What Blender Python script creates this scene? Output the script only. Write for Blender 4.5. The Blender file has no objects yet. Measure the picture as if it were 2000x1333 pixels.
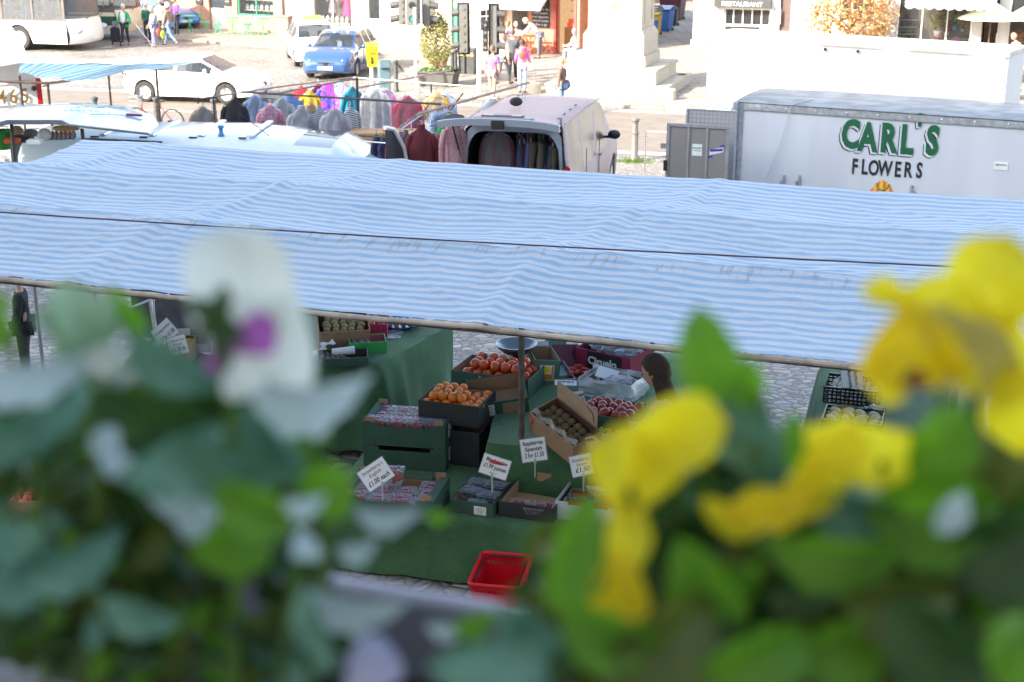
import bpy, bmesh, math, random
from mathutils import Vector, Matrix, noise
C = bpy.context.scene.collection
PI = math.pi; R = math.radians
# ------------------------------------------------------------------ camera
F = 2778.0; PITCH = R(18.0); HC = 6.5
cd = bpy.data.cameras.new('camera'); cam = bpy.data.objects.new('camera', cd); C.objects.link(cam)
cam.location = (0, 0, HC); cam.rotation_euler = (PI/2 - PITCH, 0, 0)
cd.sensor_width = 36; cd.lens = 50.0; cd.clip_start = .05; cd.clip_end = 600
cd.dof.use_dof = True; cd.dof.focus_distance = 10.3; cd.dof.aperture_fstop = 4.6; cd.dof.aperture_blades = 7
bpy.context.scene.camera = cam
# ------------------------------------------------------------------ light
SUN_AZ = (0.80, 0.60); SUN_EL = R(31)          # horizontal direction the light travels, elevation
w = bpy.data.worlds.new('World'); bpy.context.scene.world = w; w.use_nodes = True
nt = w.node_tree; nt.nodes.clear()
sky = nt.nodes.new('ShaderNodeTexSky'); sky.sky_type = 'NISHITA'; sky.sun_disc = False
sky.sun_elevation = SUN_EL; sky.sun_rotation = math.atan2(-SUN_AZ[0], -SUN_AZ[1]) % (2*PI)
sky.air_density = 1.0; sky.dust_density = 2.0; sky.ozone_density = 1.0
hs = nt.nodes.new('ShaderNodeHueSaturation'); hs.inputs['Saturation'].default_value = .74
bg = nt.nodes.new('ShaderNodeBackground'); bg.inputs[1].default_value = .15
wo = nt.nodes.new('ShaderNodeOutputWorld')
nt.links.new(sky.outputs[0], hs.inputs['Color']); nt.links.new(hs.outputs[0], bg.inputs[0]); nt.links.new(bg.outputs[0], wo.inputs[0])
sl = bpy.data.lights.new('sun', 'SUN'); sl.energy = 3.4; sl.angle = R(.53); sl.color = (1, .90, .75)
so = bpy.data.objects.new('sun', sl); C.objects.link(so); so.location = (-20, -10, 40)
so.rotation_euler = Vector((SUN_AZ[0]*math.cos(SUN_EL), SUN_AZ[1]*math.cos(SUN_EL), -math.sin(SUN_EL))).to_track_quat('-Z', 'Y').to_euler()
sc = bpy.context.scene
sc.view_settings.view_transform = 'Standard'; sc.view_settings.look = 'None'; sc.view_settings.gamma = 1
sc.view_settings.exposure = 2.2
sc.cycles.max_bounces = 6; sc.cycles.transparent_max_bounces = 12; sc.cycles.sample_clamp_indirect = 6; sc.cycles.use_denoising = True
# ------------------------------------------------------------------ pixel <-> place helpers
def ray(px, py):
    X = (px-1000)/F; Y = (666.5-py)/F
    return Vector((X, math.cos(PITCH)+Y*math.sin(PITCH), -math.sin(PITCH)+Y*math.cos(PITCH)))
def atz(px, py, z): r = ray(px, py); return Vector((0, 0, HC)) + r*((z-HC)/r.z)
def atd(px, py, d): r = ray(px, py); return Vector((0, 0, HC)) + r*(d/r.y)
def att(px, py, t): return Vector((0, 0, HC)) + ray(px, py)*t
ANG = R(-18.6); UX, UY = math.cos(ANG), math.sin(ANG); VX, VY = -UY, UX
def W(u, v, z=0): return Vector((u*UX+v*VX, u*UY+v*VY, z))
def uv_of(p): return (p[0]*UX+p[1]*UY, p[0]*VX+p[1]*VY)
def gz(x, y):
    v = x*VX+y*VY
    if v < 11: return 2.05
    if v > 33: return 0.0
    s = (33-v)/22.0
    return 2.05*(s*.75+.25*s*s*(3-2*s))
def G(px, py):
    z = 0.0
    for _ in range(30):
        p = atz(px, py, z); z = .5*z+.5*gz(p.x, p.y)
    p = atz(px, py, z); return p
rnd = random.Random(7)
# ------------------------------------------------------------------ materials
MATS = {}
def M(name, col, rough=.6, metal=0., var=.12, scale=6., bump=0., bscale=None, spec=.5, coat=0., trans=0., alpha=1., emit=None, sss=0., streak=False, coord='Object'):
    if name in MATS: return MATS[name]
    m = bpy.data.materials.new(name); m.use_nodes = True; n = m.node_tree; b = n.nodes['Principled BSDF']
    L = n.links.new
    tc = n.nodes.new('ShaderNodeTexCoord'); nz = n.nodes.new('ShaderNodeTexNoise'); nz.inputs['Scale'].default_value = scale; nz.inputs['Detail'].default_value = 5
    vec = tc.outputs[coord]
    if streak:
        mp = n.nodes.new('ShaderNodeMapping'); mp.inputs['Scale'].default_value = (1, 1, .12); L(vec, mp.inputs[0]); vec = mp.outputs[0]
    L(vec, nz.inputs['Vector'])
    rp = n.nodes.new('ShaderNodeValToRGB'); rp.color_ramp.elements[0].position = .3; rp.color_ramp.elements[1].position = .7
    rp.color_ramp.elements[0].color = tuple(c*(1-var) for c in col)+(1,); rp.color_ramp.elements[1].color = tuple(min(1, c*(1+var)) for c in col)+(1,)
    L(nz.outputs['Fac'], rp.inputs[0]); L(rp.outputs[0], b.inputs['Base Color'])
    b.inputs['Roughness'].default_value = rough; b.inputs['Metallic'].default_value = metal
    b.inputs['Specular IOR Level'].default_value = spec; b.inputs['Coat Weight'].default_value = coat
    b.inputs['Transmission Weight'].default_value = trans; b.inputs['Alpha'].default_value = alpha
    if sss: b.inputs['Subsurface Weight'].default_value = sss; b.inputs['Subsurface Scale'].default_value = .02
    if emit: b.inputs['Emission Color'].default_value = emit[0]+(1,); b.inputs['Emission Strength'].default_value = emit[1]
    if bump:
        n2 = n.nodes.new('ShaderNodeTexNoise'); n2.inputs['Scale'].default_value = bscale or scale*4; n2.inputs['Detail'].default_value = 4; L(tc.outputs[coord], n2.inputs['Vector'])
        bp = n.nodes.new('ShaderNodeBump'); bp.inputs['Strength'].default_value = min(1, bump); bp.inputs['Distance'].default_value = .01; L(n2.outputs['Fac'], bp.inputs['Height']); L(bp.outputs[0], b.inputs['Normal'])
    MATS[name] = m; return m
def thin(name, col, tr=.6, rough=.15):
    """clear film: transparent mixed with gloss"""
    if name in MATS: return MATS[name]
    m = bpy.data.materials.new(name); m.use_nodes = True; n = m.node_tree; n.nodes.clear()
    o = n.nodes.new('ShaderNodeOutputMaterial'); t = n.nodes.new('ShaderNodeBsdfTransparent'); p = n.nodes.new('ShaderNodeBsdfPrincipled'); mx = n.nodes.new('ShaderNodeMixShader')
    t.inputs[0].default_value = (.95, .97, .98, 1); p.inputs['Base Color'].default_value = col+(1,); p.inputs['Roughness'].default_value = rough; p.inputs['Specular IOR Level'].default_value = .8
    fr = n.nodes.new('ShaderNodeLayerWeight'); fr.inputs[0].default_value = .35
    nz = n.nodes.new('ShaderNodeTexNoise'); nz.inputs['Scale'].default_value = 14; nz.inputs['Distortion'].default_value = 2
    tc = n.nodes.new('ShaderNodeTexCoord'); n.links.new(tc.outputs['Object'], nz.inputs['Vector'])
    bp = n.nodes.new('ShaderNodeBump'); bp.inputs['Distance'].default_value = .02; bp.inputs['Strength'].default_value = .7
    n.links.new(nz.outputs['Fac'], bp.inputs['Height']); n.links.new(bp.outputs[0], p.inputs['Normal']); n.links.new(bp.outputs[0], fr.inputs['Normal'])
    ad = n.nodes.new('ShaderNodeMath'); ad.operation = 'MULTIPLY_ADD'; ad.inputs[1].default_value = .6; ad.inputs[2].default_value = 1-tr; ad.use_clamp = True
    n.links.new(fr.outputs['Fresnel'], ad.inputs[0]); n.links.new(ad.outputs[0], mx.inputs[0])
    n.links.new(t.outputs[0], mx.inputs[1]); n.links.new(p.outputs[0], mx.inputs[2]); n.links.new(mx.outputs[0], o.inputs[0])
    MATS[name] = m; return m
# ------------------------------------------------------------------ mesh builder
def rotm(rx=0, ry=0, rz=0): return Matrix.Rotation(rz, 4, 'Z') @ Matrix.Rotation(ry, 4, 'Y') @ Matrix.Rotation(rx, 4, 'X')
class MB:
    def __init__(s): s.v = []; s.f = []; s.m = Matrix.Identity(4); s.mi = []; s.k = 0
    def add(s, vs, fs):
        o = len(s.v); s.v += [tuple(s.m @ Vector(p)) for p in vs]; s.f += [tuple(i+o for i in f) for f in fs]; s.mi += [s.k]*len(fs); return s
    def box(s, c, d, r=None):
        x, y, z = d[0]/2, d[1]/2, d[2]/2
        vs = [Vector((a*x, b*y, e*z)) for a in (-1, 1) for b in (-1, 1) for e in (-1, 1)]
        T = Matrix.Translation(c) @ (r if r is not None else Matrix.Identity(4))
        return s.add([T @ q for q in vs], [(0, 1, 3, 2), (4, 6, 7, 5), (0, 4, 5, 1), (2, 3, 7, 6), (0, 2, 6, 4), (1, 5, 7, 3)])
    def bb(s, x0, x1, y0, y1, z0, z1): return s.box(((x0+x1)/2, (y0+y1)/2, (z0+z1)/2), (x1-x0, y1-y0, z1-z0))
    def quad(s, *p): return s.add(p, [tuple(range(len(p)))])
    def tube(s, path, r, n=8, cap=True, sx=1.):
        P = [Vector(p) for p in path]; k = len(P); rr = r if isinstance(r, (list, tuple)) else [r]*k
        vs = []; fs = []; up = Vector((0, 0, 1)); prev = None
        for i, p in enumerate(P):
            d = (P[min(i+1, k-1)]-P[max(i-1, 0)]).normalized()
            a = prev if prev is not None else (up if abs(d.z) < .95 else Vector((1, 0, 0)))
            x = a.cross(d); x = x.normalized() if x.length > 1e-5 else Vector((1, 0, 0)); y = d.cross(x).normalized(); prev = y
            for j in range(n):
                t = 2*PI*j/n; vs.append(p + x*math.cos(t)*rr[i]*sx + y*math.sin(t)*rr[i])
        for i in range(k-1):
            for j in range(n): a, b = i*n+j, i*n+(j+1) % n; fs.append((a, b, b+n, a+n))
        if cap: fs.append(tuple(range(n-1, -1, -1))); fs.append(tuple(range((k-1)*n, k*n)))
        return s.add(vs, fs)
    def lathe(s, prof, n=16, c=(0, 0, 0), r=None, sx=1, sy=1, cap=True):
        T = Matrix.Translation(c) @ (r if r is not None else Matrix.Identity(4)); vs = []; fs = []
        for (q, z) in prof:
            for j in range(n): t = 2*PI*j/n; vs.append(T @ Vector((q*math.cos(t)*sx, q*math.sin(t)*sy, z)))
        for i in range(len(prof)-1):
            for j in range(n): a, b = i*n+j, i*n+(j+1) % n; fs.append((a, b, b+n, a+n))
        if cap and prof[0][0] > 1e-4: fs.append(tuple(range(n-1, -1, -1)))
        if cap and prof[-1][0] > 1e-4: fs.append(tuple(range((len(prof)-1)*n, len(prof)*n)))
        return s.add(vs, fs)
    def sphere(s, c, r, n=12, m=8, f=None, rot=None):
        if not isinstance(r, (tuple, list)): r = (r, r, r)
        vs = []; fs = []; T = Matrix.Translation(c) @ (rot if rot is not None else Matrix.Identity(4))
        for i in range(m+1):
            a = PI*i/m
            for j in range(n):
                b = 2*PI*j/n; d = Vector((math.sin(a)*math.cos(b), math.sin(a)*math.sin(b), -math.cos(a))); k = f(d) if f else 1
                vs.append(T @ Vector((d.x*r[0]*k, d.y*r[1]*k, d.z*r[2]*k)))
        for i in range(m):
            for j in range(n): a, b = i*n+j, i*n+(j+1) % n; fs.append((a, b, b+n, a+n))
        return s.add(vs, fs)
    def prism(s, poly, z0, z1, T=None):
        n = len(poly); T = T if T is not None else Matrix.Identity(4)
        vs = [T @ Vector((x, y, z0)) for x, y in poly] + [T @ Vector((x, y, z1)) for x, y in poly]
        return s.add(vs, [tuple(range(n-1, -1, -1)), tuple(range(n, 2*n))] + [(i, (i+1) % n, (i+1) % n+n, i+n) for i in range(n)])
    def grid(s, nu, nv, fn, cu=False):
        vs = [fn(i/(nu if cu else nu-1), j/(nv-1)) for j in range(nv) for i in range(nu)]; fs = []
        for j in range(nv-1):
            for i in range(nu if cu else nu-1): a, b = j*nu+i, j*nu+(i+1) % nu; fs.append((a, b, b+nu, a+nu))
        return s.add(vs, fs)
    def build(s, name, mat, parent=None, smooth=False, bevel=0., thick=0., sub=0):
        me = bpy.data.meshes.new(name); me.from_pydata(s.v, [], s.f)
        for q in (mat if isinstance(mat, (list, tuple)) else [mat]): me.materials.append(q)
        if isinstance(mat, (list, tuple)) and len(mat) > 1: me.polygons.foreach_set('material_index', s.mi)
        if bevel or smooth or True:
            bm = bmesh.new(); bm.from_mesh(me)
            bmesh.ops.remove_doubles(bm, verts=bm.verts, dist=1e-5)
            bmesh.ops.recalc_face_normals(bm, faces=bm.faces)
            if thick: bmesh.ops.solidify(bm, geom=bm.faces[:], thickness=thick)
            if bevel:
                es = [e for e in bm.edges if len(e.link_faces) == 2 and e.calc_face_angle(0) > .6]
                bmesh.ops.bevel(bm, geom=es, offset=bevel, segments=2 if bevel > .004 else 1, affect='EDGES', clamp_overlap=True)
            bm.to_mesh(me); bm.free()
        if smooth: me.polygons.foreach_set('use_smooth', [True]*len(me.polygons)); me.set_sharp_from_angle(angle=R(smooth if smooth is not True else 40))
        me.update()
        o = bpy.data.objects.new(name, me); C.objects.link(o)
        if parent is not None: o.parent = parent
        if sub:
            q = o.modifiers.new('s', 'SUBSURF'); q.levels = sub; q.render_levels = sub
        return o
def tag(o, label, cat, group=None):
    o['label'] = label; o['category'] = cat
    if group: o['group'] = group
    return o
def thing(name, label, cat, loc=(0, 0, 0), rz=0., group=None):
    o = bpy.data.objects.new(name, None); C.objects.link(o); o.location = loc; o.rotation_euler = (0, 0, rz); o.empty_display_size = .1
    return tag(o, label, cat, group)
def struct(o, label=None):
    o['kind'] = 'structure'
    if label: o['label'] = label
    return o
KIDS = {}
def kids(o): return [c for c in C.objects if c.parent is o]
def dup(o, loc=None, rot=None, label=None, group=None, scale=None):
    def rec(a, par):
        b = a.copy(); C.objects.link(b)
        if par is not None: b.parent = par
        for ch in tree[a.name]: rec(ch, b)
        return b
    tree = {}
    def scan(a):
        tree[a.name] = list(a.children)
        for ch in tree[a.name]: scan(ch)
    scan(o); r = rec(o, None)
    if loc is not None: r.location = loc
    if rot is not None: r.rotation_euler = rot if isinstance(rot, (tuple, list)) else (0, 0, rot)
    if label: r['label'] = label
    if group: r['group'] = group
    if scale: r.scale = scale if isinstance(scale, (tuple, list)) else (scale,)*3
    return r
TC = {}
def text(s, size, mat, parent, T, name='lettering', sx=1., shear=0., ext=.002, bold=0., align='CENTER', sp=1.):
    key = (s, size, sx, shear, ext, bold, align, sp)
    if key not in TC:
        cu = bpy.data.curves.new('t', 'FONT'); cu.body = s; cu.size = size; cu.align_x = align; cu.align_y = 'CENTER'; cu.extrude = ext; cu.shear = shear; cu.offset = bold; cu.space_character = sp; cu.resolution_u = 3
        o = bpy.data.objects.new('t', cu); C.objects.link(o); bpy.context.view_layer.update()
        dg = bpy.context.evaluated_depsgraph_get(); me = bpy.data.meshes.new_from_object(o.evaluated_get(dg)); me.name = 'lettering'
        bpy.data.objects.remove(o); bpy.data.curves.remove(cu)
        for q in me.vertices: q.co.x *= sx
        TC[key] = me
    me = TC[key].copy(); me.materials.clear(); me.materials.append(mat); me.name = name
    o = bpy.data.objects.new(name, me); C.objects.link(o)
    if parent is not None: o.parent = parent
    o.matrix_local = T
    return o
def skin(verts, edges, radii, mat, name, parent, root=0, sub=1, extra=None):
    me = bpy.data.meshes.new(name); me.from_pydata([tuple(v) for v in verts], edges, [])
    o = bpy.data.objects.new('tmp', me); C.objects.link(o)
    o.modifiers.new('k', 'SKIN'); sv = me.skin_vertices[0].data
    for i, r in enumerate(radii): sv[i].radius = r if isinstance(r, (tuple, list)) else (r, r)
    for i in range(len(verts)): sv[i].use_root = (i == root)
    q = o.modifiers.new('s', 'SUBSURF'); q.levels = sub; q.render_levels = sub
    bpy.context.view_layer.update(); dg = bpy.context.evaluated_depsgraph_get()
    m2 = bpy.data.meshes.new_from_object(o.evaluated_get(dg)); bpy.data.objects.remove(o)
    mb = MB(); mb.v = [tuple(v.co) for v in m2.vertices]; mb.f = [tuple(p.vertices) for p in m2.polygons]; mb.mi = [0]*len(mb.f)
    if extra: mb.add(extra.v, extra.f)
    return mb.build(name, mat, parent, smooth=60)
# common materials
WHITE = M('white paint', (.78, .78, .78), .35, var=.03, coat=.3); BLACK = M('black plastic', (.02, .02, .022), .5); DARK = M('dark rubber', (.025, .025, .026), .8)
STEEL = M('galvanised steel', (.42, .44, .46), .4, .7, var=.2); POLEM = M('weathered pole', (.12, .095, .085), .6, .2, var=.4, scale=14)
PAPER = M('paper', (.8, .8, .82), .6, var=.03); INK = M('ink', (.015, .015, .02), .7); CARD = M('brown cardboard', (.36, .22, .13), .85, var=.12, bump=.2)
GLASSD = M('tinted glass', (.05, .06, .07), .06, var=.1, spec=.9); CHROME = M('chrome', (.7, .7, .72), .2, 1.)
# ================================================================== SETTING
def cobble_mat():
    m = bpy.data.materials.new('cobbles'); m.use_nodes = True; n = m.node_tree; b = n.nodes['Principled BSDF']; L = n.links.new
    tc = n.nodes.new('ShaderNodeTexCoord'); wv = n.nodes.new('ShaderNodeTexNoise'); wv.inputs['Scale'].default_value = 2.2
    mixv = n.nodes.new('ShaderNodeMixRGB'); mixv.blend_type = 'ADD'; mixv.inputs[0].default_value = .16
    L(tc.outputs['Object'], wv.inputs['Vector']); L(tc.outputs['Object'], mixv.inputs[1]); L(wv.outputs['Color'], mixv.inputs[2])
    vo = n.nodes.new('ShaderNodeTexVoronoi'); vo.feature = 'DISTANCE_TO_EDGE'; vo.inputs['Scale'].default_value = 8.5
    vc = n.nodes.new('ShaderNodeTexVoronoi'); vc.inputs['Scale'].default_value = 8.5
    L(mixv.outputs[0], vo.inputs['Vector']); L(mixv.outputs[0], vc.inputs['Vector'])
    rp = n.nodes.new('ShaderNodeValToRGB'); e = rp.color_ramp.elements; e[0].position = .02; e[0].color = (.0, .0, .0, 1); e[1].position = .13; e[1].color = (1, 1, 1, 1)
    L(vo.outputs['Distance'], rp.inputs[0])
    cr = n.nodes.new('ShaderNodeValToRGB'); e = cr.color_ramp.elements; e[0].position = 0; e[0].color = (.16, .145, .13, 1); e[1].position = 1; e[1].color = (.44, .38, .31, 1)
    x = e.new(.4); x.color = (.30, .26, .21, 1); x = e.new(.7); x.color = (.21, .21, .22, 1)
    sp = n.nodes.new('ShaderNodeSeparateColor'); L(vc.outputs['Color'], sp.inputs[0]); L(sp.outputs[0], cr.inputs[0])
    mu = n.nodes.new('ShaderNodeMixRGB'); mu.inputs[1].default_value = (.105, .1, .09, 1); L(rp.outputs[0], mu.inputs[0]); L(cr.outputs[0], mu.inputs[2])
    big = n.nodes.new('ShaderNodeTexNoise'); big.inputs['Scale'].default_value = .4; L(tc.outputs['Object'], big.inputs['Vector'])
    m2 = n.nodes.new('ShaderNodeMixRGB'); m2.blend_type = 'OVERLAY'; m2.inputs[0].default_value = .5; L(mu.outputs[0], m2.inputs[1]); L(big.outputs['Fac'], m2.inputs[2])
    L(m2.outputs[0], b.inputs['Base Color']); b.inputs['Roughness'].default_value = .62
    sm = n.nodes.new('ShaderNodeMath'); sm.operation = 'MINIMUM'; sm.inputs[1].default_value = .3; L(vo.outputs['Distance'], sm.inputs[0])
    bp = n.nodes.new('ShaderNodeBump'); bp.inputs['Strength'].default_value = 1; bp.inputs['Distance'].default_value = .05; L(sm.outputs[0], bp.inputs['Height']); L(bp.outputs[0], b.inputs['Normal'])
    return m
COB = cobble_mat()
def brick_mat(name, c1, c2, cm, sx, rh, bw=.5, mort=.02, rough=.85):
    m = bpy.data.materials.new(name); m.use_nodes = True; n = m.node_tree; b = n.nodes['Principled BSDF']; L = n.links.new
    tc = n.nodes.new('ShaderNodeTexCoord'); br = n.nodes.new('ShaderNodeTexBrick'); br.inputs['Scale'].default_value = sx; br.inputs['Row Height'].default_value = rh; br.inputs['Brick Width'].default_value = bw
    br.inputs['Mortar Size'].default_value = mort; br.inputs['Color1'].default_value = c1+(1,); br.inputs['Color2'].default_value = c2+(1,); br.inputs['Mortar'].default_value = cm+(1,)
    L(tc.outputs['UV'], br.inputs['Vector']); nz = n.nodes.new('ShaderNodeTexNoise'); nz.inputs['Scale'].default_value = 3; L(tc.outputs['Object'], nz.inputs['Vector'])
    mx = n.nodes.new('ShaderNodeMixRGB'); mx.blend_type = 'OVERLAY'; mx.inputs[0].default_value = .45; L(br.outputs[0], mx.inputs[1]); L(nz.outputs['Fac'], mx.inputs[2])
    L(mx.outputs[0], b.inputs['Base Color']); b.inputs['Roughness'].default_value = rough
    bp = n.nodes.new('ShaderNodeBump'); bp.inputs['Strength'].default_value = .6; bp.inputs['Distance'].default_value = .015; bp.invert = True; L(br.outputs['Fac'], bp.inputs['Height']); L(bp.outputs[0], b.inputs['Normal'])
    return m
BRICK = brick_mat('red brick', (.42, .2, .13), (.5, .26, .17), (.45, .4, .34), 4, .3, .9)
STONEW = brick_mat('pale stone blocks', (.55, .48, .38), (.62, .55, .45), (.5, .44, .36), 2, .55, 1.1, .015)
PAVE = brick_mat('paving slabs', (.24, .21, .175), (.29, .255, .215), (.12, .105, .09), 1.1, .55, .9, .015)
SETTS = brick_mat('stone setts', (.22, .2, .17), (.33, .29, .25), (.12, .11, .1), 4, .5, .8, .05)
def boxuv(o, s=1.):
    me = o.data; uv = me.uv_layers.new(name='u')
    for p in me.polygons:
        a = max(range(3), key=lambda i: abs(p.normal[i])); i, j = [(1, 2), (0, 2), (0, 1)][a]
        for li in p.loop_indices: co = me.vertices[me.loops[li].vertex_index].co; uv.data[li].uv = (co[i]*s, co[j]*s)
    return o
# ground, one sheet that falls gently from the near stalls to the road
def gridpts(a, b, n): return [a+(b-a)*i/n for i in range(n+1)]
us = [-260, -120]+gridpts(-60, 60, 40)+[120, 260]; vs_ = [-60, -20, 0]+gridpts(4, 40, 72)+[60, 80, 140, 300]
mb = MB(); vv = []
for v in vs_:
    for u in us: p = W(u, v); vv.append((p.x, p.y, gz(p.x, p.y)))
n = len(us); mb.add(vv, [(j*n+i, j*n+i+1, (j+1)*n+i+1, (j+1)*n+i) for j in range(len(vs_)-1) for i in range(n-1)])
struct(mb.build('ground', COB, smooth=True), 'cobbled market square falling gently towards the road')
# road, kerb edge strip, lines
ASPH = M('asphalt', (.17, .145, .12), .85, var=.15, scale=2, bump=.4, bscale=160)
LINE = M('road paint', (.75, .74, .70), .7, var=.15, scale=9)
rd = Vector((17.7, -4.6, 0)).normalized(); rn = Vector((-rd.y, rd.x, 0)); r0 = Vector((3.6, 38.3, 0))
def RP(a, b, z=.004): return r0+rd*a+rn*b+Vector((0, 0, z))
RA, RB = -3.15, 3.35
def strip(name, mat, a0, a1, b0, b1, z, kind=True, nseg=1):
    mb = MB()
    for i in range(nseg):
        x0 = a0+(a1-a0)*i/nseg; x1 = a0+(a1-a0)*(i+1)/nseg; mb.quad(RP(x0, b0, z), RP(x1, b0, z), RP(x1, b1, z), RP(x0, b1, z))
    o = mb.build(name, mat)
    return struct(o)
strip('road', ASPH, -70, 60, RA, RB, .006)
def lines():
    mb = MB()
    mb.quad(RP(-70, RB-.12, .01), RP(60, RB-.12, .01), RP(60, RB-.02, .01), RP(-70, RB-.02, .01))
    mb.quad(RP(-70, RA+.02, .01), RP(60, RA+.02, .01), RP(60, RA+.12, .01), RP(-70, RA+.12, .01))
    for k in range(-22, 20): mb.quad(RP(k*3., .0, .01), RP(k*3.+2, .0, .01), RP(k*3.+2, .1, .01), RP(k*3., .1, .01))
    return mb.build('road_markings', LINE)
struct(lines())
mb = MB()
for (b0, b1) in ((RB, RB+.3), (RA-.3, RA)):
    for k in range(-60, 60): mb.quad(RP(k, b0, .014), RP(k+.985, b0, .014), RP(k+.985, b1, .014), RP(k, b1, .014))
struct(mb.build('kerb_strip', M('kerb stone', (.33, .3, .26), .8, var=.2)))
# flagstone pavement beyond the road (café side) with a low kerb
def pave(name, pts, z, mat):
    mb = MB(); T = [Vector(p) for p in pts]; n = len(T)
    mb.add([(p.x, p.y, z) for p in T]+[(p.x, p.y, -.2) for p in T], [tuple(range(n))]+[(i, i+n, (i+1) % n+n, (i+1) % n) for i in range(n)])
    o = mb.build(name, mat); boxuv(o); o.data.transform(Matrix.Identity(4)); return struct(o)
pave('pavement', [G(835, 190), G(1115, 205), G(1380, 222), G(2100, 262), G(2600, 120), G(2300, -20), G(1500, -20), G(1000, -10), G(700, 30), G(760, 110)], .09, PAVE)
pave('shop_pavement', [G(330, 78), G(560, 98), G(760, 108), G(700, 30), G(600, -10), G(300, -10)], .085, PAVE)
# ------------------------------------------------------------------ buildings
def building(name, label, p0, p1, depth, height, wall, zb=0., parts=None):
    """facade from p0 to p1 (looking from the square, left to right); returns (thing, L, height). local x along facade, +y into building."""
    p0 = Vector((p0[0], p0[1], zb)); p1 = Vector((p1[0], p1[1], zb)); d = p1-p0; L = d.length
    t = thing(name, label, 'building', p0, math.atan2(d.y, d.x)); return t, L
def facade_wall(t, L, H, D, holes, mat, z0=0):
    """wall with rectangular holes [(x0,x1,z0,z1)] of 0.3 thickness plus solid back"""
    xs = sorted({0, L, *[h[0] for h in holes], *[h[1] for h in holes]}); zs = sorted({z0, H, *[h[2] for h in holes], *[h[3] for h in holes]})
    mb = MB()
    for i in range(len(xs)-1):
        for j in range(len(zs)-1):
            cx, cz = (xs[i]+xs[i+1])/2, (zs[j]+zs[j+1])/2
            if any(h[0] < cx < h[1] and h[2] < cz < h[3] for h in holes): continue
            a, b, c, d = xs[i], xs[i+1], zs[j], zs[j+1]; mb.quad((a, 0, c), (b, 0, c), (b, 0, d), (a, 0, d))
    for (a, b, c, d) in holes:
        mb.quad((a, 0, c), (a, .3, c), (a, .3, d), (a, 0, d)); mb.quad((b, 0, c), (b, 0, d), (b, .3, d), (b, .3, c))
        mb.quad((a, 0, d), (a, .3, d), (b, .3, d), (b, 0, d)); mb.quad((a, 0, c), (b, 0, c), (b, .3, c), (a, .3, c))
    mb.quad((0, 0, z0), (0, 0, H), (0, D, H), (0, D, z0)); mb.quad((L, 0, z0), (L, D, z0), (L, D, H), (L, 0, H)); mb.quad((0, D, z0), (0, D, H), (L, D, H), (L, D, z0)); mb.quad((0, 0, H), (L, 0, H), (L, D, H), (0, D, H))
    return boxuv(mb.build('wall', mat, t))
def roof(t, L, H, D, mat):
    mb = MB(); mb.prism([(-.3, H), (D+.3, H), (D/2, H+2.4)], -.2, L+.2, Matrix(((0, 0, 1, 0), (1, 0, 0, 0), (0, 1, 0, 0), (0, 0, 0, 1)))); r = mb.build('roof', mat, t)
    c = MB(); c.bb(L*.2, L*.2+1.2, D/2-.4, D/2+.4, H+1.2, H+3.6); c.build('chimney', BRICK, r); return r
SLATE = M('roof slate', (.09, .09, .1), .6, var=.25, scale=9)
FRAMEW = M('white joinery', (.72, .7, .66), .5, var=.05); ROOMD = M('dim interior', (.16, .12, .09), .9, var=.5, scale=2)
def window(t, x0, x1, z0, z1, fr=FRAMEW, bars=2, rows=1, name='window', inner=ROOMD, glass=None, fw=.06):
    f = MB()
    for (a, b, c, d) in ((x0, x0+fw, z0, z1), (x1-fw, x1, z0, z1), (x0+fw, x1-fw, z0, z0+fw), (x0+fw, x1-fw, z1-fw, z1)): f.bb(a, b, .06, .14, c, d)
    for k in range(1, bars): x = x0+(x1-x0)*k/bars; f.bb(x-fw*.35, x+fw*.35, .07, .13, z0+fw, z1-fw)
    for k in range(1, rows): z = z0+(z1-z0)*k/rows; f.bb(x0+fw, x1-fw, .075, .125, z-.02, z+.02)
    o = f.build(name, fr, t)
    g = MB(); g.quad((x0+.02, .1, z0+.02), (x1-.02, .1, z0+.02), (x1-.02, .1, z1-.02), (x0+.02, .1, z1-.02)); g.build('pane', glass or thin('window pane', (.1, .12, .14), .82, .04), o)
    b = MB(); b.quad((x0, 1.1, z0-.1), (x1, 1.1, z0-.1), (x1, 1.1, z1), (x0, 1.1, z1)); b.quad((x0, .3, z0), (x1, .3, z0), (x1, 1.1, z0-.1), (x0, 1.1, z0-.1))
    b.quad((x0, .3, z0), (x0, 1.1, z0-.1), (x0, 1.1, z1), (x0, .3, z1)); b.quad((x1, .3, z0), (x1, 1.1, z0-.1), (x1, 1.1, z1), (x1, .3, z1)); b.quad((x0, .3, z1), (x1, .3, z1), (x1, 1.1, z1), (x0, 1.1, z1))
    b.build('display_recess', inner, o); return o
class Fac:
    def __init__(s, name, label, a, b, cat='building'):
        s.p0 = G(*a); s.p1 = G(*b); s.p0.z = s.p1.z = 0; d = s.p1-s.p0; s.L = d.length; s.d = d.normalized(); s.n = Vector((-s.d.y, s.d.x, 0))
        s.t = thing(name, label, cat, s.p0, math.atan2(d.y, d.x))
    def px(s, px, py, off=0.):
        r = ray(px, py); o = Vector((0, 0, HC)); k = ((s.p0+s.n*off-o).dot(s.n))/r.dot(s.n); p = o+r*k
        return ((p-s.p0).dot(s.d), p.z)
    def rect(s, x0, y0, x1, y1):
        a = s.px(x0, y1); b = s.px(x1, y0); return (a[0], b[0], a[1], b[1])
GREENP = M('green painted joinery', (.05, .28, .16), .5, var=.1); DOORW = M('cream door paint', (.7, .66, .58), .5, var=.05)
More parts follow.
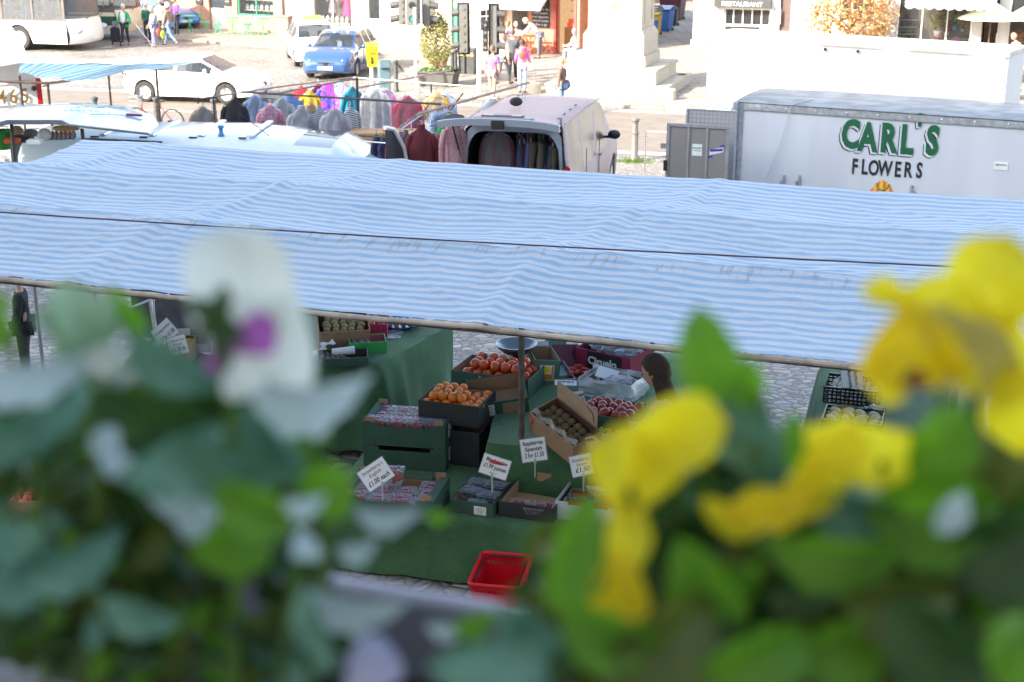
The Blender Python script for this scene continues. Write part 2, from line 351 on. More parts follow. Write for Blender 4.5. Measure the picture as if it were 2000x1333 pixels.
SHELF = M('shop shelves', (.5, .48, .4), .7, var=.2); CHALK = M('chalkboard', (.03, .03, .035), .7, var=.3); CHALKW = M('chalk', (.6, .6, .6), .9)
# A: brick shop
A = Fac('brick_shop', 'red brick shop with green framed display window and chalkboards at the far left', (335, 56), (549, 69))
w1 = A.rect(465, -80, 530, 54); w1 = (w1[0], w1[1], .75, 2.7); dr = A.rect(411, -90, 432, 64); dr = (dr[0], dr[1], .03, 2.2)
facade_wall(A.t, A.L, 7, 8, [w1, dr], BRICK); roof(A.t, A.L, 7, 8, SLATE)
wo_ = window(A.t, *w1, fr=GREENP, bars=2, rows=1, name='shop_window', fw=.08)
m_ = MB()
for k in range(4): m_.bb(w1[0]+.05, w1[1]-.05, .35, .75, .95+k*.45, .99+k*.45)
m_.build('display_shelf', SHELF, wo_)
m_ = MB()
for k in range(4):
    for j in range(7): m_.lathe([(.0, 0), (.07, 0), (.1, .1), (.06, .2), (.08, .22)], 8, (w1[0]+.2+j*(w1[1]-w1[0]-.4)/6, .5, .99+k*.45))
m_.build('crockery', M('white crockery', (.7, .7, .72), .3), wo_)
m_ = MB(); m_.bb(dr[0]+.02, dr[1]-.02, .12, .17, dr[2], 1.0); d_ = m_.build('door', DOORW, A.t)
m_ = MB(); m_.bb(dr[0]+.02, dr[1]-.02, .13, .16, 1.0, 2.2); m_.build('pane', GLASSD, d_)
for (a, b) in ((384, 398), (439, 453)):
    c0, c1 = A.px(a, 19)[0], A.px(b, 19)[0]; m_ = MB(); m_.bb(c0, c1, -.06, -.01, 1.15, 2.2); q_ = m_.build('chalkboard', CHALK, A.t, bevel=.01)
    for k in range(6): text(['COFFEE', 'Tea & cakes', 'soup 3.50', 'toasties', 'scones', 'open'][k], .11, CHALKW, q_, Matrix.Translation(((c0+c1)/2, -.065, 2.05-k*.14)) @ rotm(PI/2), 'chalk_writing', ext=.001)
# B: pale shop with dress window
B = Fac('dress_shop', 'pale painted shop with a pink dress in its window', (549, 69), (770, 86))
w1 = B.rect(610, -70, 684, 56); w1 = (w1[0], w1[1], w1[2], 2.8); w2 = B.rect(716, -60, 740, 40); w2 = (w2[0], w2[1], w2[2], 2.8)
facade_wall(B.t, B.L, 7.5, 8, [w1, w2], STONEW); roof(B.t, B.L, 7.5, 8, SLATE)
wo_ = window(B.t, *w1, bars=2, name='shop_window', fw=.07); wo2 = window(B.t, *w2, bars=1, name='shop_window', fw=.07)
def dress(x, z, col, nm, par, h=1.0, y=.55):
    m_ = MB(); m_.lathe([(.04, h), (.11, h-.05), (.17, h-.12), (.15, h-.35), (.13, h-.45), (.2, h-.75), (.25, 0)], 12, (x, y, z), sy=.6)
    m_.tube([(x-.16, y, z+h-.12), (x-.28, y, z+h-.45)], [.06, .05]); m_.tube([(x+.16, y, z+h-.12), (x+.28, y, z+h-.45)], [.06, .05]); m_.build(nm, M(nm+str(col), col, .7), par, smooth=True)
dx, dz = B.px(662, 33); dress(dx, dz, (.8, .05, .22), 'pink_dress', wo_, 1.0); dx2, _ = B.px(634, 33); dress(dx2, dz+.1, (.25, .2, .22), 'grey_dress', wo_, .9)
m_ = MB()
for k in range(6): m_.lathe([(0, 0), (.09, .02), (.07, .2), (.1, .34), (.06, .45), (0, .5)], 8, (w1[0]+.2+k*.27, .5, w1[2]+.05))
m_.build('ornaments', M('white ornaments', (.7, .68, .62), .4, var=.3), wo_)
m_ = MB(); xp = B.px(548, 40)[0]; m_.tube([(.25, -.09, .0), (.25, -.09, 7.3)], .05); m_.build('drainpipe', M('brown drainpipe', (.14, .07, .05), .5), B.t)
# C: gallery/shop
Cf = Fac('corner_shop', 'cream rendered shop behind the traffic lights', (770, 86), (1000, 104))
w1 = Cf.rect(790, -60, 850, 52); w1 = (w1[0], w1[1], .8, 2.7); w2 = (Cf.L*.5, Cf.L*.62, .05, 2.2); w3 = (Cf.L*.7, Cf.L*.95, .7, 2.6)
facade_wall(Cf.t, Cf.L, 7, 8, [w1, w2, w3], STONEW); roof(Cf.t, Cf.L, 7, 8, SLATE)
window(Cf.t, *w1, bars=2, name='shop_window'); window(Cf.t, *w3, bars=3, name='shop_window')
m_ = MB(); m_.bb(w2[0]+.02, w2[1]-.02, .12, .17, .05, 2.2); m_.build('door', GREENP, Cf.t)
# D: cafe with rust red joinery
RUST = M('rust red joinery', (.42, .13, .07), .5, var=.1)
D = Fac('cafe', 'café with rust red joinery, a menu board and an open lit doorway', (985, 103), (1131, 112.4), 'café')
dr = D.rect(1086, -60, 1123, 100); dr = (dr[0], dr[1], .1, 2.5); w1 = D.rect(990, -60, 1034, 63); w1 = (w1[0], w1[1], w1[2], 2.6); w0 = None
facade_wall(D.t, D.L, 6.5, 3.2, [dr, w1], M('rust red render', (.45, .2, .13), .8, var=.15)); roof(D.t, D.L, 6.5, 3.2, SLATE)
window(D.t, *w1, fr=RUST, bars=1, name='shop_window', fw=.1)
m_ = MB(); a, b = D.px(1040, 1)[0], D.px(1074, 1)[0]; m_.bb(a, b, -.06, -.01, 1.05, 2.45); q_ = m_.build('menu_board', CHALK, D.t, bevel=.008)
for k in range(9): text(['BREAKFAST', 'bacon roll', 'full english', 'LUNCH', 'soup of the day', 'jacket potato', 'fresh baguettes', 'cakes & scones', 'coffee to go'][k], .12, CHALKW, q_, Matrix.Translation(((a+b)/2, -.065, 2.32-k*.145)) @ rotm(PI/2), 'chalk_writing', ext=.001)
m_ = MB()
for x in (dr[0]-.1, dr[1]): m_.bb(x, x+.1, -.04, .1, .09, 2.5)
m_.bb(dr[0]-.1, dr[1]+.1, -.04, .1, 2.5, 2.62); m_.build('door_frame', M('bright red paint', (.5, .07, .06), .4), D.t)
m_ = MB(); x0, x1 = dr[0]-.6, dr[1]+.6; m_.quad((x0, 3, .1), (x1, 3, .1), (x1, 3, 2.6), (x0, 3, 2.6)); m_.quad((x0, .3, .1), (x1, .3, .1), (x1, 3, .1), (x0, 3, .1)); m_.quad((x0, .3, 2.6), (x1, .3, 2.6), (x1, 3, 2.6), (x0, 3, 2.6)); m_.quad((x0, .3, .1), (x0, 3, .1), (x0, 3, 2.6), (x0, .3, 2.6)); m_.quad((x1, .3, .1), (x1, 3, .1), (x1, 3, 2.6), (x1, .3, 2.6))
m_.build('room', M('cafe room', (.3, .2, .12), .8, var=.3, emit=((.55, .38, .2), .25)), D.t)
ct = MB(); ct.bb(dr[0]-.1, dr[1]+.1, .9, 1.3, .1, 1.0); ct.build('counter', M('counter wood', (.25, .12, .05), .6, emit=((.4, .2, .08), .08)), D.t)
sh = MB()
for k in range(3): sh.bb(dr[0]-.2, dr[1]+.2, 1.6, 1.95, 1.15+k*.4, 1.18+k*.4)
sh.build('shelf', SHELF, D.t)
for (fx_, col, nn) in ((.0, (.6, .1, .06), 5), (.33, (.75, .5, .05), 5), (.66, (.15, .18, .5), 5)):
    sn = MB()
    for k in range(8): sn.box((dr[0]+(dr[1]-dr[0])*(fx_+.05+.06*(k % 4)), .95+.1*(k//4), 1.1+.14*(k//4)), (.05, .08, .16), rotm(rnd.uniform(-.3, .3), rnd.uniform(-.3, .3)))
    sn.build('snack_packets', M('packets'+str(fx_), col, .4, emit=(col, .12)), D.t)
# white awning board over C and D
m_ = MB(); c0, c1 = D.px(990, 3, -.9)[0]-2.2, D.px(1062, 3, -.9)[0]; m_.prism([(-1.2, 1.78), (-1.2, 1.95), (0, 2.65), (0, 2.58)], c0, c1, Matrix(((0, 0, 1, 0), (1, 0, 0, 0), (0, 1, 0, 0), (0, 0, 0, 1)))); m_.build('awning', M('white awning', (.75, .74, .7), .8), D.t)
# alley side wall
E = Fac('alley_wall', 'brown stone wall running along the back of the bin alley', (1252, 12), (1305, 8), 'wall'); facade_wall(E.t, E.L+6, 4, .5, [], M('brown rubble wall', (.3, .19, .12), .9, var=.3, bump=.6, bscale=12))
# F restaurant
RF = Fac('restaurant', 'white rendered restaurant with a black sign band above a five pane window', (1352, 92), (1545, 99), 'restaurant')
w1 = RF.rect(1413, 18, 1506, 50); dr = (RF.px(1522, 40)[0], RF.px(1544, 40)[0], .05, 2.3)
facade_wall(RF.t, RF.L, 7, 8, [w1, dr], M('white render', (.75, .74, .72), .8, var=.04)); roof(RF.t, RF.L, 7, 8, SLATE)
window(RF.t, *w1, bars=5, name='window')
m_ = MB(); a = RF.px(1397, 9)[0]; b = RF.px(1508, 9)[0]; z0 = RF.px(1450, 14)[1]; z1 = RF.px(1450, 1)[1]
m_.prism([(-.05, z1+.1), (-.3, z1), (-.34, z0), (-.05, z0-.03)], a, b, Matrix(((0, 0, 1, 0), (1, 0, 0, 0), (0, 1, 0, 0), (0, 0, 0, 1)))); sg = m_.build('sign_band', BLACK, RF.t)
text('RESTAURANT', .24, M('sign lettering', (.7, .7, .66), .5), sg, Matrix.Translation(((a+b)/2, -.35, (z0+z1)/2)) @ rotm(PI/2), 'lettering', sx=1.1, bold=.004)
m_ = MB(); a = RF.px(1416, 55)[0]; b = RF.px(1484, 55)[0]; z0 = RF.px(1450, 60)[1]; z1 = RF.px(1450, 52)[1]; m_.bb(a, b, -.03, .0, z0, z1); q_ = m_.build('name_board', BLACK, RF.t)
m_ = MB(); m_.bb(dr[0]+.02, dr[1]-.02, .14, .18, .05, 2.3); m_.build('door', M('shaded opening', (.1, .07, .06), .5), RF.t)  # dark panel stands in for the shade inside an open doorway
m_ = MB(); a = RF.px(1508, 35)[0]; m_.bb(a+.05, a+.35, -.05, 0, 1.0, 1.6); q_ = m_.build('menu_case', M('menu frame', (.35, .33, .28), .5), RF.t, bevel=.01)
m_ = MB(); m_.bb(a+.09, a+.31, -.055, -.052, 1.05, 1.55); m_.build('menu_page', PAPER, q_)
# G florist + house behind autumn shrub
H1 = Fac('cottage', 'pale cottage behind the autumn coloured climber', (1545, 99), (1735, 110))
hw = H1.rect(1640, -60, 1715, 22); hw = (hw[0], hw[1], 1.2, 2.4)
facade_wall(H1.t, H1.L, 6.5, 8, [hw], M('cream render', (.72, .66, .56), .8, var=.05)); roof(H1.t, H1.L, 6.5, 8, SLATE); window(H1.t, *hw, bars=3)
FL = Fac('florist_shop', 'florist shop with a grey fabric awning over its open front', (1735, 110), (2120, 128), 'shop')
fw_ = (FL.L*.03, FL.L*.42, .5, 2.5); fd = (FL.L*.47, FL.L*.55, .05, 2.4); fw2 = (FL.L*.6, FL.L*.95, .5, 2.4)
facade_wall(FL.t, FL.L, 6.5, 8, [fw_, fd, fw2], M('grey render', (.5, .47, .46), .8, var=.06)); roof(FL.t, FL.L, 6.5, 8, SLATE)
window(FL.t, *fw_, bars=3, name='shop_window'); window(FL.t, *fw2, bars=3, name='shop_window')
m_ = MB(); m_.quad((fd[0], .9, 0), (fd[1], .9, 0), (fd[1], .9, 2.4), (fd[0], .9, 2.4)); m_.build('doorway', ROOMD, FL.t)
a = FL.px(1768, 5, -1.6)[0]; b = FL.px(1945, 5, -1.6)[0]; zz = FL.px(1850, 8, -1.6)[1]
m_ = MB(); m_.quad((a, -1.6, zz), (b, -1.6, zz), (b, -.02, zz+.8), (a, -.02, zz+.8)); m_.k = 1
def scal(i, j):
    x = a+(b-a)*i; return (x, -1.6, zz-.02-j*(.13+.08*abs(math.sin(i*PI*9))))
m_.grid(90, 2, scal); m_.build('awning', [M('pale awning', (.75, .74, .7), .8), M('grey valance', (.3, .3, .31), .8)], FL.t)
# house the photograph is taken from, behind the camera; its shadow covers the near stalls
T_ = thing('town_house', 'tall stone town house that holds the window box and shades the near stalls', 'building', W(-30, -.45, 0), ANG)
holes = [(x, x+1.1, z, z+1.8) for x in (3, 6.5, 10, 13.5, 17, 20.5, 24, 27.6, 31.5, 35, 38.5, 42, 45.5, 49, 52.5) for z in (2.9, 5.75, 9.6, 13)]
HB = 20.1
facade_wall(T_, 60, HB, 9, holes, STONEW)
wf = MB()
T_.rotation_euler = (0, 0, ANG)
# flip the wall so that it stands behind the facade line (local +y is away from the square)
for ch in list(T_.children):
    for q in ch.data.vertices: q.co.y = -q.co.y
    ch.data.flip_normals()
for (x0, x1, z0, z1) in holes:
    f = MB()
    for (a, b, c, d) in ((x0, x0+.07, z0, z1), (x1-.07, x1, z0, z1), (x0+.07, x1-.07, z0, z0+.07), (x0+.07, x1-.07, z1-.07, z1), ((x0+x1)/2-.025, (x0+x1)/2+.025, z0+.07, z1-.07)): f.bb(a, b, -.2, -.12, c, d)
    f.bb(x0+.07, x1-.07, -.2, -.13, (z0+z1)/2-.025, (z0+z1)/2+.025)
    o = f.build('window', FRAMEW, T_); g = MB(); g.quad((x0+.03, -.17, z0+.03), (x1-.03, -.17, z0+.03), (x1-.03, -.17, z1-.03), (x0+.03, -.17, z1-.03)); g.build('pane', GLASSD, o)
    s_ = MB(); s_.bb(x0-.1, x1+.1, -.2, .1, z0-.12, z0); s_.build('sill', STONEW, o)
for (x, wd, hh) in ((37.5, 1.5, 2.4), (12, 2.2, 2.2), (48, 2, 2.2)):
    c_ = MB(); c_.bb(x, x+wd, -5, -4, HB-.3, HB+hh); co = c_.build('chimney', BRICK, T_)
    for k in range(3): p_ = MB(); p_.lathe([(.14, 0), (.16, .05), (.12, .5), (.15, .6)], 10, (x+wd*(k+.5)/3, -4.5, HB+hh)); p_.build('chimney_pot', M('terracotta', (.4, .17, .1), .8), co)
c_ = MB(); c_.bb(6.2, 9.2, -1.6, -.02, HB-.3, 24.0); c_.bb(6.2, 7.2, -1.5, -.1, 24.0, 25.4); c_.bb(8.2, 9.1, -1.5, -.1, 24.0, 25.2); c_.build('gable_stack', STONEW, T_)  # unseen gable stacks, placed and sized to shadow the white trailer
# ------------------------------------------------------------------ stone monument
STEPM = M('sandstone', (.46, .40, .31), .85, var=.12, scale=3, bump=.3, bscale=40)
mp = G(1298, 200); mt = thing('stone_monument', 'pale sandstone market cross plinth on three square steps', 'monument', mp-Vector((1.9*UX+(-1.9)*VX, 1.9*UY-1.9*VY, 0)), ANG)
mt.location.z = 0
for (hw_, z0, z1, nm) in ((1.9, 0, .42, 'step'), (1.5, .42, .9, 'step')):
    m_ = MB(); m_.bb(-hw_, hw_, -hw_, hw_, z0, z1-.07); m_.bb(-hw_-.04, hw_+.04, -hw_-.04, hw_+.04, z1-.07, z1); m_.build(nm, STEPM, mt, bevel=.015)
m_ = MB(); m_.bb(-1.05, 1.05, -1.05, 1.05, .9, 1.25); m_.build('plinth_base', STEPM, mt, bevel=.02)
m_ = MB(); m_.bb(-.98, .98, -.98, .98, 1.25, 1.85)
for k in range(4):
    pass
m_.add([(s*.98 if z else s*.98, q*.98, 1.85) if z == 0 else (s*.86, q*.86, 2.05) for z in (0, 1) for s, q in ((-1, -1), (1, -1), (1, 1), (-1, 1))], [(0, 1, 5, 4), (1, 2, 6, 5), (2, 3, 7, 6), (3, 0, 4, 7)])
m_.build('lower_block', STEPM, mt, bevel=.012)
m_ = MB(); m_.bb(-.86, .86, -.86, .86, 2.05, 3.6); m_.bb(-1, 1, -1, 1, 3.6, 3.8); m_.bb(-.5, .5, -.5, .5, 3.8, 8.5); m_.sphere((0, 0, 8.9), .45); m_.build('shaft', STEPM, mt, bevel=.012)
for sgn, rz in ((0, 0), (1, PI/2)):
    m_ = MB(); m_.m = Matrix.Rotation(rz, 4, 'Z')
    for (a, b, c, d) in ((-.5, .5, 2.2, 2.25), (-.5, .5, 3.25, 3.3), (-.5, -.45, 2.25, 3.25), (.45, .5, 2.25, 3.25)): m_.bb(a, b, -.885, -.855, c, d)
    m_.build('panel_moulding', STEPM, mt)
m_ = MB(); m_.bb(-.2, .2, -.88, -.86, 2.62, 2.86); pl = m_.build('plaque', M('bronze plaque', (.3, .27, .2), .5, .4), mt)
for k in range(4): text(['MARKET CROSS', 'ERECTED BY', 'PUBLIC SUBSCRIPTION', 'RESTORED'][k], .04, INK, pl, Matrix.Translation((0, -.882, 2.82-k*.05)) @ rotm(PI/2), 'lettering', ext=.0005)
# ================================================================== VEHICLES
RUBBER = M('tyre rubber', (.03, .03, .03), .85); ALLOY = M('alloy', (.55, .56, .58), .3, .8)
HEADL = M('headlamp glass', (.55, .58, .6), .08, .3, spec=.9); REDL = M('tail lamp red', (.5, .02, .03), .2); PLATEW = M('white plate', (.75, .75, .72), .5); PLATEY = M('yellow plate', (.75, .55, .05), .5)
SEAT = M('dark seat fabric', (.04, .04, .045), .9)
def wheel(t, x, y, r=.31, w=.2, side=1, spokes=5):
    rot = rotm(PI/2*side*-1)
    m = MB(); m.lathe([(r*.62, -w/2), (r*.9, -w/2), (r, -w*.35), (r, w*.35), (r*.9, w/2), (r*.62, w/2), (r*.62, -w/2)], 28, (x, y, r), rot, cap=False); o = m.build('wheel', RUBBER, t, smooth=40)
    m = MB(); m.lathe([(r*.64, -w*.45), (r*.62, 0), (.0, .0)], 24, (x, y, r), rot); m.build('wheel_well', BLACK, o)
    m = MB(); m.lathe([(r*.6, w*.3), (r*.66, w*.45), (r*.66, w*.5), (r*.58, w*.42)], 28, (x, y, r), rot)
    for k in range(spokes):
        a = 2*PI*k/spokes; c = Vector((x, y, r)) + (rot @ Vector((math.cos(a)*r*.33, math.sin(a)*r*.33, w*.38))); m.box(c, (r*.62, r*.17, .03), rot @ Matrix.Rotation(a, 4, 'Z'))
    m.lathe([(0, w*.46), (r*.14, w*.44), (r*.14, w*.3)], 12, (x, y, r), rot); m.build('rim', ALLOY, o, smooth=40); return o
def interp(tab, x):
    for i in range(len(tab)-1):
        a, b = tab[i], tab[i+1]
        if a[0] <= x <= b[0]+1e-9:
            t = (x-a[0])/max(1e-9, b[0]-a[0]); return [a[k]+(b[k]-a[k])*t for k in range(1, len(a))]
    return list(tab[-1][1:]) if x > tab[-1][0] else list(tab[0][1:])
def shell(t, tab, wheels, wr, glass, paint, glassm=GLASSD, open_rear=False, belt_split=.5, name='body', step=.16, roof_m=None):
    """tab rows (x, zbot, zbelt, ztop, wbelt, wtop); glass list (x0,x1,'side'|'top'); x grows to the front, y is half width"""
    xs = {r[0] for r in tab}; x = tab[0][0]
    while x < tab[-1][0]: xs.add(round(x, 3)); x += step
    for xw in wheels:
        for k in range(13): xs.add(round(xw+wr*1.14*math.cos(k*PI/12), 3))
    for g in glass: xs.add(g[0]); xs.add(g[1])
    xs = sorted(v for v in xs if tab[0][0] <= v <= tab[-1][0]); q = [xs[0]]
    for v in xs[1:]:
        if v-q[-1] > .012 or v in (tab[-1][0],): q.append(v)
    xs = q
    B_, GL = MB(), MB(); rows = []
    for x in xs:
        zb, zl, zt, wb, wt = interp(tab, x); za = zb
        for xw in wheels:
            dx = abs(x-xw)
            if dx < wr*1.14: za = max(za, wr+math.sqrt(max(0, (wr*1.14)**2-dx*dx))*1.0)
        cab = max(0., min(1., (zt-zl)/.25)); mid = (za+zl)/2 if za > zb else (zb+zl)/2
        h = [(0, zb if za == zb else za), (wb*.9, za), (wb*.97, za+.02), (wb, max(za+.03, (zb+zl)*.5)), (wb*.985, max(za+.05, zl-.04)), (wb*.955, max(za+.06, zl)), (wt+(wb*.955-wt)*.12, zt-.07*cab-.006), (wt*.93, zt-.02*cab-.003), (wt*.6, zt), (0, zt+.006)]
        rows.append([(x, y, z) for y, z in h]+[(x, -y, z) for y, z in h[-2:0:-1]])
    n = len(rows[0]); H = 10
    for i in range(len(xs)-1):
        xm = (xs[i]+xs[i+1])/2; side = any(g[0] < xm < g[1] and g[2] == 'side' for g in glass); top = any(g[0] < xm < g[1] and g[2] == 'top' for g in glass)
        for j in range(n):
            k = (j+1) % n; jj = j if j < 9 else n-1-j
            isg = (side and jj == 5) or (top and jj >= 7 and jj <= 8)
            tgt = GL if isg else B_
            tgt.quad(rows[i][j], rows[i][k], rows[i+1][k], rows[i+1][j])
    if not open_rear: B_.add(rows[0], [tuple(range(n))])
    B_.add(rows[-1], [tuple(range(n))])
    o = B_.build(name, paint, t, smooth=38)
    if GL.v: GL.build('window_glass', glassm, o, smooth=30)
    return o
def lamp_pair(t, x, y, z, s, mat, name, rz=.4):
    for sg in (1, -1):
        m = MB(); m.sphere((x, sg*y, z), s, 12, 8); m.build(name, mat, t, smooth=True)
def mirror_pair(t, x, y, z, paint, s=.1):
    for sg in (1, -1):
        m = MB(); m.sphere((x, sg*(y+s*.9), z), (s*.55, s, s*.7), 10, 8); m.box((x, sg*(y-.02), z-.04), (.05, .12, .04)); m.build('wing_mirror', paint, t, smooth=True)
def car(label, loc, rz, paint, L=4.4, Wd=1.78, Hh=1.48, style='hatch', group=None, sign=None, name='parked_car', cat='car', seethru=False):
    t = thing(name, label, cat, loc, rz, group); w = Wd/2; s = L/4.4; f0 = -L/2
    if style == 'coupe':
        tab = [(0, .42, .7, .72, .62, .5), (.08, .3, .85, .92, .8, .66), (.35, .2, .93, 1.08, .88, .64), (.95, .18, .95, 1.34, .9, .58), (1.7, .18, .94, 1.41, .9, .58), (2.2, .18, .93, 1.39, .9, .58), (2.55, .18, .92, 1.3, .9, .6), (3.3, .18, .88, .94, .89, .74), (3.9, .2, .8, .83, .87, .74), (4.25, .24, .68, .71, .8, .62), (4.38, .3, .55, .57, .66, .5), (4.4, .36, .5, .52, .6, .45)]
        gl = [(1.0, 1.75, 'side'), (1.85, 2.95, 'side'), (2.55, 3.28, 'top'), (.38, .98, 'top')]; wx = (.78, 3.42)
    else:
        tab = [(0, .45, .75, .8, .66, .52), (.06, .32, .92, 1.05, .82, .6), (.3, .2, .96, 1.3, .88, .6), (.6, .18, .97, 1.43, .9, .6), (1.5, .18, .95, 1.48, .9, .61), (2.3, .18, .93, 1.46, .9, .61), (2.62, .18, .93, 1.38, .9, .62), (3.35, .18, .93, .99, .9, .74), (3.85, .2, .87, .9, .88, .74), (4.22, .24, .74, .77, .82, .64), (4.37, .3, .58, .6, .68, .52), (4.4, .36, .5, .52, .62, .48)]
        gl = [(.55, 1.25, 'side'), (1.33, 2.05, 'side'), (2.13, 3.0, 'side'), (2.62, 3.33, 'top'), (.08, .55, 'top')]; wx = (.8, 3.45)
    k = Hh/1.48; tab = [(f0+r[0]*s, r[1], r[2]*k, r[3]*k, r[4]*w/.9, r[5]*w/.9) for r in tab]; gl = [(f0+a*s, f0+b*s, c) for a, b, c in gl]; wx = [f0+a*s for a in wx]
    gm = thin('windscreen', (.08, .1, .12), .72, .03) if seethru else GLASSD
    o = shell(t, tab, wx, .31, gl, paint, gm)
    for x in wx:
        for sg in (1, -1): wheel(t, x, sg*(w-.12), .31, .2, sg)
    m = MB(); m.bb(f0+.3, -f0-.35, -w*.78, w*.78, .2, .34); m.build('underbody', BLACK, t)
    if seethru:
        for sg in (1, -1): m = MB(); m.bb(-.15, .1, sg*.38-.22, sg*.38+.22, .5, 1.12); m.bb(-.1, .4, sg*.38-.22, sg*.38+.22, .45, .6); m.build('front_seat', SEAT, t, bevel=.04)
        m = MB(); m.bb(.75*s, 1.2*s, -w*.8, w*.8, .55, .88); m.build('dashboard', BLACK, t, bevel=.05)
        m = MB(); m.lathe([(.17, -.012), (.19, 0), (.17, .012), (.16, 0), (.17, -.012)], 20, (.72, -.38, .93), rotm(0, -1.1, 0)); m.build('steering_wheel', BLACK, t, smooth=True)
    for sg in (1, -1):
        m = MB(); m.sphere((-f0-.3, sg*w*.68, .64*k), (.24, .17, .09), 14, 8, rot=Matrix.Rotation(-sg*.55, 4, 'Z')); m.build('headlight', HEADL, t, smooth=True)
        m = MB(); m.sphere((f0+.13, sg*w*.74, .82*k), (.07, .12, .07), 10, 8); m.build('tail_light', REDL, t, smooth=True)
    m = MB(); m.grid(12, 3, lambda a, b: (-f0-.12+.135-.33*(2*a-1)**2, (2*a-1)*w*.42, .56-.06+.12*b)); m.build('grille', BLACK, t, thick=.02)
    m = MB(); m.box((-f0+.035, 0, .63), (.02, w*.66, .03)); m.build('grille_bar', CHROME, t)
    m = MB(); m.grid(14, 3, lambda a, b: (-f0-.05+.04-.28*(2*a-1)**2, (2*a-1)*w*.6, .25+.1*b)); m.build('lower_intake', BLACK, t, thick=.02)
    m = MB(); m.bb(-f0+.0, -f0+.03, -.26, .26, .38, .49); m.build('number_plate', PLATEW, t)
    mirror_pair(t, .62*s, w-.02, .98*k, paint)
    for x in ((.28, 1.2) if style == 'hatch' else (.35,)):
        for sg in (1, -1): m = MB(); m.box((-x*s+.1, sg*(w+.003), .86*k), (.16, .03, .025)); m.build('door_handle', paint, t)
    m = MB()
    for x in (-.62*s, .38*s, 1.2*s)[(1 if style == 'coupe' else 0):]:
        for sg in (1, -1): m.box((x, sg*(w-.001), .62), (.008, .012, .52))
    m.build('door_gap', BLACK, t)
    if style == 'coupe':
        m = MB(); m.box((.38*s, w+.005, .42), (.05, .02, .3)); m.build('side_trim', DARK, t)
    if sign:
        txt, col, tc_ = sign; m = MB(); m.prism([(-.34, 0), (.34, 0), (.3, .15), (-.3, .15)], -.07, .07, Matrix(((0, 0, 1, -.05), (1, 0, 0, 0), (0, 1, 0, Hh+.03), (0, 0, 0, 1)))); q = m.build('roof_sign', col, t, bevel=.015)
        if txt: text(txt, .16, tc_, q, Matrix.Translation((.025, 0, Hh+.105)) @ Matrix.Rotation(PI/2, 4, 'Z') @ rotm(PI/2), 'lettering', bold=.006, sx=1.15)
    return t
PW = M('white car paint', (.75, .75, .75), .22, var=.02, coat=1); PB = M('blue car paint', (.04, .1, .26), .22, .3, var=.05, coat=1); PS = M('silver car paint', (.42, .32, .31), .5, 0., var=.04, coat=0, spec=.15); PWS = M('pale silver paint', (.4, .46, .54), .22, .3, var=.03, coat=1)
def place(px, py): g = G(px, py); g.z += .006; return g
# white coupe passing on the road: front to the right and slightly towards us
a_, b_ = place(289, 199), place(456, 204)
d_ = (b_-a_); c_ = (a_+b_)/2+Vector((-d_.y, d_.x, 0)).normalized()*.75
car('white two door car driving along the road, silver five spoke wheels', c_, math.atan2(d_.y, d_.x), PW, 4.35, 1.8, 1.5, 'coupe', name='moving_car', seethru=True)
tx = car('blue taxi with a white TAXI roof sign facing us on the cobbles', place(655, 158)+Vector((0, 2.0, 0)), R(-98), PB, 4.4, 1.8, 1.52, 'hatch', sign=('TAXI', PLATEW, INK), name='taxi', cat='taxi', seethru=True)
car('white taxi with a yellow roof sign parked behind the blue one', place(600, 134)+Vector((0, 2.0, 0)), R(-76), PW, 4.4, 1.8, 1.5, 'hatch', sign=('', M('yellow sign', (.8, .7, .1), .5), INK), name='taxi', cat='taxi', seethru=True)
car('blue hatchback in front of the brick shop, half hidden by people', place(345, 62)+Vector((-.6, 2.0, 0)), R(-60), M('bright blue paint', (.06, .2, .5), .22, .3, coat=1), 4.1, 1.75, 1.5, name='parked_car')
# red car behind the delivery van, seen only beside its mirror and the tail lift
car('red car on the road behind the grey trailer tail lift', place(1290, 255)+Vector((.9, -.55, 0)), R(-14.6), M('red paint', (.5, .02, .04), .25, coat=1), 3.9, 1.7, 1.45, name='moving_car') if False else None
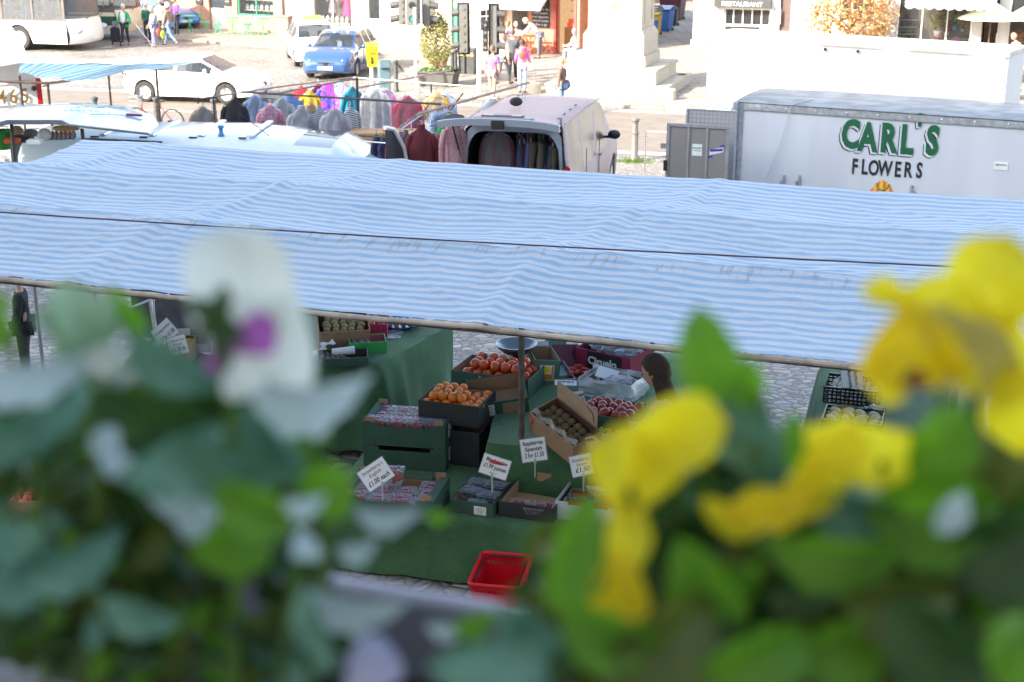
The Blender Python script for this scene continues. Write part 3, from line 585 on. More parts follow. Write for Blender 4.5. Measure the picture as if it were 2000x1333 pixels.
# --- silver van with its tailgate up
def silver_van():
    g = W(*uv_of(att(1003, 300, 20.6)), 0); g.z = gz(g.x, g.y)+.0
    fl = att(915, 330, 20.3); g = Vector((-.0, 20.55, 0)); g.z = gz(g.x, g.y); g.x = .02
    rz = R(77); t = thing('van', 'silver van with its tailgate raised, full of hanging clothes', 'van', g, rz)
    tab = [(0, .32, 1.02, 1.82, .86, .70), (.05, .3, 1.03, 1.86, .87, .72), (.6, .25, 1.04, 1.89, .88, .73), (2.4, .25, 1.03, 1.88, .88, .73), (3.1, .25, 1.02, 1.8, .88, .72), (3.5, .25, 1.01, 1.62, .88, .72), (4.1, .25, 1.03, 1.16, .87, .76), (4.5, .28, .95, 1.0, .84, .72), (4.68, .36, .7, .74, .74, .6)]
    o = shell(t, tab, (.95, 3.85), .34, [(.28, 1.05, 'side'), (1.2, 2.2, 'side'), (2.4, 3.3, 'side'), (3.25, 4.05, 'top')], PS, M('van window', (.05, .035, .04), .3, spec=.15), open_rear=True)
    for x in (.95, 3.85):
        for sg in (1, -1): wheel(t, x, sg*.74, .34, .22, sg)
    it = [(x+.02, max(.55, b+.3), c_, d-.06, e-.07, f-.06) for x, b, c_, d, e, f in tab[:6]]
    shell(t, it, (), .3, [], M('dark lining', (.06, .065, .07), .8), open_rear=True, name='load_bay')
    # opening surround
    m = MB()
    def arch(a, b):
        k = a*2-1; w_ = .86-.16*b*0; yy = math.copysign(min(1, abs(k)*1.25)**.7, k)
        hh = .62+1.2*(1-abs(k)**7); return (-.01-.03*b, yy*(.84-.09*b)*(1-.13*(hh-.6)/1.28), hh-.09*b*(1 if hh > .8 else 0))
    m.grid(41, 3, arch); m.build('door_surround', PWS, t, smooth=True, thick=.02)
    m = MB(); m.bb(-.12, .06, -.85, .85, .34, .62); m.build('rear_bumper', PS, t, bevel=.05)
    for sg in (1, -1): m = MB(); m.bb(-.04, .05, sg*.78-.07, sg*.78+.07, .8, 1.25); m.build('tail_light', REDL, t, bevel=.02)
    mirror_pair(t, 3.25, .87, 1.18, BLACK, .11)
    for x in (1.12, 2.28): m = MB(); [m.box((x, sg*.885, .9), (.012, .01, .85)) for sg in (1, -1)]; m.build('door_gap', BLACK, t)
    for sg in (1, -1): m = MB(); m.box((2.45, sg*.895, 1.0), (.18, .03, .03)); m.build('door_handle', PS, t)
    # red reflex strip low on the side, roof gutter rails
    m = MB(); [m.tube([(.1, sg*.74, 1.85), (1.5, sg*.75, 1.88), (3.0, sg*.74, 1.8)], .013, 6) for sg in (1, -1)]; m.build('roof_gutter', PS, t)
    # tailgate: hinged at the roof edge, swung up level
    tg = MB()
    def tgp(i, j, dz=0):
        k = 2*i-1; L_ = .98*j; y = k*(.72+.15*min(1, j*1.3)); return (.02-L_, y, 1.93+.14*j-.06*abs(k)**3+dz)
    tg.grid(17, 9, tgp); g1 = tg.build('tailgate', PWS, t, smooth=True, thick=.035)
    m = MB(); m.grid(17, 2, lambda i, j: (-.985+.03*j, (2*i-1)*.87, 2.06-.06*abs(2*i-1)**3-.10*j)); m.build('tailgate_lip', PWS, g1, thick=.02, smooth=True)
    m = MB(); m.grid(9, 3, lambda i, j: (-.5-.3*j, (2*i-1)*(.45-.06*abs(j-.5)*2), 2.02+.042*j-.06*abs((2*i-1)*.5)**3)); m.build('number_plate_holder', M('grey trim', (.3, .32, .36), .5), g1, thick=.02)
    m = MB(); m.bb(-.72, -.6, -.3, .3, 2.04, 2.062); m.build('number_plate', BLACK, g1)
    for k in (-.2, .2): m = MB(); m.bb(-.71, -.62, k-.07, k+.07, 2.062, 2.07); m.build('plate_lamp', M('beige lens', (.4, .36, .25), .4), g1)
    for sg in (1, -1):
        m = MB(); m.grid(8, 6, lambda i, j: (-.1-.75*i, sg*(.74+.14*i), 1.95+.06*i+.05*math.sin(i*PI)-.14*j*math.sin(.3+i*2.2))); m.build('gas_strut_cover', BLACK, g1, thick=.03, smooth=True)
        m = MB(); m.tube([(-.45, sg*.8, 1.9), (.0, sg*.76, 1.2)], [.012, .02], 8); m.build('gas_strut', BLACK, t)
        m = MB(); m.tube([(-.22, sg*.78, 1.57), (-.1, sg*.768, 1.37)], .024, 8); m.build('strut_sleeve', STEEL, t)
    m = MB(); m.bb(-1.0, -.93, -.09, .09, 1.92, 2.04); m.build('tailgate_latch', BLACK, g1, bevel=.01)
    m = MB(); [m.box((.25+.45*k, -.62+.0*k, 1.9), (.1, .03, .012)) for k in range(4)]; m.build('roof_fixing', BLACK, t)
    return t
VAN = silver_van()
# --- long white van with blue light, roof seen from above; its tail (left) has a lifted hatch
WHITEV = M('pale van paint', (.56, .66, .72), .25, var=.02, coat=.8)
def long_van():
    t = thing('van', 'long white van with ribbed roof panels and a small blue nozzle, nose to the right', 'van', (0, 0, 0), 0)
    ZR = 2.76  # roof height (world)
    a = atz(735, 292, ZR-.25); b = atz(260, 262, ZR-.05); d = a-b; rz = math.atan2(d.y, d.x)
    base = b.copy(); gzz = gz((a.x+b.x)/2, (a.y+b.y)/2); base.z = gzz
    t.location = base + Vector((-math.sin(rz), math.cos(rz), 0))*(-.15) - d.normalized()*1.45; t.rotation_euler = (0, 0, rz)
    H_ = ZR-gzz; L_ = 5.6
    tab = [(0, .35, 1.2, H_-.12, .9, .74), (.06, .3, 1.22, H_-.04, .94, .78), (.6, .28, 1.22, H_, .95, .8), (3.2, .28, 1.2, H_, .95, .8), (3.9, .28, 1.2, H_-.05, .95, .78), (4.15, .28, 1.18, H_-.1, .94, .78), (4.75, .28, 1.14, 1.35, .93, .8), (5.4, .3, .95, 1.0, .9, .76), (5.6, .4, .7, .74, .76, .6)]
    o = shell(t, tab, (.95, 4.75), .36, [(4.15, 4.73, 'top')], WHITEV)
    for x in (.95, 4.75):
        for sg in (1, -1): wheel(t, x, sg*.8, .36, .22, sg)
    m = MB()
    for x in (.5, 1.25, 2.0, 2.75, 3.5): m.prism([(x-.05, H_-.002), (x+.05, H_-.002), (x+.035, H_+.022), (x-.035, H_+.022)], -.7, .7, Matrix(((1, 0, 0, 0), (0, 0, 1, 0), (0, 1, 0, 0), (0, 0, 0, 1))))
    m.build('roof_rib', WHITEV, t, smooth=40)
    [MB().box((.4+.75*k, sg*.74, H_-.015), (.12, .03, .02)).build('roof_fixing', BLACK, t) for k in range(5) for sg in (1, -1)]
    p = t.matrix_basis.inverted() @ Vector((0, 0, 0))
    m = MB(); m.lathe([(.05, 0), (.05, .03), (.035, .05), (.03, .11), (.05, .12), (.045, .16), (.0, .17)], 12, (3.05, -.62, H_-.01)); m.build('roof_nozzle', M('blue plastic', (.03, .2, .45), .35), t, smooth=True)
    m = MB(); m.tube([(3.75, -.5, H_-.02), (3.3, -.55, H_+.35)], .006, 5); m.build('aerial', BLACK, t)
    mirror_pair(t, 4.45, .9, .95, BLACK, .1); return t
long_van()
def hatch_van():
    ZR = 3.12; a = atz(310, 240, ZR); b = atz(0, 262, ZR); d = a-b; rz = math.atan2(d.y, d.x)
    c = atz(150, 236, ZR); gzz = gz(c.x, c.y); t = thing('van', 'pale blue white van with its wide hatch lifted over groceries', 'van', (c.x, c.y+.1, gzz), R(-28)); H_ = ZR-gzz
    t.rotation_euler = (0, 0, 0); t.location = (0, 0, 0)
    LIP = [att(-60, 250, 19.0), att(-10, 240, 19.2), att(14, 234, 19.3), att(120, 234, 19.3), att(136, 242, 19.3), att(200, 249, 19.2), att(290, 259, 19.1)]
    TOP = [att(-60, 240, 21.6), att(0, 221, 21.6), att(60, 208, 21.5), att(150, 203, 21.4), att(240, 207, 21.2), att(300, 226, 20.6), att(309, 244, 20.0)]
    def pl(P, q): n_ = len(P)-1; q = min(n_-1e-6, q*n_); k = int(q); f = q-k; return P[k]*(1-f)+P[k+1]*f
    m = MB(); m.grid(40, 14, lambda i, j: tuple(pl(LIP, i)*(1-j)+pl(TOP, i)*j+Vector((0, 0, .10*math.sin(PI*min(1, j*1.05))*math.sin(PI*min(1, .1+i*.9)))))); h = m.build('tailgate', WHITEV, t, smooth=50, thick=.02)
    m = MB(); m.grid(40, 3, lambda i, j: tuple(pl(LIP, i)+Vector((0, .03*j, -.04*j*(1.6 if i < .55 else .8))))); m.build('tailgate_lip', M('grey plastic trim', (.25, .28, .33), .5), h, thick=.015)
    BT = M('blue lettering', (.1, .35, .5), .5); sf = lambda i, j: pl(LIP, i)*(1-j)+pl(TOP, i)*j+Vector((0, 0, .115*math.sin(PI*min(1, j*1.05))*math.sin(PI*min(1, .1+i*.9))))
    o_ = sf(.67, .45); text('ENGLISH', .2, BT, h, Matrix.Translation(o_+Vector((0, 0, .02))) @ rotm(.05, -.1, R(212)), 'lettering', sx=1.15, ext=.004); o_ = sf(.6, .62); text('FARM SHOP & DELI', .07, BT, h, Matrix.Translation(o_+Vector((0, 0, .02))) @ rotm(.05, -.06, R(210)), 'lettering', ext=.004)
    m = MB(); m.tube([sf(.7+.05*q, .25+.1*q)+Vector((0, 0, .01)) for q in range(5)], .006, 5); m.build('line_decal', BT, h)
    m = MB(); m.box(sf(.83, .62)+Vector((0, 0, .02)), (.24, .09, .035), rotm(0, .1, .25)); m.build('rear_lamp', M('purple lamp', (.22, .05, .16), .3), h, bevel=.012)
    # body of the van, to the right and behind the opening
    for (a_, c2, n_) in ((att(160, 252, 19.4), att(165, 300, 19.0), 'strut'), (att(22, 238, 19.5), att(24, 300, 19.0), 'strut')): m = MB(); m.tube([a_, (c2.x, c2.y, gzz+.4)], .025, 6); m.build(n_, BLACK, t)
    q1, q2 = att(-80, 300, 20.2), att(235, 300, 19.6); m = MB(); m.add([(q1.x, q1.y-.6, gzz+.5), (q2.x, q2.y-.6, gzz+.5), (q2.x+.2, q2.y+1.6, gzz+.5), (q1.x+.2, q1.y+1.6, gzz+.5)], [(0, 1, 2, 3)]); m.build('load_floor', M('grey load floor', (.3, .32, .34), .7), t, thick=.05)
    m = MB(); m.add([(q2.x+.2, q2.y+1.5, gzz+.3), (q1.x+.2, q1.y+1.5, gzz+.3), (q1.x+.2, q1.y+1.5, 2.8), (q2.x+.2, q2.y+1.5, 2.8)], [(0, 1, 2, 3)]); m.build('far_side', M('dark lining', (.06, .065, .07), .8), t, thick=.04)
    return t, H_
HV, HVH = hatch_van()
# --- white delivery van at the far left edge with a phone number on its flank
def number_van():
    # flank faces us; right rear corner falls from (40,68) to (82,215)
    t_ = 27.0; g = att(84, 222, t_); zz = gz(g.x, g.y); g.z = zz; t = thing('van', 'tall white van at the left edge with gold edged digits 2 465 on its flank', 'van', g, R(23))
    H_ = 2.55; ZK = 1.13; m = MB()
    def sec(i, j):
        x = -5.2*(1-i); cx = 1 if i < .97 else .995; prof = [(0, .3), (0, .9), (.01, 1.5), (.06, 2.0), (.14, 2.35), (.28, 2.5), (.55, H_), (1.0, H_+.02), (1.45, H_), (1.72, 2.5), (1.86, 2.35), (1.94, 2.0), (2., 1.5), (2., .9), (2., .3)]
        p = prof[int(round(j*14))]; return (x-(.35*max(0, (p[1]-1.0)/1.55)**2.4 if i == 1 else 0), p[0], p[1]*ZK)
    m.grid(12, 15, sec); m.add([sec(1, k/14) for k in range(15)], [tuple(range(15))]); m.add([sec(0, k/14) for k in range(15)], [tuple(range(15))]); m.build('body', M('van white', (.72, .74, .78), .3, var=.03, coat=.5), t, smooth=40)
    dg_ = M('gold digits', (.2, .13, .04), .5)
    for k, ch in enumerate('2465'):
        x = -1.0+[0, .3, .5, .7][k]; text(ch, .38, dg_, t, Matrix.Translation((x, -.012, 1.66)) @ rotm(PI/2), 'digit', sx=.8, bold=.004)
    for k, ch in enumerate('FRESH LOCALLY BAKED'[-4:]): pass
    text('S L I C E D', .24, dg_, t, Matrix.Translation((-1.7, -.0, 2.08)) @ rotm(PI/2), 'lettering', sx=.8)
    m = MB()
    for z in (1.05, 1.5, 1.95): m.bb(-5.1, -.12, -.012, .0, z, z+.015)
    m.build('side_moulding', M('grey seam', (.4, .42, .45), .6), t)
    m = MB(); m.bb(-.07, .02, -.02, .16, 1.4, 1.98); m.build('tail_light', REDL, t, bevel=.015); m = MB(); m.sphere((-.12, -.02, 1.8), .05); m.build('door_stop', BLACK, t)
    m = MB(); m.bb(-2.6, -1.55, -.013, -.003, 1.7, 2.05); m.build('picture_panel', M('brown print', (.35, .17, .1), .5, var=.4, scale=5), t)
    for x in (-.95, -4.3): wheel(t, x, .1, .34, .2, -1); wheel(t, x, 1.9, .34, .2, 1)
number_van()
# --- buses
def bus(label, px, py, rz, L, green=False):
    g = G(px, py); t = thing('bus', label, 'bus', g, rz); H_ = 3.0; w = 1.25  # origin: front centre on the ground, x forward
    body = M('cream bus paint' if green else 'white bus paint', (.68, .62, .45) if green else (.75, .73, .68), .3, var=.03, coat=.5); lo = M('dark green bus paint', (.01, .09, .06), .3, coat=.5)
    m = MB(); prof = [(0, .3), (.06, .38), (.1, .6), (.02, .95), (-.12, 1.6), (-.32, 2.5), (-.5, H_)]
    def nose(i, j):
        k = 2*i-1; a = min(5.999, j*6); q = int(a); f = a-q; x = prof[q][0]+(prof[q+1][0]-prof[q][0])*f; z = prof[q][1]+(prof[q+1][1]-prof[q][1])*f
        return (x-.42*abs(k)**3.2, k*w, z)
    # lower nose panel
    N = MB(); N.grid(21, 9, lambda i, j: nose(i, j*.58)); N.build('front_panel', body, t, smooth=True)
    S_ = MB(); S_.grid(21, 8, lambda i, j: nose(i, .58+j*.37)); S_.build('windscreen', thin('bus glass', (.1, .11, .12), .55, .04), t, smooth=True)
    N = MB(); N.grid(21, 3, lambda i, j: nose(i, .95+j*.05)); N.build('roof_header', body, t, smooth=True)
    fx = -.42-.05
    b = MB(); wx = [(-2.6), (-L+2.4)]
    def side(sg):
        segs = 60; y = sg*w
        for k in range(segs):
            x0 = fx-(L-.5)*k/segs; x1 = fx-(L-.5)*(k+1)/segs; zb = []
            for x in (x0, x1):
                z = .3
                for q in wx:
                    if abs(x-q) < .55: z = max(z, .48+math.sqrt(.55**2-(x-q)**2))
                zb.append(z)
            b.quad((x0, y, zb[0]), (x1, y, zb[1]), (x1, y, 1.15), (x0, y, 1.15))
        b.quad((fx, y, 1.15), (fx-L+.5, y, 1.15), (fx-L+.5, y*.99, 1.18), (fx, y*.99, 1.18)); b.quad((fx, y, 2.45), (fx-L+.5, y, 2.45), (fx-L+.5, y*.93, H_), (fx, y*.93, H_))
    side(1); side(-1); b.quad((fx, -w*.93, H_), (fx, w*.93, H_), (fx-L+.5, w*.93, H_), (fx-L+.5, -w*.93, H_)); b.quad((fx-L+.5, -w, .3), (fx-L+.5, w, .3), (fx-L+.5, w, H_), (fx-L+.5, -w, H_))
    b.build('body', body, t)
    if green:
        for sg in (1, -1): m = MB(); m.bb(fx-L+.5, fx, sg*w-.004 if sg > 0 else -w-.008, sg*w+.008 if sg > 0 else -w+.004, .62, 1.0); m.build('green_band', lo, t)
        m = MB()
        for k in range(-3, 4): m.box((.14-.06*abs(k/3)**3, k*.22, .62), (.02, .03, .3), rotm(.5*(1 if k % 2 else -1)))
        m.build('grille_bars', body, t)
    # pillars + glass
    gl = thin('bus glass', (.1, .11, .12), .55, .04); nb = int(L/1.35)
    for sg in (1, -1):
        for k in range(nb):
            x1 = fx-.1-(L-.9)*k/nb; x0 = fx-.1-(L-.9)*(k+.94)/nb; door = (sg < 0 and k in (0,)) and False
            m = MB(); m.quad((x0, sg*w*.995, 1.18), (x1, sg*w*.995, 1.18), (x1, sg*w*.975, 2.45), (x0, sg*w*.975, 2.45)); o = m.build('side_window', gl, t)
            f = MB(); f.bb(x1, x1+.09, sg*w*.985-.03, sg*w*.985+.03, 1.16, 2.47); f.bb(x0, x1, sg*w*.99-.015, sg*w*.99+.015, 1.16, 1.23); f.bb(x0, x1, sg*w*.98-.015, sg*w*.98+.015, 2.05, 2.09); f.build('frame', M('dark bus trim', (.12, .1, .09), .6), o)
    for k in range(nb*1):
        for sg in (-1, 1):
            x = fx-1.9-1.0*k
            if x < -L+1: continue
            m = MB(); m.bb(x, x+.12, sg*.65-.42, sg*.65+.42, .9, 1.75); m.bb(x, x+.5, sg*.65-.42, sg*.65+.42, .8, .95); m.build('seat', M('blue bus seat', (.12, .14, .3), .9, var=.4, scale=20), t, bevel=.04)
    for k in range(4): m = MB(); m.tube([(fx-1.2-k*2, .35*(-1)**k, .5), (fx-1.2-k*2, .35*(-1)**k, 2.8)], .02, 6); m.build('grab_pole', M('yellow pole', (.7, .5, .02), .5), t)
    for x in wx:
        for sg in (1, -1): wheel(t, x, sg*(w-.17), .48, .28, sg, 8)
    for sg in (1, -1):
        m = MB(); m.sphere((-.1, sg*.95, .82), (.16, .17, .13), 12, 8); m.build('headlight', HEADL, t, smooth=True)
    m = MB(); m.bb(.05, .1, -.26, .26, .42, .52); m.build('number_plate', PLATEW, t)
    m = MB(); m.tube([(.0, -.5, 1.22), (-.1, .2, 1.35)], .015, 5); m.tube([(.0, .5, 1.22), (-.1, 1.0, 1.4)], .015, 5); m.build('wiper', BLACK, t)
    m = MB(); m.bb(-.6, -L+.6, -w*.8, w*.8, .28, .5); m.build('underbody', BLACK, t); return t
bus('white single deck bus facing right, nearest to the cobbled crossing', 186, 96, R(-14), 10.5)
bus('cream and green bus standing behind the white bus, slatted front grille', 272, 74, R(-9), 9.5, True)
# ================================================================== TRAILERS, TAIL LIFT
# Carl's Flowers trailer: near top edge passes (1440,199) and (2000,238)
ZT = 3.1; pa = atz(1437, 200, ZT); pb = atz(2000, 238, ZT); dd = pb-pa; rz = math.atan2(dd.y, dd.x)
zg = gz(pa.x, pa.y); t = thing('market_trailer', 'white box trailer lettered CARL\'S FLOWERS with a metal roof', 'trailer', (pa.x, pa.y, zg), rz); Hh = ZT-zg; LT = 5.2; DT = 1.75
PANEL = M('off white panel', (.52, .58, .65), .4, var=.09, scale=1.5, streak=True); GALV = M('galvanised frame', (.42, .46, .5), .45, .6, var=.25, scale=12)
LOCALT = []
def tp(px, py):   # pixel -> (x along side, z) on the side plane
    p0 = Vector((pa.x, pa.y, 0)); n = Vector((-math.sin(rz), math.cos(rz), 0)); r = ray(px, py); k = ((p0-Vector((0, 0, HC))).dot(n))/r.dot(n); p = Vector((0, 0, HC))+r*k
    return ((p-p0).dot(Vector((math.cos(rz), math.sin(rz), 0))), p.z-zg)
m = MB(); m.bb(.1, LT-.1, .02, DT-.02, .45, Hh-.06); m.build('side_panel', PANEL, t)
m = MB()
for (x0, x1) in ((0, .13), (LT-.13, LT)):
    for (y0, y1) in ((-.005, .1), (DT-.1, DT)): m.bb(x0, x1, y0, y1, .42, Hh-.0)
for (y0, y1) in ((-.01, .08), (DT-.08, DT)): m.bb(.13, LT-.13, y0, y1, Hh-.11, Hh); m.bb(.13, LT-.13, y0, y1, .42, .5)
for x0 in (0, LT-.1): m.bb(x0, x0+.1, .1, DT-.1, Hh-.11, Hh); m.bb(x0, x0+.1, .1, DT-.1, .42, .5)
m.build('frame', GALV, t, bevel=.006)
m = MB(); m.tube([(.012, -.05, .5), (.012, -.05, Hh+.01)], .05, 8); m.build('corner_post', GALV, t)
rf = bpy.data.materials.new('shade mottled roof'); rf.use_nodes = True; n = rf.node_tree; b = n.nodes['Principled BSDF']; tc = n.nodes.new('ShaderNodeTexCoord'); mp_ = n.nodes.new('ShaderNodeMapping'); mp_.inputs['Scale'].default_value = (2.2, 3.2, 1); nz = n.nodes.new('ShaderNodeTexNoise'); nz.inputs['Scale'].default_value = 1.3
rp = n.nodes.new('ShaderNodeValToRGB'); rp.color_ramp.elements[0].position = .42; rp.color_ramp.elements[0].color = (.03, .028, .03, 1); rp.color_ramp.elements[1].position = .6; rp.color_ramp.elements[1].color = (.10, .11, .125, 1)  # dappled shade on the roof put into the sheet colour
n.links.new(tc.outputs['Object'], mp_.inputs[0]); n.links.new(mp_.outputs[0], nz.inputs['Vector']); n.links.new(nz.outputs['Fac'], rp.inputs[0]); n.links.new(rp.outputs[0], b.inputs['Base Color']); b.inputs['Roughness'].default_value = .35; b.inputs['Metallic'].default_value = .3
m = MB(); m.grid(30, 6, lambda i, j: (-.02+(LT+.04)*i, -.02+(DT+.04)*j, Hh+.012+.03*math.sin(j*PI))); m.build('roof', rf, t, smooth=True, thick=.01)
m = MB()
for k in range(11): m.sphere((.35+k*.48, -.014, Hh-.05), .014, 8, 6)
m.sphere((.06, -.01, Hh-.08), .014, 8, 6); m.sphere((.06, -.01, Hh-.16), .014, 8, 6)
m.build('rivet', CHROME, t); m = MB()
for k in range(12):
    for z in (Hh-1.12, Hh-1.2): m.sphere((.42+k*.42, .018, z), .011, 8, 6)
m.build('bolt', M('painted bolt', (.5, .52, .55), .5), t)
m = MB(); m.sphere((-.02, -.04, Hh-.17), (.05, .04, .12), 10, 8); m.build('marker_lamp', M('amber red lamp', (.25, .08, .06), .3), t, smooth=True)
GRN = M('green sign paint', (.006, .10, .045), .5); 
c1 = tp(1741, 274); l1, r1 = tp(1645, 270), tp(1838, 280); cw = r1[0]-l1[0]
def ptxt(s, px, py, h, mat, sx, rot=0., dy=0., bold=.01, name='lettering', ext=.003):
    x, z = tp(px, py); return text(s, h, mat, t, Matrix.Translation((x, .012-dy, z)) @ rotm(PI/2, 0, 0) @ Matrix.Rotation(rot, 4, 'Z'), name, sx=sx, bold=bold, ext=ext)
for k, (ch, px, py) in enumerate((('C', 1661, 265), ('A', 1695, 271), ('R', 1735, 273), ('L', 1771, 276), ("'", 1795, 257), ('S', 1821, 278))):
    ptxt(ch, px-5.5, py+4.5, .6, INK, .66, 0, .0, .03, 'letter_shadow', .002); ptxt(ch, px-3, py+2.5, .605, PANEL, .66, 0, .004, .034, 'letter_gap', .002); ptxt(ch, px, py, .6, GRN, .66, 0, .008, .026, 'letter', .003)
for k, (ch, px, py) in enumerate((('F', 1669, 327), ('L', 1688, 328), ('O', 1706, 330), ('W', 1728, 331), ('E', 1753, 333), ('R', 1773, 334), ('S', 1795, 335))): ptxt(ch, px, py, .33, INK, .62, 0, 0, .008, 'letter')
x, z = tp(1722, 384); m = MB()
for k in range(-4, 5): m.sphere((x+k*.045, .012, z-.012*abs(k)**1.3), (.075, .006, .26-.01*k*k), 14, 10)
PK = bpy.data.materials.new('pumpkin print'); PK.use_nodes = True; n = PK.node_tree; b = n.nodes['Principled BSDF']; tc = n.nodes.new('ShaderNodeTexCoord'); wvv = n.nodes.new('ShaderNodeTexWave'); wvv.inputs['Scale'].default_value = 3.2; wvv.inputs['Distortion'].default_value = 1.5; rp = n.nodes.new('ShaderNodeValToRGB'); rp.color_ramp.elements[0].color = (.55, .14, .01, 1); rp.color_ramp.elements[1].color = (.85, .45, .06, 1); n.links.new(tc.outputs['Object'], wvv.inputs[0]); n.links.new(wvv.outputs['Fac'], rp.inputs[0]); n.links.new(rp.outputs[0], b.inputs[0])
pk = m.build('pumpkin_picture', PK, t, smooth=True)
m = MB(); m.tube([(x-.1, .0, z+.2), (x-.06, .0, z+.12), (x, .0, z+.1), (x+.06, .0, z+.13), (x+.1, .0, z+.2)], .013, 6); m.build('stalk', M('stalk green', (.15, .3, .03), .6), pk)
for px in (1526, 1531, 1556, 1561.5, 1780, 1785):
    x, z = tp(px, 352 if px < 1700 else 372); hgt = .2 if px in (1531, 1561.5, 1780) else .1; m = MB(); m.bb(x-.018, x+.018, -.02, .018, z-.25, z-.02+hgt-.1); m.build('bracket', GALV, t)
x, z = tp(1955, 325); m = MB(); m.bb(x-.1, x+.1, .01, .02, z-.06, z+.06); s_ = m.build('sticker', M('white sticker', (.7, .74, .74), .5), t); text('genuine', .05, GRN, s_, Matrix.Translation((x, .008, z+.02)) @ rotm(PI/2), 'sticker_print', ext=.001)
m = MB(); x0, z0 = tp(1545, 207); x1, z1 = tp(1497, 350); m.tube([(x0+.2, .6, Hh+.05), (x0+.02, .0, Hh+.02), (x0, -.03, Hh-.05), ((x0+x1)/2+.04, -.03, (z0+z1)/2), (x1, -.03, z1)], .006, 5)
c_ = m.build('cord', M('grey cord', (.45, .48, .55), .7)); tag(c_, 'thin grey cord hanging over the side of the lettered trailer', 'cord'); c_.location = t.location; c_.rotation_euler = t.rotation_euler
for x in (.9, 1.7, 3.9): wheel(t, x, .2, .3, .2, -1); wheel(t, x, DT-.2, .3, .2, 1)
# grey tail door on the left end, with stickers, and tread plate ramp behind
g0 = att(1298, 345, 20.6); ga = atz(1303, 240, 2.95); gb_ = atz(1425, 247, 2.95); dg_ = gb_-ga; rz2 = math.atan2(dg_.y, dg_.x); zgg = gz(ga.x, ga.y); LG = dg_.length
t2 = thing('trailer_door', 'grey steel trailer door in three panels standing open beside the lettered trailer', 'door', (ga.x, ga.y, zgg), rz2); HG = 2.95-zgg
GREYS = M('grey hammered paint', (.23, .225, .23), .6, var=.08, scale=60, bump=.15)
m = MB(); m.bb(.05, LG-.02, 0, .03, .3, HG-.03); m.build('panel', GREYS, t2)
m = MB(); m.bb(0, .05, -.02, .04, .28, HG); m.bb(LG-.04, LG, -.02, .04, .28, HG); m.bb(.05, LG-.04, -.02, .04, HG-.05, HG)
for k in (1, 2): x = .05+(LG-.09)*k/3; m.bb(x-.02, x+.02, -.022, .0, .28, HG-.05)
m.bb(-.09, 0, -.01, .02, HG-.4, HG-.32); m.build('frame', M('grey frame paint', (.3, .31, .32), .5, .2, var=.15), t2, bevel=.004)
m = MB(); m.bb(LG*.42, LG*.58, -.006, -.001, HG-.48, HG-.3); s_ = m.build('sticker', M('pale sticker', (.7, .78, .78), .5), t2); text('GENUINE', .035, GRN, s_, Matrix.Translation((LG*.5, -.008, HG-.36)) @ rotm(PI/2), 'sticker_print', ext=.001); text('SPARE PARTS', .022, GRN, s_, Matrix.Translation((LG*.5, -.008, HG-.4)) @ rotm(PI/2), 'sticker_print', ext=.001)
BLU = M('royal blue print', (.03, .04, .4), .5); m = MB(); m.add([(LG*.7, -.004, HG-.46), (LG*.92, -.004, HG-.4), (LG*.92, -.004, HG-.32), (LG*.7, -.004, HG-.38)], [(0, 1, 2, 3)]); s_ = m.build('sticker', M('white sticker', (.7, .74, .74), .5), t2, thick=.002)
m = MB(); m.box((LG*.81, -.008, HG-.375), (LG*.2, .002, .035), rotm(0, -.12, 0)); m.box((LG*.9, -.008, HG-.31), (.07, .002, .025), rotm(0, -.3, 0)); m.box((LG*.72, -.008, HG-.48), (.07, .002, .025), rotm(0, -.3, 0)); m.build('sticker_print', BLU, s_)
m = MB(); m.tube([(LG*.2, -.03, .3), (LG*.2, -.03, 1.0)], .025, 8); m.box((LG*.24, -.03, .8), (.08, .03, .1)); m.build('bolt_handle', STEEL, t2)
m = MB(); [m.box((.0, .0, z), (.06, .07, .16)) for z in (.6, 1.2)]; m.build('hinge', BLACK, t2)
TRD = bpy.data.materials.new('tread plate'); TRD.use_nodes = True; n = TRD.node_tree; b = n.nodes['Principled BSDF']; tc = n.nodes.new('ShaderNodeTexCoord'); ck = n.nodes.new('ShaderNodeTexChecker'); ck.inputs['Scale'].default_value = 22; mp_ = n.nodes.new('ShaderNodeMapping'); mp_.inputs['Rotation'].default_value = (0, .785, 0); n.links.new(tc.outputs['Object'], mp_.inputs[0]); n.links.new(mp_.outputs[0], ck.inputs[0]); ck.inputs[1].default_value = (.36, .38, .41, 1); ck.inputs[2].default_value = (.48, .5, .53, 1); n.links.new(ck.outputs[0], b.inputs[0]); b.inputs['Roughness'].default_value = .45; b.inputs['Metallic'].default_value = .4
gc = atz(1341, 212, 3.12); t3 = thing('tail_ramp', 'tread plate ramp folded upright behind the grey trailer door', 'ramp', (gc.x, gc.y, gz(gc.x, gc.y)), rz2); HR = 3.12-t3.location.z; LR = (atz(1432, 220, 3.12)-gc).length
m = MB(); m.bb(.03, LR, 0, .03, .2, HR-.02); m.build('tread_plate', TRD, t3); m = MB(); m.bb(0, .03, -.02, .05, .15, HR); m.bb(.03, LR, -.012, .045, HR-.02, HR); m.build('edge_frame', GALV, t3)
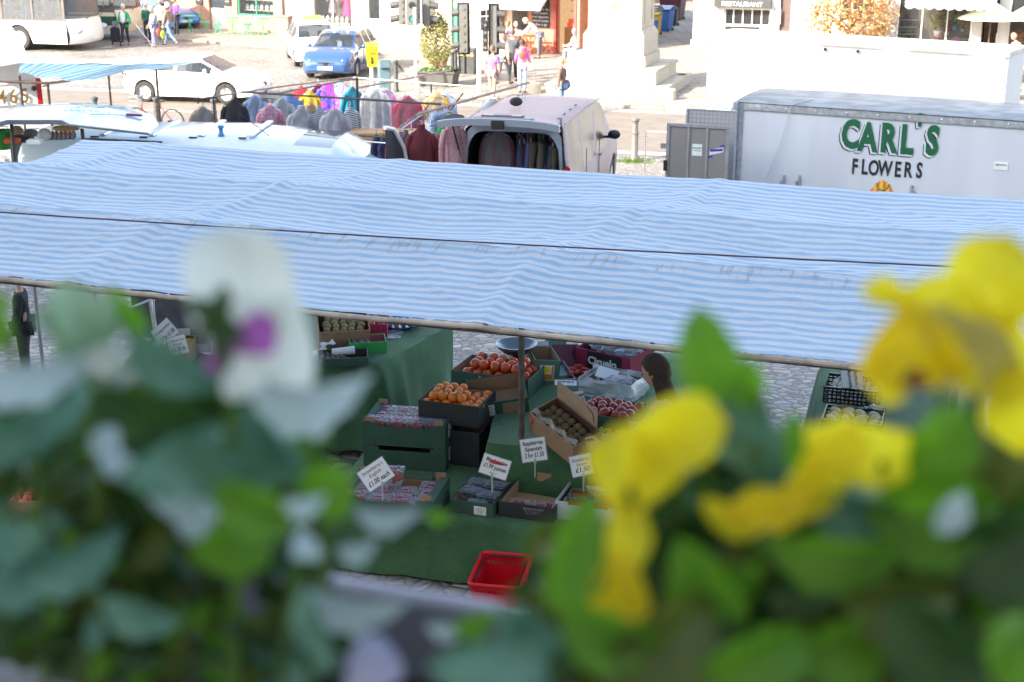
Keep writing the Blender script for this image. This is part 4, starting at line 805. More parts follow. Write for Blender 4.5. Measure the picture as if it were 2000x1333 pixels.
# big white lorry behind
la = atz(1383, 67, 3.45); lb = atz(1970, 103, 3.45); dl = lb-la; rzl = math.atan2(dl.y, dl.x); Ll = dl.length
t4 = thing('lorry_body', 'large plain white box trailer behind the lettered trailer', 'trailer', (la.x, la.y, 0), rzl)
m = MB(); m.bb(0, Ll, 0, 1.3, .5, 3.42); m.build('box', M('gleaming white panel', (.62, .62, .62), .45, var=.02), t4, bevel=.04)
m = MB(); m.bb(-.02, Ll+.02, -.025, .06, 3.36, 3.46); m.bb(-.02, Ll+.02, 1.24, 1.325, 3.36, 3.46); m.bb(Ll-.06, Ll+.02, 0.06, 1.24, 3.36, 3.46); m.bb(-.02, .06, 0.06, 1.24, 3.36, 3.46); m.build('roof_rail', M('cream rail', (.6, .57, .5), .5), t4, bevel=.01)
[MB().sphere((Ll*q, -.035, 3.3), .03, 8, 6).build('rivet', BLACK, t4) for q in (.42, .53)]
for x in (1.2, 2.1, Ll-1): wheel(t4, x, .25, .42, .25, -1); wheel(t4, x, 1.05, .42, .25, 1)
# ================================================================== MARKET STALL CANOPY
def stripe_mat(name, per, white=(.70, .76, .83), blue=(.39, .59, .79), dirt_and_shade=True, transl=.38):
    m = bpy.data.materials.new(name); m.use_nodes = True; n = m.node_tree; b = n.nodes['Principled BSDF']; L = n.links.new
    uv = n.nodes.new('ShaderNodeUVMap'); sp = n.nodes.new('ShaderNodeSeparateXYZ'); L(uv.outputs[0], sp.inputs[0])
    mo = n.nodes.new('ShaderNodeMath'); mo.operation = 'MULTIPLY'; mo.inputs[1].default_value = 1/per; L(sp.outputs[1], mo.inputs[0])
    fr = n.nodes.new('ShaderNodeMath'); fr.operation = 'FRACT'; L(mo.outputs[0], fr.inputs[0])
    rp = n.nodes.new('ShaderNodeValToRGB'); e = rp.color_ramp.elements; e[0].position = 0; e[0].color = (0, 0, 0, 1); e[1].position = .08; e[1].color = (1, 1, 1, 1); x = e.new(.46); x.color = (1, 1, 1, 1); x = e.new(.54); x.color = (0, 0, 0, 1); L(fr.outputs[0], rp.inputs[0])
    mx = n.nodes.new('ShaderNodeMixRGB'); mx.inputs[1].default_value = white+(1,); mx.inputs[2].default_value = blue+(1,); L(rp.outputs[0], mx.inputs[0]); last = mx.outputs[0]
    mp = n.nodes.new('ShaderNodeMapping'); mp.inputs['Scale'].default_value = (7, 1.0, 1); L(uv.outputs[0], mp.inputs[0])
    if dirt_and_shade:
        # rust and dirt stains where the cloth rubs on the rods (v 1.0-1.5) and scattered creases
        nz = n.nodes.new('ShaderNodeTexNoise'); nz.inputs['Scale'].default_value = 3.2; nz.inputs['Detail'].default_value = 8; nz.inputs['Roughness'].default_value = .72; L(mp.outputs[0], nz.inputs[0])
        r2 = n.nodes.new('ShaderNodeValToRGB'); r2.color_ramp.elements[0].position = .54; r2.color_ramp.elements[1].position = .74; L(nz.outputs['Fac'], r2.inputs[0])
        band = n.nodes.new('ShaderNodeMapRange'); band.interpolation_type = 'SMOOTHSTEP'; ab = n.nodes.new('ShaderNodeMath'); ab.operation = 'SUBTRACT'; ab.inputs[1].default_value = 1.12; L(sp.outputs[1], ab.inputs[0]); aa = n.nodes.new('ShaderNodeMath'); aa.operation = 'ABSOLUTE'; L(ab.outputs[0], aa.inputs[0])
        L(aa.outputs[0], band.inputs[0]); band.inputs[1].default_value = .03; band.inputs[2].default_value = .28; band.inputs[3].default_value = 1; band.inputs[4].default_value = .15
        mm = n.nodes.new('ShaderNodeMath'); mm.operation = 'MULTIPLY'; L(r2.outputs[0], mm.inputs[0]); L(band.outputs[0], mm.inputs[1])
        m2 = n.nodes.new('ShaderNodeMixRGB'); m2.inputs[2].default_value = (.36, .25, .16, 1); L(mm.outputs[0], m2.inputs[0]); L(last, m2.inputs[1]); last = m2.outputs[0]
        ds = n.nodes.new('ShaderNodeTexNoise'); ds.inputs['Scale'].default_value = 1.1; L(uv.outputs[0], ds.inputs[0]); m3 = n.nodes.new('ShaderNodeMixRGB'); m3.blend_type = 'SOFT_LIGHT'; m3.inputs[0].default_value = .35; L(last, m3.inputs[1]); L(ds.outputs['Fac'], m3.inputs[2]); last = m3.outputs[0]
    if dirt_and_shade:
        for (sv, wd_) in ((1.155, .02), (2.475, .013)):  # shade along both canopy creases painted as dark lines
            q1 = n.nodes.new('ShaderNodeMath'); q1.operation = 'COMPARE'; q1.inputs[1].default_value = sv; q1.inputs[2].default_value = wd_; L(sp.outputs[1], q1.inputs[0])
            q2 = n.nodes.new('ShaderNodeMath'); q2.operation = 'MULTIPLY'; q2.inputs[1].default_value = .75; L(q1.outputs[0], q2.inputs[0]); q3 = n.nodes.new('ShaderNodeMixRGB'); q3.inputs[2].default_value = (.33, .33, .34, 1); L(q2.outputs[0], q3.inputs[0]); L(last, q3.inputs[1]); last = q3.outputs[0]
    L(last, b.inputs['Base Color']); b.inputs['Roughness'].default_value = .5; b.inputs['Specular IOR Level'].default_value = .4
    wv = n.nodes.new('ShaderNodeTexNoise'); wv.inputs['Scale'].default_value = 9; wv.inputs['Detail'].default_value = 6; wv.inputs['Distortion'].default_value = 1.2; L(uv.outputs[0], wv.inputs[0])
    bp = n.nodes.new('ShaderNodeBump'); bp.inputs['Strength'].default_value = .5; bp.inputs['Distance'].default_value = .02; L(wv.outputs['Fac'], bp.inputs['Height']); L(bp.outputs[0], b.inputs['Normal'])
    if transl:
        tr = n.nodes.new('ShaderNodeBsdfTranslucent'); L(last, tr.inputs[0]); ms = n.nodes.new('ShaderNodeMixShader'); ms.inputs[0].default_value = transl; o = n.nodes['Material Output']; L(b.outputs[0], ms.inputs[1]); L(tr.outputs[0], ms.inputs[2]); L(ms.outputs[0], o.inputs[0])
    return m
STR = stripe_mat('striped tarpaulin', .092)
def cloth_grid(name, mat, parent, fn, nu, nv, uvf, thick=0):
    vs = [fn(i/(nu-1), j/(nv-1)) for j in range(nv) for i in range(nu)]; fs = [(j*nu+i, j*nu+i+1, (j+1)*nu+i+1, (j+1)*nu+i) for j in range(nv-1) for i in range(nu-1)]
    me = bpy.data.meshes.new(name); me.from_pydata([tuple(v) for v in vs], [], fs); uv = me.uv_layers.new(name='u')
    for p in me.polygons:
        for li in p.loop_indices: k = me.loops[li].vertex_index; uv.data[li].uv = uvf((k % nu)/(nu-1), (k//nu)/(nv-1))
    me.materials.append(mat); me.polygons.foreach_set('use_smooth', [True]*len(me.polygons)); o = bpy.data.objects.new(name, me); C.objects.link(o)
    if parent is not None: o.parent = parent
    return o
U0, U1 = -8.2, 7.2
PROF = [(7.55, 4.0), (8.68, 4.19), (10.0, 4.2), (11.5, 4.14)]
RAFT = [-8.1, -5.6, -2.75, .02, 2.9, 6.0]
seg = [math.dist(PROF[i], PROF[i+1]) for i in range(3)]; ST = sum(seg)
def prof_at(s):
    for i in range(3):
        if s <= seg[i] or i == 2:
            t = min(1, s/seg[i]); a, b = PROF[i], PROF[i+1]; return a[0]+(b[0]-a[0])*t, a[1]+(b[1]-a[1])*t, i, t
        s -= seg[i]
def canopy_pt(i, j):
    s = ST*j; v, z, k, t = prof_at(s); u = U0+(U1-U0)*i
    # between rafters the cloth sags, also between rods
    ks = [r for r in RAFT]; d = min(abs(u-r-(.0 if k == 0 else .25*(v-8.7))) for r in ks); sagu = min(1, d/1.3)
    sag = (.04, .13, .14)[k]*math.sin(t**.75*PI)*(.55+.45*sagu)
    z -= sag + .008*sagu
    z += .012*math.exp(-(d/.06)**2)
    # tension wrinkles
    wr = noise.noise(Vector((u*2.3+v*1.2, v*1.1, 0)))*.022 + noise.noise(Vector((u*5.2-v*3.1, v*3.2, 4)))*.012 + noise.noise(Vector((u*1.1, v*7.5, 9)))*.007
    ri = abs(noise.noise(Vector((u*1.6+v*2.6, v*.9-u*.5, 2.)))); wr += .014*max(0, 1-ri*9)
    wr += .03*math.exp(-d*d/.12)*noise.noise(Vector((u*9, v*2.2, 1)))
    edge = min(1, t*4) if k == 0 else (min(1, (1-t)*4) if k == 2 else 1)
    z += .62*wr*(.35+.65*edge)
    if j < .02: z -= .012*abs(noise.noise(Vector((u*2, 0, 7))))
    v += .012*noise.noise(Vector((u*1.3, v*2, 5)))
    return W(u, v, z)
def canopy_uv(i, j):
    s = ST*j; u = U0+(U1-U0)*i; v, z, k, t = prof_at(s)
    d = min(abs(u-r-(.0 if k == 0 else .25*(v-8.7))) for r in RAFT)
    return (u, s+.009*noise.noise(Vector((u*.8, s*1.1, 3)))+.005*noise.noise(Vector((u*3, s*2.2, 8)))-.03*math.exp(-(d/.16)**2))
ct_ = thing('market_canopy', 'long blue and white striped tarpaulin canopy over the fruit stall', 'canopy', (0, 0, 0))
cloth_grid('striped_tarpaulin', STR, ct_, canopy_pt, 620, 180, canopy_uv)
# rolled dirty hem along the front edge
HEM = M('grubby hem', (.46, .40, .34), .85, var=.45, scale=5, bump=.5, bscale=30)
m = MB(); P = []
for k in range(120): u = U0+(U1-U0)*k/119; p = canopy_pt(k/119, 0); P.append((p.x, p.y, p.z-.028-.006*noise.noise(Vector((u*4, 1, 1)))))
m.tube(P, [.017+.006*noise.noise(Vector((k*.7, 3, 3))) for k in range(120)], 8); m.build('front_hem', HEM, ct_, smooth=True)
m = MB(); P = [canopy_pt(k/119, 1)-Vector((0, 0, .02)) for k in range(120)]; m.tube(P, .015, 6); m.build('rear_hem', HEM, ct_)
# torn flap hanging at the centre corner
m = MB(); c = W(-.28, 7.54, 3.985); m.grid(14, 5, lambda i, j: tuple(W(-.6+.75*i, 7.53-.01*j, 3.985-j*(.02+.05*math.sin(i*PI)**2)-.01*noise.noise(Vector((i*9, j*3, 0))))));
m.build('torn_flap', M('stained flap', (.5, .38, .26), .8, var=.4, scale=9, streak=True), ct_, smooth=True, thick=.004)
for (v, z) in (PROF[1], PROF[2], (7.62, 3.98), (11.4, 4.1)):
    m = MB(); m.tube([W(U0, v, z-.045), W(U1, v, z-.045)], .017, 8); m.build('rod', POLEM, ct_)
for u in RAFT:
    for v in (8.55, 10.9):
        if v < 9 and u < -5: continue
        p = W(u-.06 if v < 9 else u+.3, v); m = MB(); zt = 4.1 if v < 9 else 4.0; z0 = gz(p.x, p.y); m.tube([(p.x, p.y, z0), (p.x, p.y, zt)], .021, 8); m.build('pole', POLEM, ct_)
    m = MB(); m.tube([tuple(W(u, 7.6, 3.95)), tuple(W(u, 8.68, 4.06)), tuple(W(u+.3, 10, 4.02)), tuple(W(u+.6, 11.45, 3.96))], .014, 6); m.build('rafter', POLEM, ct_)
ROPE = M('maroon rope', (.07, .035, .05), .8); m = MB(); a = att(0, 415, 10.2); b = att(2000, 528, 8.72); d = b-a
m.tube([a+d*(-.35)]+[a+d*k/20+Vector((0, 0, -.02*math.sin(k/20*PI))) for k in range(21)]+[a+d*1.3], .0055, 6); tag(m.build('rope', ROPE), 'dark rope stretched just above the striped canopy', 'rope')
# ================================================================== second little awning at the upper left
ca = thing('stall_awning', 'small blue striped awning with its sunlit top coloured white at the upper left', 'awning', (0, 0, 0))
STR2 = stripe_mat('bright striped awning', .24, (.68, .74, .78), (.2, .55, .72), False, .3)
TA = {'bl': att(-40, 128, 23.5), 'l': att(30, 122, 23.), 'f1': att(134, 160, 21.6), 'f2': att(60, 143, 22.4), 'r': att(338, 132, 24.5), 'br': att(400, 118, 27.5), 'bk': att(250, 104, 30)}
A1, A2, A3, A4 = att(-60, 152, 22.6), att(36, 143, 22.3), att(132, 158, 21.8), att(345, 128, 25.0)
T1, T2, T3, T4 = att(-60, 138, 23.6), att(40, 123, 22.5), att(240, 127, 23.3), att(392, 122, 26.5)
B1, B2 = att(-60, 118, 29), att(395, 113, 31)
def poly(Ps, t):
    n_ = len(Ps)-1; a = min(n_-1e-6, t*n_); k = int(a); f = a-k; return Ps[k]*(1-f)+Ps[k+1]*f
def aw(i, j): p = poly([T2, T3*.5+T2*.5, T3, T3*.5+T4*.5, T4], i)*(1-j) + poly([A2, A3*.45+A2*.55, A3, A3*.45+A4*.55, A4], i)*j; p.z += .035*noise.noise(Vector((i*9, j*2, 1)))+.02*math.sin(i*19)*j; return p
cloth_grid('valance', STR2, ca, aw, 60, 10, lambda i, j: (j, i*5.0+.25*j))
def at_(i, j): p = poly([T1, T2, T3, T4], i)*(1-j)+poly([B1, B1*.6+B2*.4, B2], i)*j; p.z += .05*noise.noise(Vector((i*6, j*4, 2)))-.06*math.sin(j*PI)*math.sin(i*PI); return p
cloth_grid('awning_top', M('sunlit white canvas', (.78, .78, .76), .7, var=.03), ca, at_, 50, 20, lambda i, j: (i, j))  # sunlight on the awning top put into a plain white cloth colour
TUB = M('brown tube', (.16, .1, .07), .6, .1, var=.3)
def pole(par, px, y0, t, r=.02, name='pole', mat=None, lean=0):
    a = att(px, y0, t); g = gz(a.x, a.y); m = MB(); m.tube([(a.x, a.y, a.z), (a.x+lean, a.y, g)], r, 8); return m.build(name, mat or TUB, par)
pole(ca, 93, 163, 22.2, .022); pole(ca, 212, 148, 23.2, .018); pole(ca, 305, 138, 24.3, .022); pole(ca, 38, 148, 22.4, .02)
m = MB(); m.tube([att(-30, 158, 22.6), att(95, 163, 22.2), att(136, 158, 21.9)], .022, 6); m.build('front_bar', TUB, ca)
m = MB(); m.tube([att(82, 170, 22.2), att(95, 166, 22.2)], .012, 6); m.build('bracket', TUB, ca)
cl = MB(); c_ = att(244, 145, 23.0); cl.tube([c_+Vector((-.04, 0, .02)), c_, c_+Vector((.03, 0, -.04))], .012, 5); cl.tube([c_+Vector((.03, 0, .03)), c_+Vector((-.02, 0, -.04))], .01, 5); cl.build('clip', BLACK, ca)
# ================================================================== CLOTHES STALL
def pat_mat(name, kind, a, b, sc=40):
    if name in MATS: return MATS[name]
    m = bpy.data.materials.new(name); m.use_nodes = True; n = m.node_tree; bs = n.nodes['Principled BSDF']; L = n.links.new; tc = n.nodes.new('ShaderNodeTexCoord')
    mp = n.nodes.new('ShaderNodeMapping'); L(tc.outputs['Object'], mp.inputs[0])
    if kind == 'hstripe':
        w_ = n.nodes.new('ShaderNodeTexWave'); w_.bands_direction = 'Z'; w_.inputs['Scale'].default_value = sc; L(mp.outputs[0], w_.inputs[0]); f = w_.outputs['Fac']
    elif kind == 'vstripe':
        w_ = n.nodes.new('ShaderNodeTexWave'); w_.bands_direction = 'X'; w_.inputs['Scale'].default_value = sc; L(mp.outputs[0], w_.inputs[0]); f = w_.outputs['Fac']
    elif kind == 'spots':
        w_ = n.nodes.new('ShaderNodeTexVoronoi'); w_.inputs['Scale'].default_value = sc; L(mp.outputs[0], w_.inputs[0]); f = w_.outputs['Distance']
    else:
        w_ = n.nodes.new('ShaderNodeTexNoise'); w_.inputs['Scale'].default_value = sc; w_.inputs['Distortion'].default_value = 1.5; L(mp.outputs[0], w_.inputs[0]); f = w_.outputs['Fac']
    rp = n.nodes.new('ShaderNodeValToRGB'); e = rp.color_ramp.elements; c = {'hstripe': .5, 'vstripe': .5, 'spots': .33}.get(kind, .5); e[0].position = c-.04; e[1].position = c+.04; e[0].color = a+(1,); e[1].color = b+(1,)
    L(f, rp.inputs[0]); L(rp.outputs[0], bs.inputs[0]); bs.inputs['Roughness'].default_value = .85; MATS[name] = m; return m
FILM = thin('clear garment film', (.7, .76, .85), .93, .12)
def cloth(col): return M('cloth%.2f%.2f%.2f' % col, col, .9, var=.18, scale=9, bump=.3, bscale=60)
def garment(label, p, rz, mat, ln=.72, wd=.22, sleeves=True, film=True, group='garments on the clothes stall', neck=False, seed=0, name='hanging_garment', cat='garment', fat=.055):
    t = thing(name, label, cat, p, rz, group); rs = random.Random(seed)
    ph = rs.random()*6; kf = rs.choice((5, 6, 7))
    lv = [(-.07, .035, .6), (-.1, .06, .7), (-.135, .105, .7), (-.18, .155, .8), (-.235, .185, 1), (-.32, .182, 1.15)]+[(-.32-(ln-.32)*k/6, .182+(wd*.86-.182)*k/6+.006*math.sin(k*2+ph), 1.2+.12*k) for k in range(1, 7)]
    def fn(i, j):
        a = min(len(lv)-1.0001, j*(len(lv)-1)); k = int(a); f = a-k; z, w_, d = [lv[k][q]*(1-f)+lv[k+1][q]*f for q in range(3)]; w_ = w_*wd/.22
        th = 2*PI*i; fold = 1+.28*j*math.sin(th*kf+ph)+.12*math.sin(th*11+ph*3+j*4)*j
        return (math.copysign(abs(math.cos(th))**.8, math.cos(th))*w_*(1+.05*(fold-1)), math.sin(th)*fat*d*fold, z)
    m = MB(); m.grid(40, 20, fn, cu=True); m.add([fn(i/40, 1) for i in range(40)], [tuple(range(40))])
    if neck: m.lathe([(.06, -.1), (.062, -.04), (.05, -.035)], 12, sy=.7)
    m.build('cloth', mat, t, smooth=60)
    if sleeves:
        for sg in (1, -1):
            m = MB(); sx = wd/.22; m.tube([(sg*.15*sx, 0, -.2), (sg*.19*sx, .0, -.28), (sg*.212*sx, .02, -.42), (sg*.218*sx, .03, -.58), (sg*.21*sx, .03, -ln*.92)], [.045, .05, .045, .04, .036], 10); m.build('sleeve', mat, t, smooth=True)
    m = MB(); m.tube([(0, 0, -.1), (0, 0, -.03), (.02, 0, -.012), (.018, 0, .012), (0, 0, .018), (-.018, 0, .008)], .004, 5); m.tube([(-.18, 0, -.165), (0, 0, -.095), (.18, 0, -.165)], .008, 5); m.build('hanger', BLACK if rs.random() < .6 else PAPER, t)
    if film:
        def ff(i, j):
            x, y, z = fn(i, j); th = 2*PI*i; k = 1.1+.16*j; return (x*k+.014*math.sin(j*17+th*3), y*1.5+.012*math.sin(th*5+j*9)+(.012 if y > 0 else -.012), z*1.05+.02 if j < .99 else z*1.08)
        m = MB(); m.grid(40, 22, ff, cu=True)
        if sleeves: m.grid(24, 14, lambda i, j: (math.cos(2*PI*i)*(.06+.19*min(1, j*2.6))*wd/.22, math.sin(2*PI*i)*(.05+.06*j)+.008*math.sin(i*40+j*12), -.1-.06*min(1, j*3)-(ln*.98-.16)*j), cu=True)
        m.build('film_cover', FILM, t, smooth=True)
    return t
def hang(px, ytop, t_, rz, *a, **k): p = att(px, ytop-6, t_); return garment(a[0], p, rz, *a[1:], **k)
LEO = pat_mat('pink leopard', 'spots', (.05, .02, .03), (.6, .2, .3), 34); STB = pat_mat('navy stripes', 'hstripe', (.02, .02, .03), (.55, .55, .58), 11); STW = pat_mat('pale blue stripes', 'hstripe', (.2, .25, .4), (.6, .65, .7), 13)
MUL = pat_mat('blue magenta print', 'noise', (.05, .08, .5), (.65, .04, .35), 5); PNK = pat_mat('pink blue print', 'noise', (.7, .08, .4), (.15, .35, .7), 4); RGD = pat_mat('red dress print', 'noise', (.03, .4, .1), (.42, .03, .09), 7)
DOT = pat_mat('red dotted lace', 'spots', (.25, .02, .06), (.5, .3, .35), 60)
h = []
hang(395, 207, 24.2, .15, 'olive brown blouse under clear film, leftmost on the clothes stall', cloth((.22, .17, .1)), ln=.62, seed=1)
hang(456, 193, 24.6, .1, 'black jacket hanging second from the left on the clothes stall', cloth((.02, .022, .03)), ln=.75, film=False, seed=2)
hang(496, 185, 25.4, 0, 'pale denim blue shirt behind the black jacket', cloth((.2, .3, .5)), ln=.8, seed=3)
hang(526, 203, 23.8, .05, 'pink leopard print top under clear film', LEO, ln=.72, seed=4)
hang(549, 190, 24.7, .1, 'grey top under clear film beside the pink leopard print', cloth((.35, .38, .42)), ln=.8, seed=5)
hang(567, 182, 25.6, 0, 'plain mid blue jumper hanging at the back of the rail', cloth((.1, .18, .42)), ln=.7, film=False, seed=6)
hang(588, 208, 23.4, 0, 'grey roll neck jumper with a white tag under clear film', cloth((.3, .3, .31)), ln=.75, wd=.24, neck=True, seed=7)
hang(606, 200, 23.9, .3, 'orange yellow top half hidden behind the grey roll neck', cloth((.7, .38, .03)), ln=.7, seed=8)
hang(622, 205, 23.6, 1.1, 'dark striped jacket hung edge on between the grey jumpers', STB, ln=.75, seed=9, film=False)
hang(653, 210, 23.2, -.05, 'lilac grey V neck jumper with a round tag under clear film', cloth((.36, .33, .38)), ln=.76, wd=.24, seed=10)
hang(683, 208, 23.4, .9, 'black and white striped cardigan beside the dark post', STB, ln=.8, film=False, seed=11)
hang(588, 168, 26.5, .1, 'bright red top on the rear rail', cloth((.55, .02, .04)), ln=.7, film=False, seed=12)
hang(604, 176, 26.2, .5, 'yellow and red top on the rear rail', cloth((.75, .5, .04)), ln=.7, film=False, seed=13)
hang(620, 162, 26.4, .9, 'dark maroon anorak on the rear rail', cloth((.15, .02, .06)), ln=.7, film=False, seed=14)
hang(640, 160, 26.3, .2, 'royal blue and magenta patterned jacket on the rear rail', MUL, ln=.7, film=False, seed=15)
hang(664, 158, 26.3, -.2, 'hot pink jacket with blue patches on the rear rail', PNK, ln=.75, film=False, seed=16)
hang(686, 168, 26.1, .7, 'teal anorak next to the dark post', cloth((.02, .2, .28)), ln=.8, film=False, seed=17)
hang(731, 168, 25.0, 0, 'sunlit white blouse under clear film', cloth((.78, .74, .72)), ln=.85, wd=.24, seed=18)
hang(750, 172, 25.6, .5, 'pink edged white top behind the white blouse', cloth((.7, .25, .5)), ln=.8, seed=19)
hang(795, 186, 24.2, .05, 'crimson cardigan with white tag under clear film', cloth((.62, .02, .09)), ln=.78, wd=.25, seed=20)
hang(852, 177, 25.2, 0, 'mustard yellow top under clear film', cloth((.65, .36, .04)), ln=.6, seed=21)
hang(867, 180, 25.8, .3, 'pale blue top under film behind the mustard one', cloth((.5, .56, .7)), ln=.6, seed=22)
hang(822, 244, 20.8, .1, 'maroon roll neck jumper in front of the striped shirt', cloth((.12, .02, .03)), ln=.8, film=False, neck=True, seed=23)
hang(843, 244, 21.3, 1.2, 'blue and white striped shirt beside the maroon roll neck', STW, ln=.8, film=False, seed=24)
hang(792, 252, 21.5, 1.35, 'dark grey top left of the maroon roll neck', cloth((.07, .07, .09)), ln=.7, film=False, seed=25)
hang(803, 250, 21.7, 1.35, 'tan trousers hung among dark tops', cloth((.35, .22, .1)), ln=.7, film=False, sleeves=False, seed=26)
hang(783, 256, 21.9, 1.3, 'plum coloured top on the low rail', cloth((.2, .05, .12)), ln=.7, film=False, seed=27)
for k in range(7):
    hang(846+k*4.5, 219-k*.8, 21.6+.05*k, 1.35, 'pale blue shirt in clear film, one of a tightly packed row', cloth([(.45, .52, .66), (.5, .55, .62), (.4, .5, .62), (.55, .5, .62)][k % 4]), ln=.95, seed=30+k, group='pale shirts packed on the rail', fat=.035)
hang(878, 217, 21.0, .75, 'red and green patterned dress at the end of the pale shirts', RGD, ln=1.05, wd=.2, film=False, seed=40)
hang(884, 232, 20.6, .5, 'red dotted lace top in front of the patterned dress', DOT, ln=1.0, wd=.18, film=False, seed=41)
for k in range(6): hang(899+k*7, 236, 23.0, 1.3, 'grey blue garment in film hanging behind the open van', cloth([(.3, .34, .45), (.45, .45, .5), (.5, .35, .38)][k % 3]), ln=1.0, seed=50+k, group='garments behind the van', fat=.035)
for k in range(4): hang(735+k*14, 262+k*1, 22.0, 1.2, 'folded dark jeans on the low rail', cloth([(.03, .04, .09), (.05, .05, .12), (.2, .05, .1), (.3, .32, .4)][k]), ln=.45, seed=60+k, film=False, sleeves=False, group='dark jeans on the low rail')
# in the van: local frame of the van
def invan(x, y, z, rz, *a, **k):
    p = VAN.matrix_basis @ Vector((x, y, z)); return garment(a[0], p, VAN.rotation_euler[2]+rz, *a[1:], **k)
bpy.context.view_layer.update()
invan(.12, .27, 1.80, PI/2, 'plum jumper in film hanging in the back of the silver van', cloth((.09, .02, .05)), ln=.95, wd=.24, seed=70, name='hanging_garment')
vc = [(.06, .07, .16), (.3, .03, .05), (.08, .12, .3), (.25, .04, .03), (.1, .08, .06), (.05, .05, .05), (.12, .11, .1), (.03, .06, .08), (.05, .08, .1), (.3, .02, .06), (.1, .09, .06), (.22, .27, .4)]
for k in range(12): invan(.3+.02*(k % 3), -.02-.055*k, 1.74-.012*abs(k-4), .25+.1*math.sin(k), 'garment in film in the packed row on the right side of the silver van', cloth(vc[k]), ln=1.02, wd=.19, sleeves=(k % 2 == 0), film=(k % 3 == 0), seed=71+k, group='garments packed in the silver van', fat=.03)
invan(.55, .55, 1.62, .2, 'black coat at the left side of the silver van', cloth((.02, .02, .025)), ln=1.1, seed=90, film=False)
# frame of the stall
fr = thing('clothes_rail_frame', 'dark tubular frame with slanting rails carrying the clothes', 'rail', (0, 0, 0))
def rail(a, b, r=.016, mat=POLEM, name='rail'): m = MB(); m.tube([a, b], r, 8); return m.build(name, mat, fr)
PINKP = M('pinkish pole', (.3, .2, .17), .5, .3, var=.2)
rail(att(392, 193, 24), att(545, 170, 25.2), .014, PINKP); rail(att(545, 170, 25.2), att(700, 150, 26.4), .014, PINKP); rail(att(472, 180, 24), att(862, 204, 22.8), .018, BLACK)
rail(att(540, 183, 23.8), att(698, 153, 24.6), .016, PINKP); rail(att(700, 172, 24.0), att(880, 138, 26.5), .016, PINKP); rail(att(815, 224, 20.6), att(1032, 162, 23.2), .022, PINKP)
rail(att(690, 152, 25), att(960, 172, 24.5), .01, PAPER); rail(att(780, 255, 20.7), att(838, 215, 21.2), .014, STEEL); rail(att(700, 265, 22), att(775, 270, 21.6), .016, BLACK); rail(att(705, 276, 21.8), att(778, 282, 21.4), .012, STEEL)
for (px, y0, t_, r_) in ((697, 152, 24.3, .022), (873, 207, 22.6, .022), (842, 165, 25.4, .016), (416, 189, 24.1, .012)): pole(fr, px, y0, t_, r_, 'post', BLACK)
for k in range(9): m = MB(); c_ = att(780+k*7, 250-k*5, 20.9+.05*k); m.tube([c_, c_+Vector((.03, 0, .05)), c_+Vector((.06, 0, 0))], .005, 5); m.build('hook', STEEL, fr)
for (px, py, t_) in ((842, 200, 22.9), (905, 182, 22.0)): m = MB(); c_ = att(px, py, t_); m.tube([c_, c_+Vector((-.1, 0, -.12)), c_+Vector((-.22, 0, -.3))], .012, 6); m.build('chain', BLACK, fr)
m = MB(); c_ = att(388, 192, 24); m.tube([c_, c_+Vector((-.07, 0, -.03))], .015, 5); m.tube([c_, c_+Vector((-.02, 0, -.09))], .015, 5); m.build('clamp', BLACK, fr)
hang(958, 190, 22.6, .2, 'empty clear film cover hanging beside the van roof, left of two', cloth((.75, .78, .84)), ln=.3, wd=.2, sleeves=False, seed=95); hang(1020, 186, 22.8, .2, 'empty clear film cover hanging beside the van roof, right of two', cloth((.75, .78, .84)), ln=.3, wd=.16, sleeves=False, seed=96)
m = MB(); c_ = att(1008, 199, 21.6); m.sphere(c_, (.1, .03, .07), 12, 8); m.tube([c_+Vector((0, 0, .05)), c_+Vector((.03, 0, .1)), c_+Vector((.06, 0, .08))], .006, 5); tag(m.build('spare_hanger', BLACK, smooth=True), 'bunch of black hangers resting above the silver van roof', 'hanger')
# wooden crate table under the clothes, bags and eggs in the hatch van
def simple(name, label, cat, mb, mat, smooth=False, bevel=0., group=None): return tag(mb.build(name, mat, None, smooth=smooth, bevel=bevel), label, cat, group)
m = MB(); c_ = att(735, 262, 23.0); m.box(c_+Vector((0, .3, -.35)), (1.5, .5, .7)); simple('wooden_box', 'brown wooden box behind the passenger door of the white van', 'box', m, M('ply box', (.4, .24, .12), .8), bevel=.01)
# open passenger door of the long van
c_ = att(752, 250, 20.3); dt = thing('open_door', 'open front door of the long white van', 'door', c_, R(62))
m = MB(); m.tube([(0, 0, 0), (.22, 0, -.05), (.48, 0, -.35), (.62, 0, -.8)], .03, 8); m.bb(0, .62, -.02, .02, -1.5, -.8); m.build('door_panel', WHITE, dt, smooth=40); m = MB(); m.add([(0, 0, -.02), (.22, 0, -.07), (.46, 0, -.35), (.6, 0, -.8), (0, 0, -.8)], [(0, 1, 2, 3, 4)]); m.build('pane', GLASSD, dt)
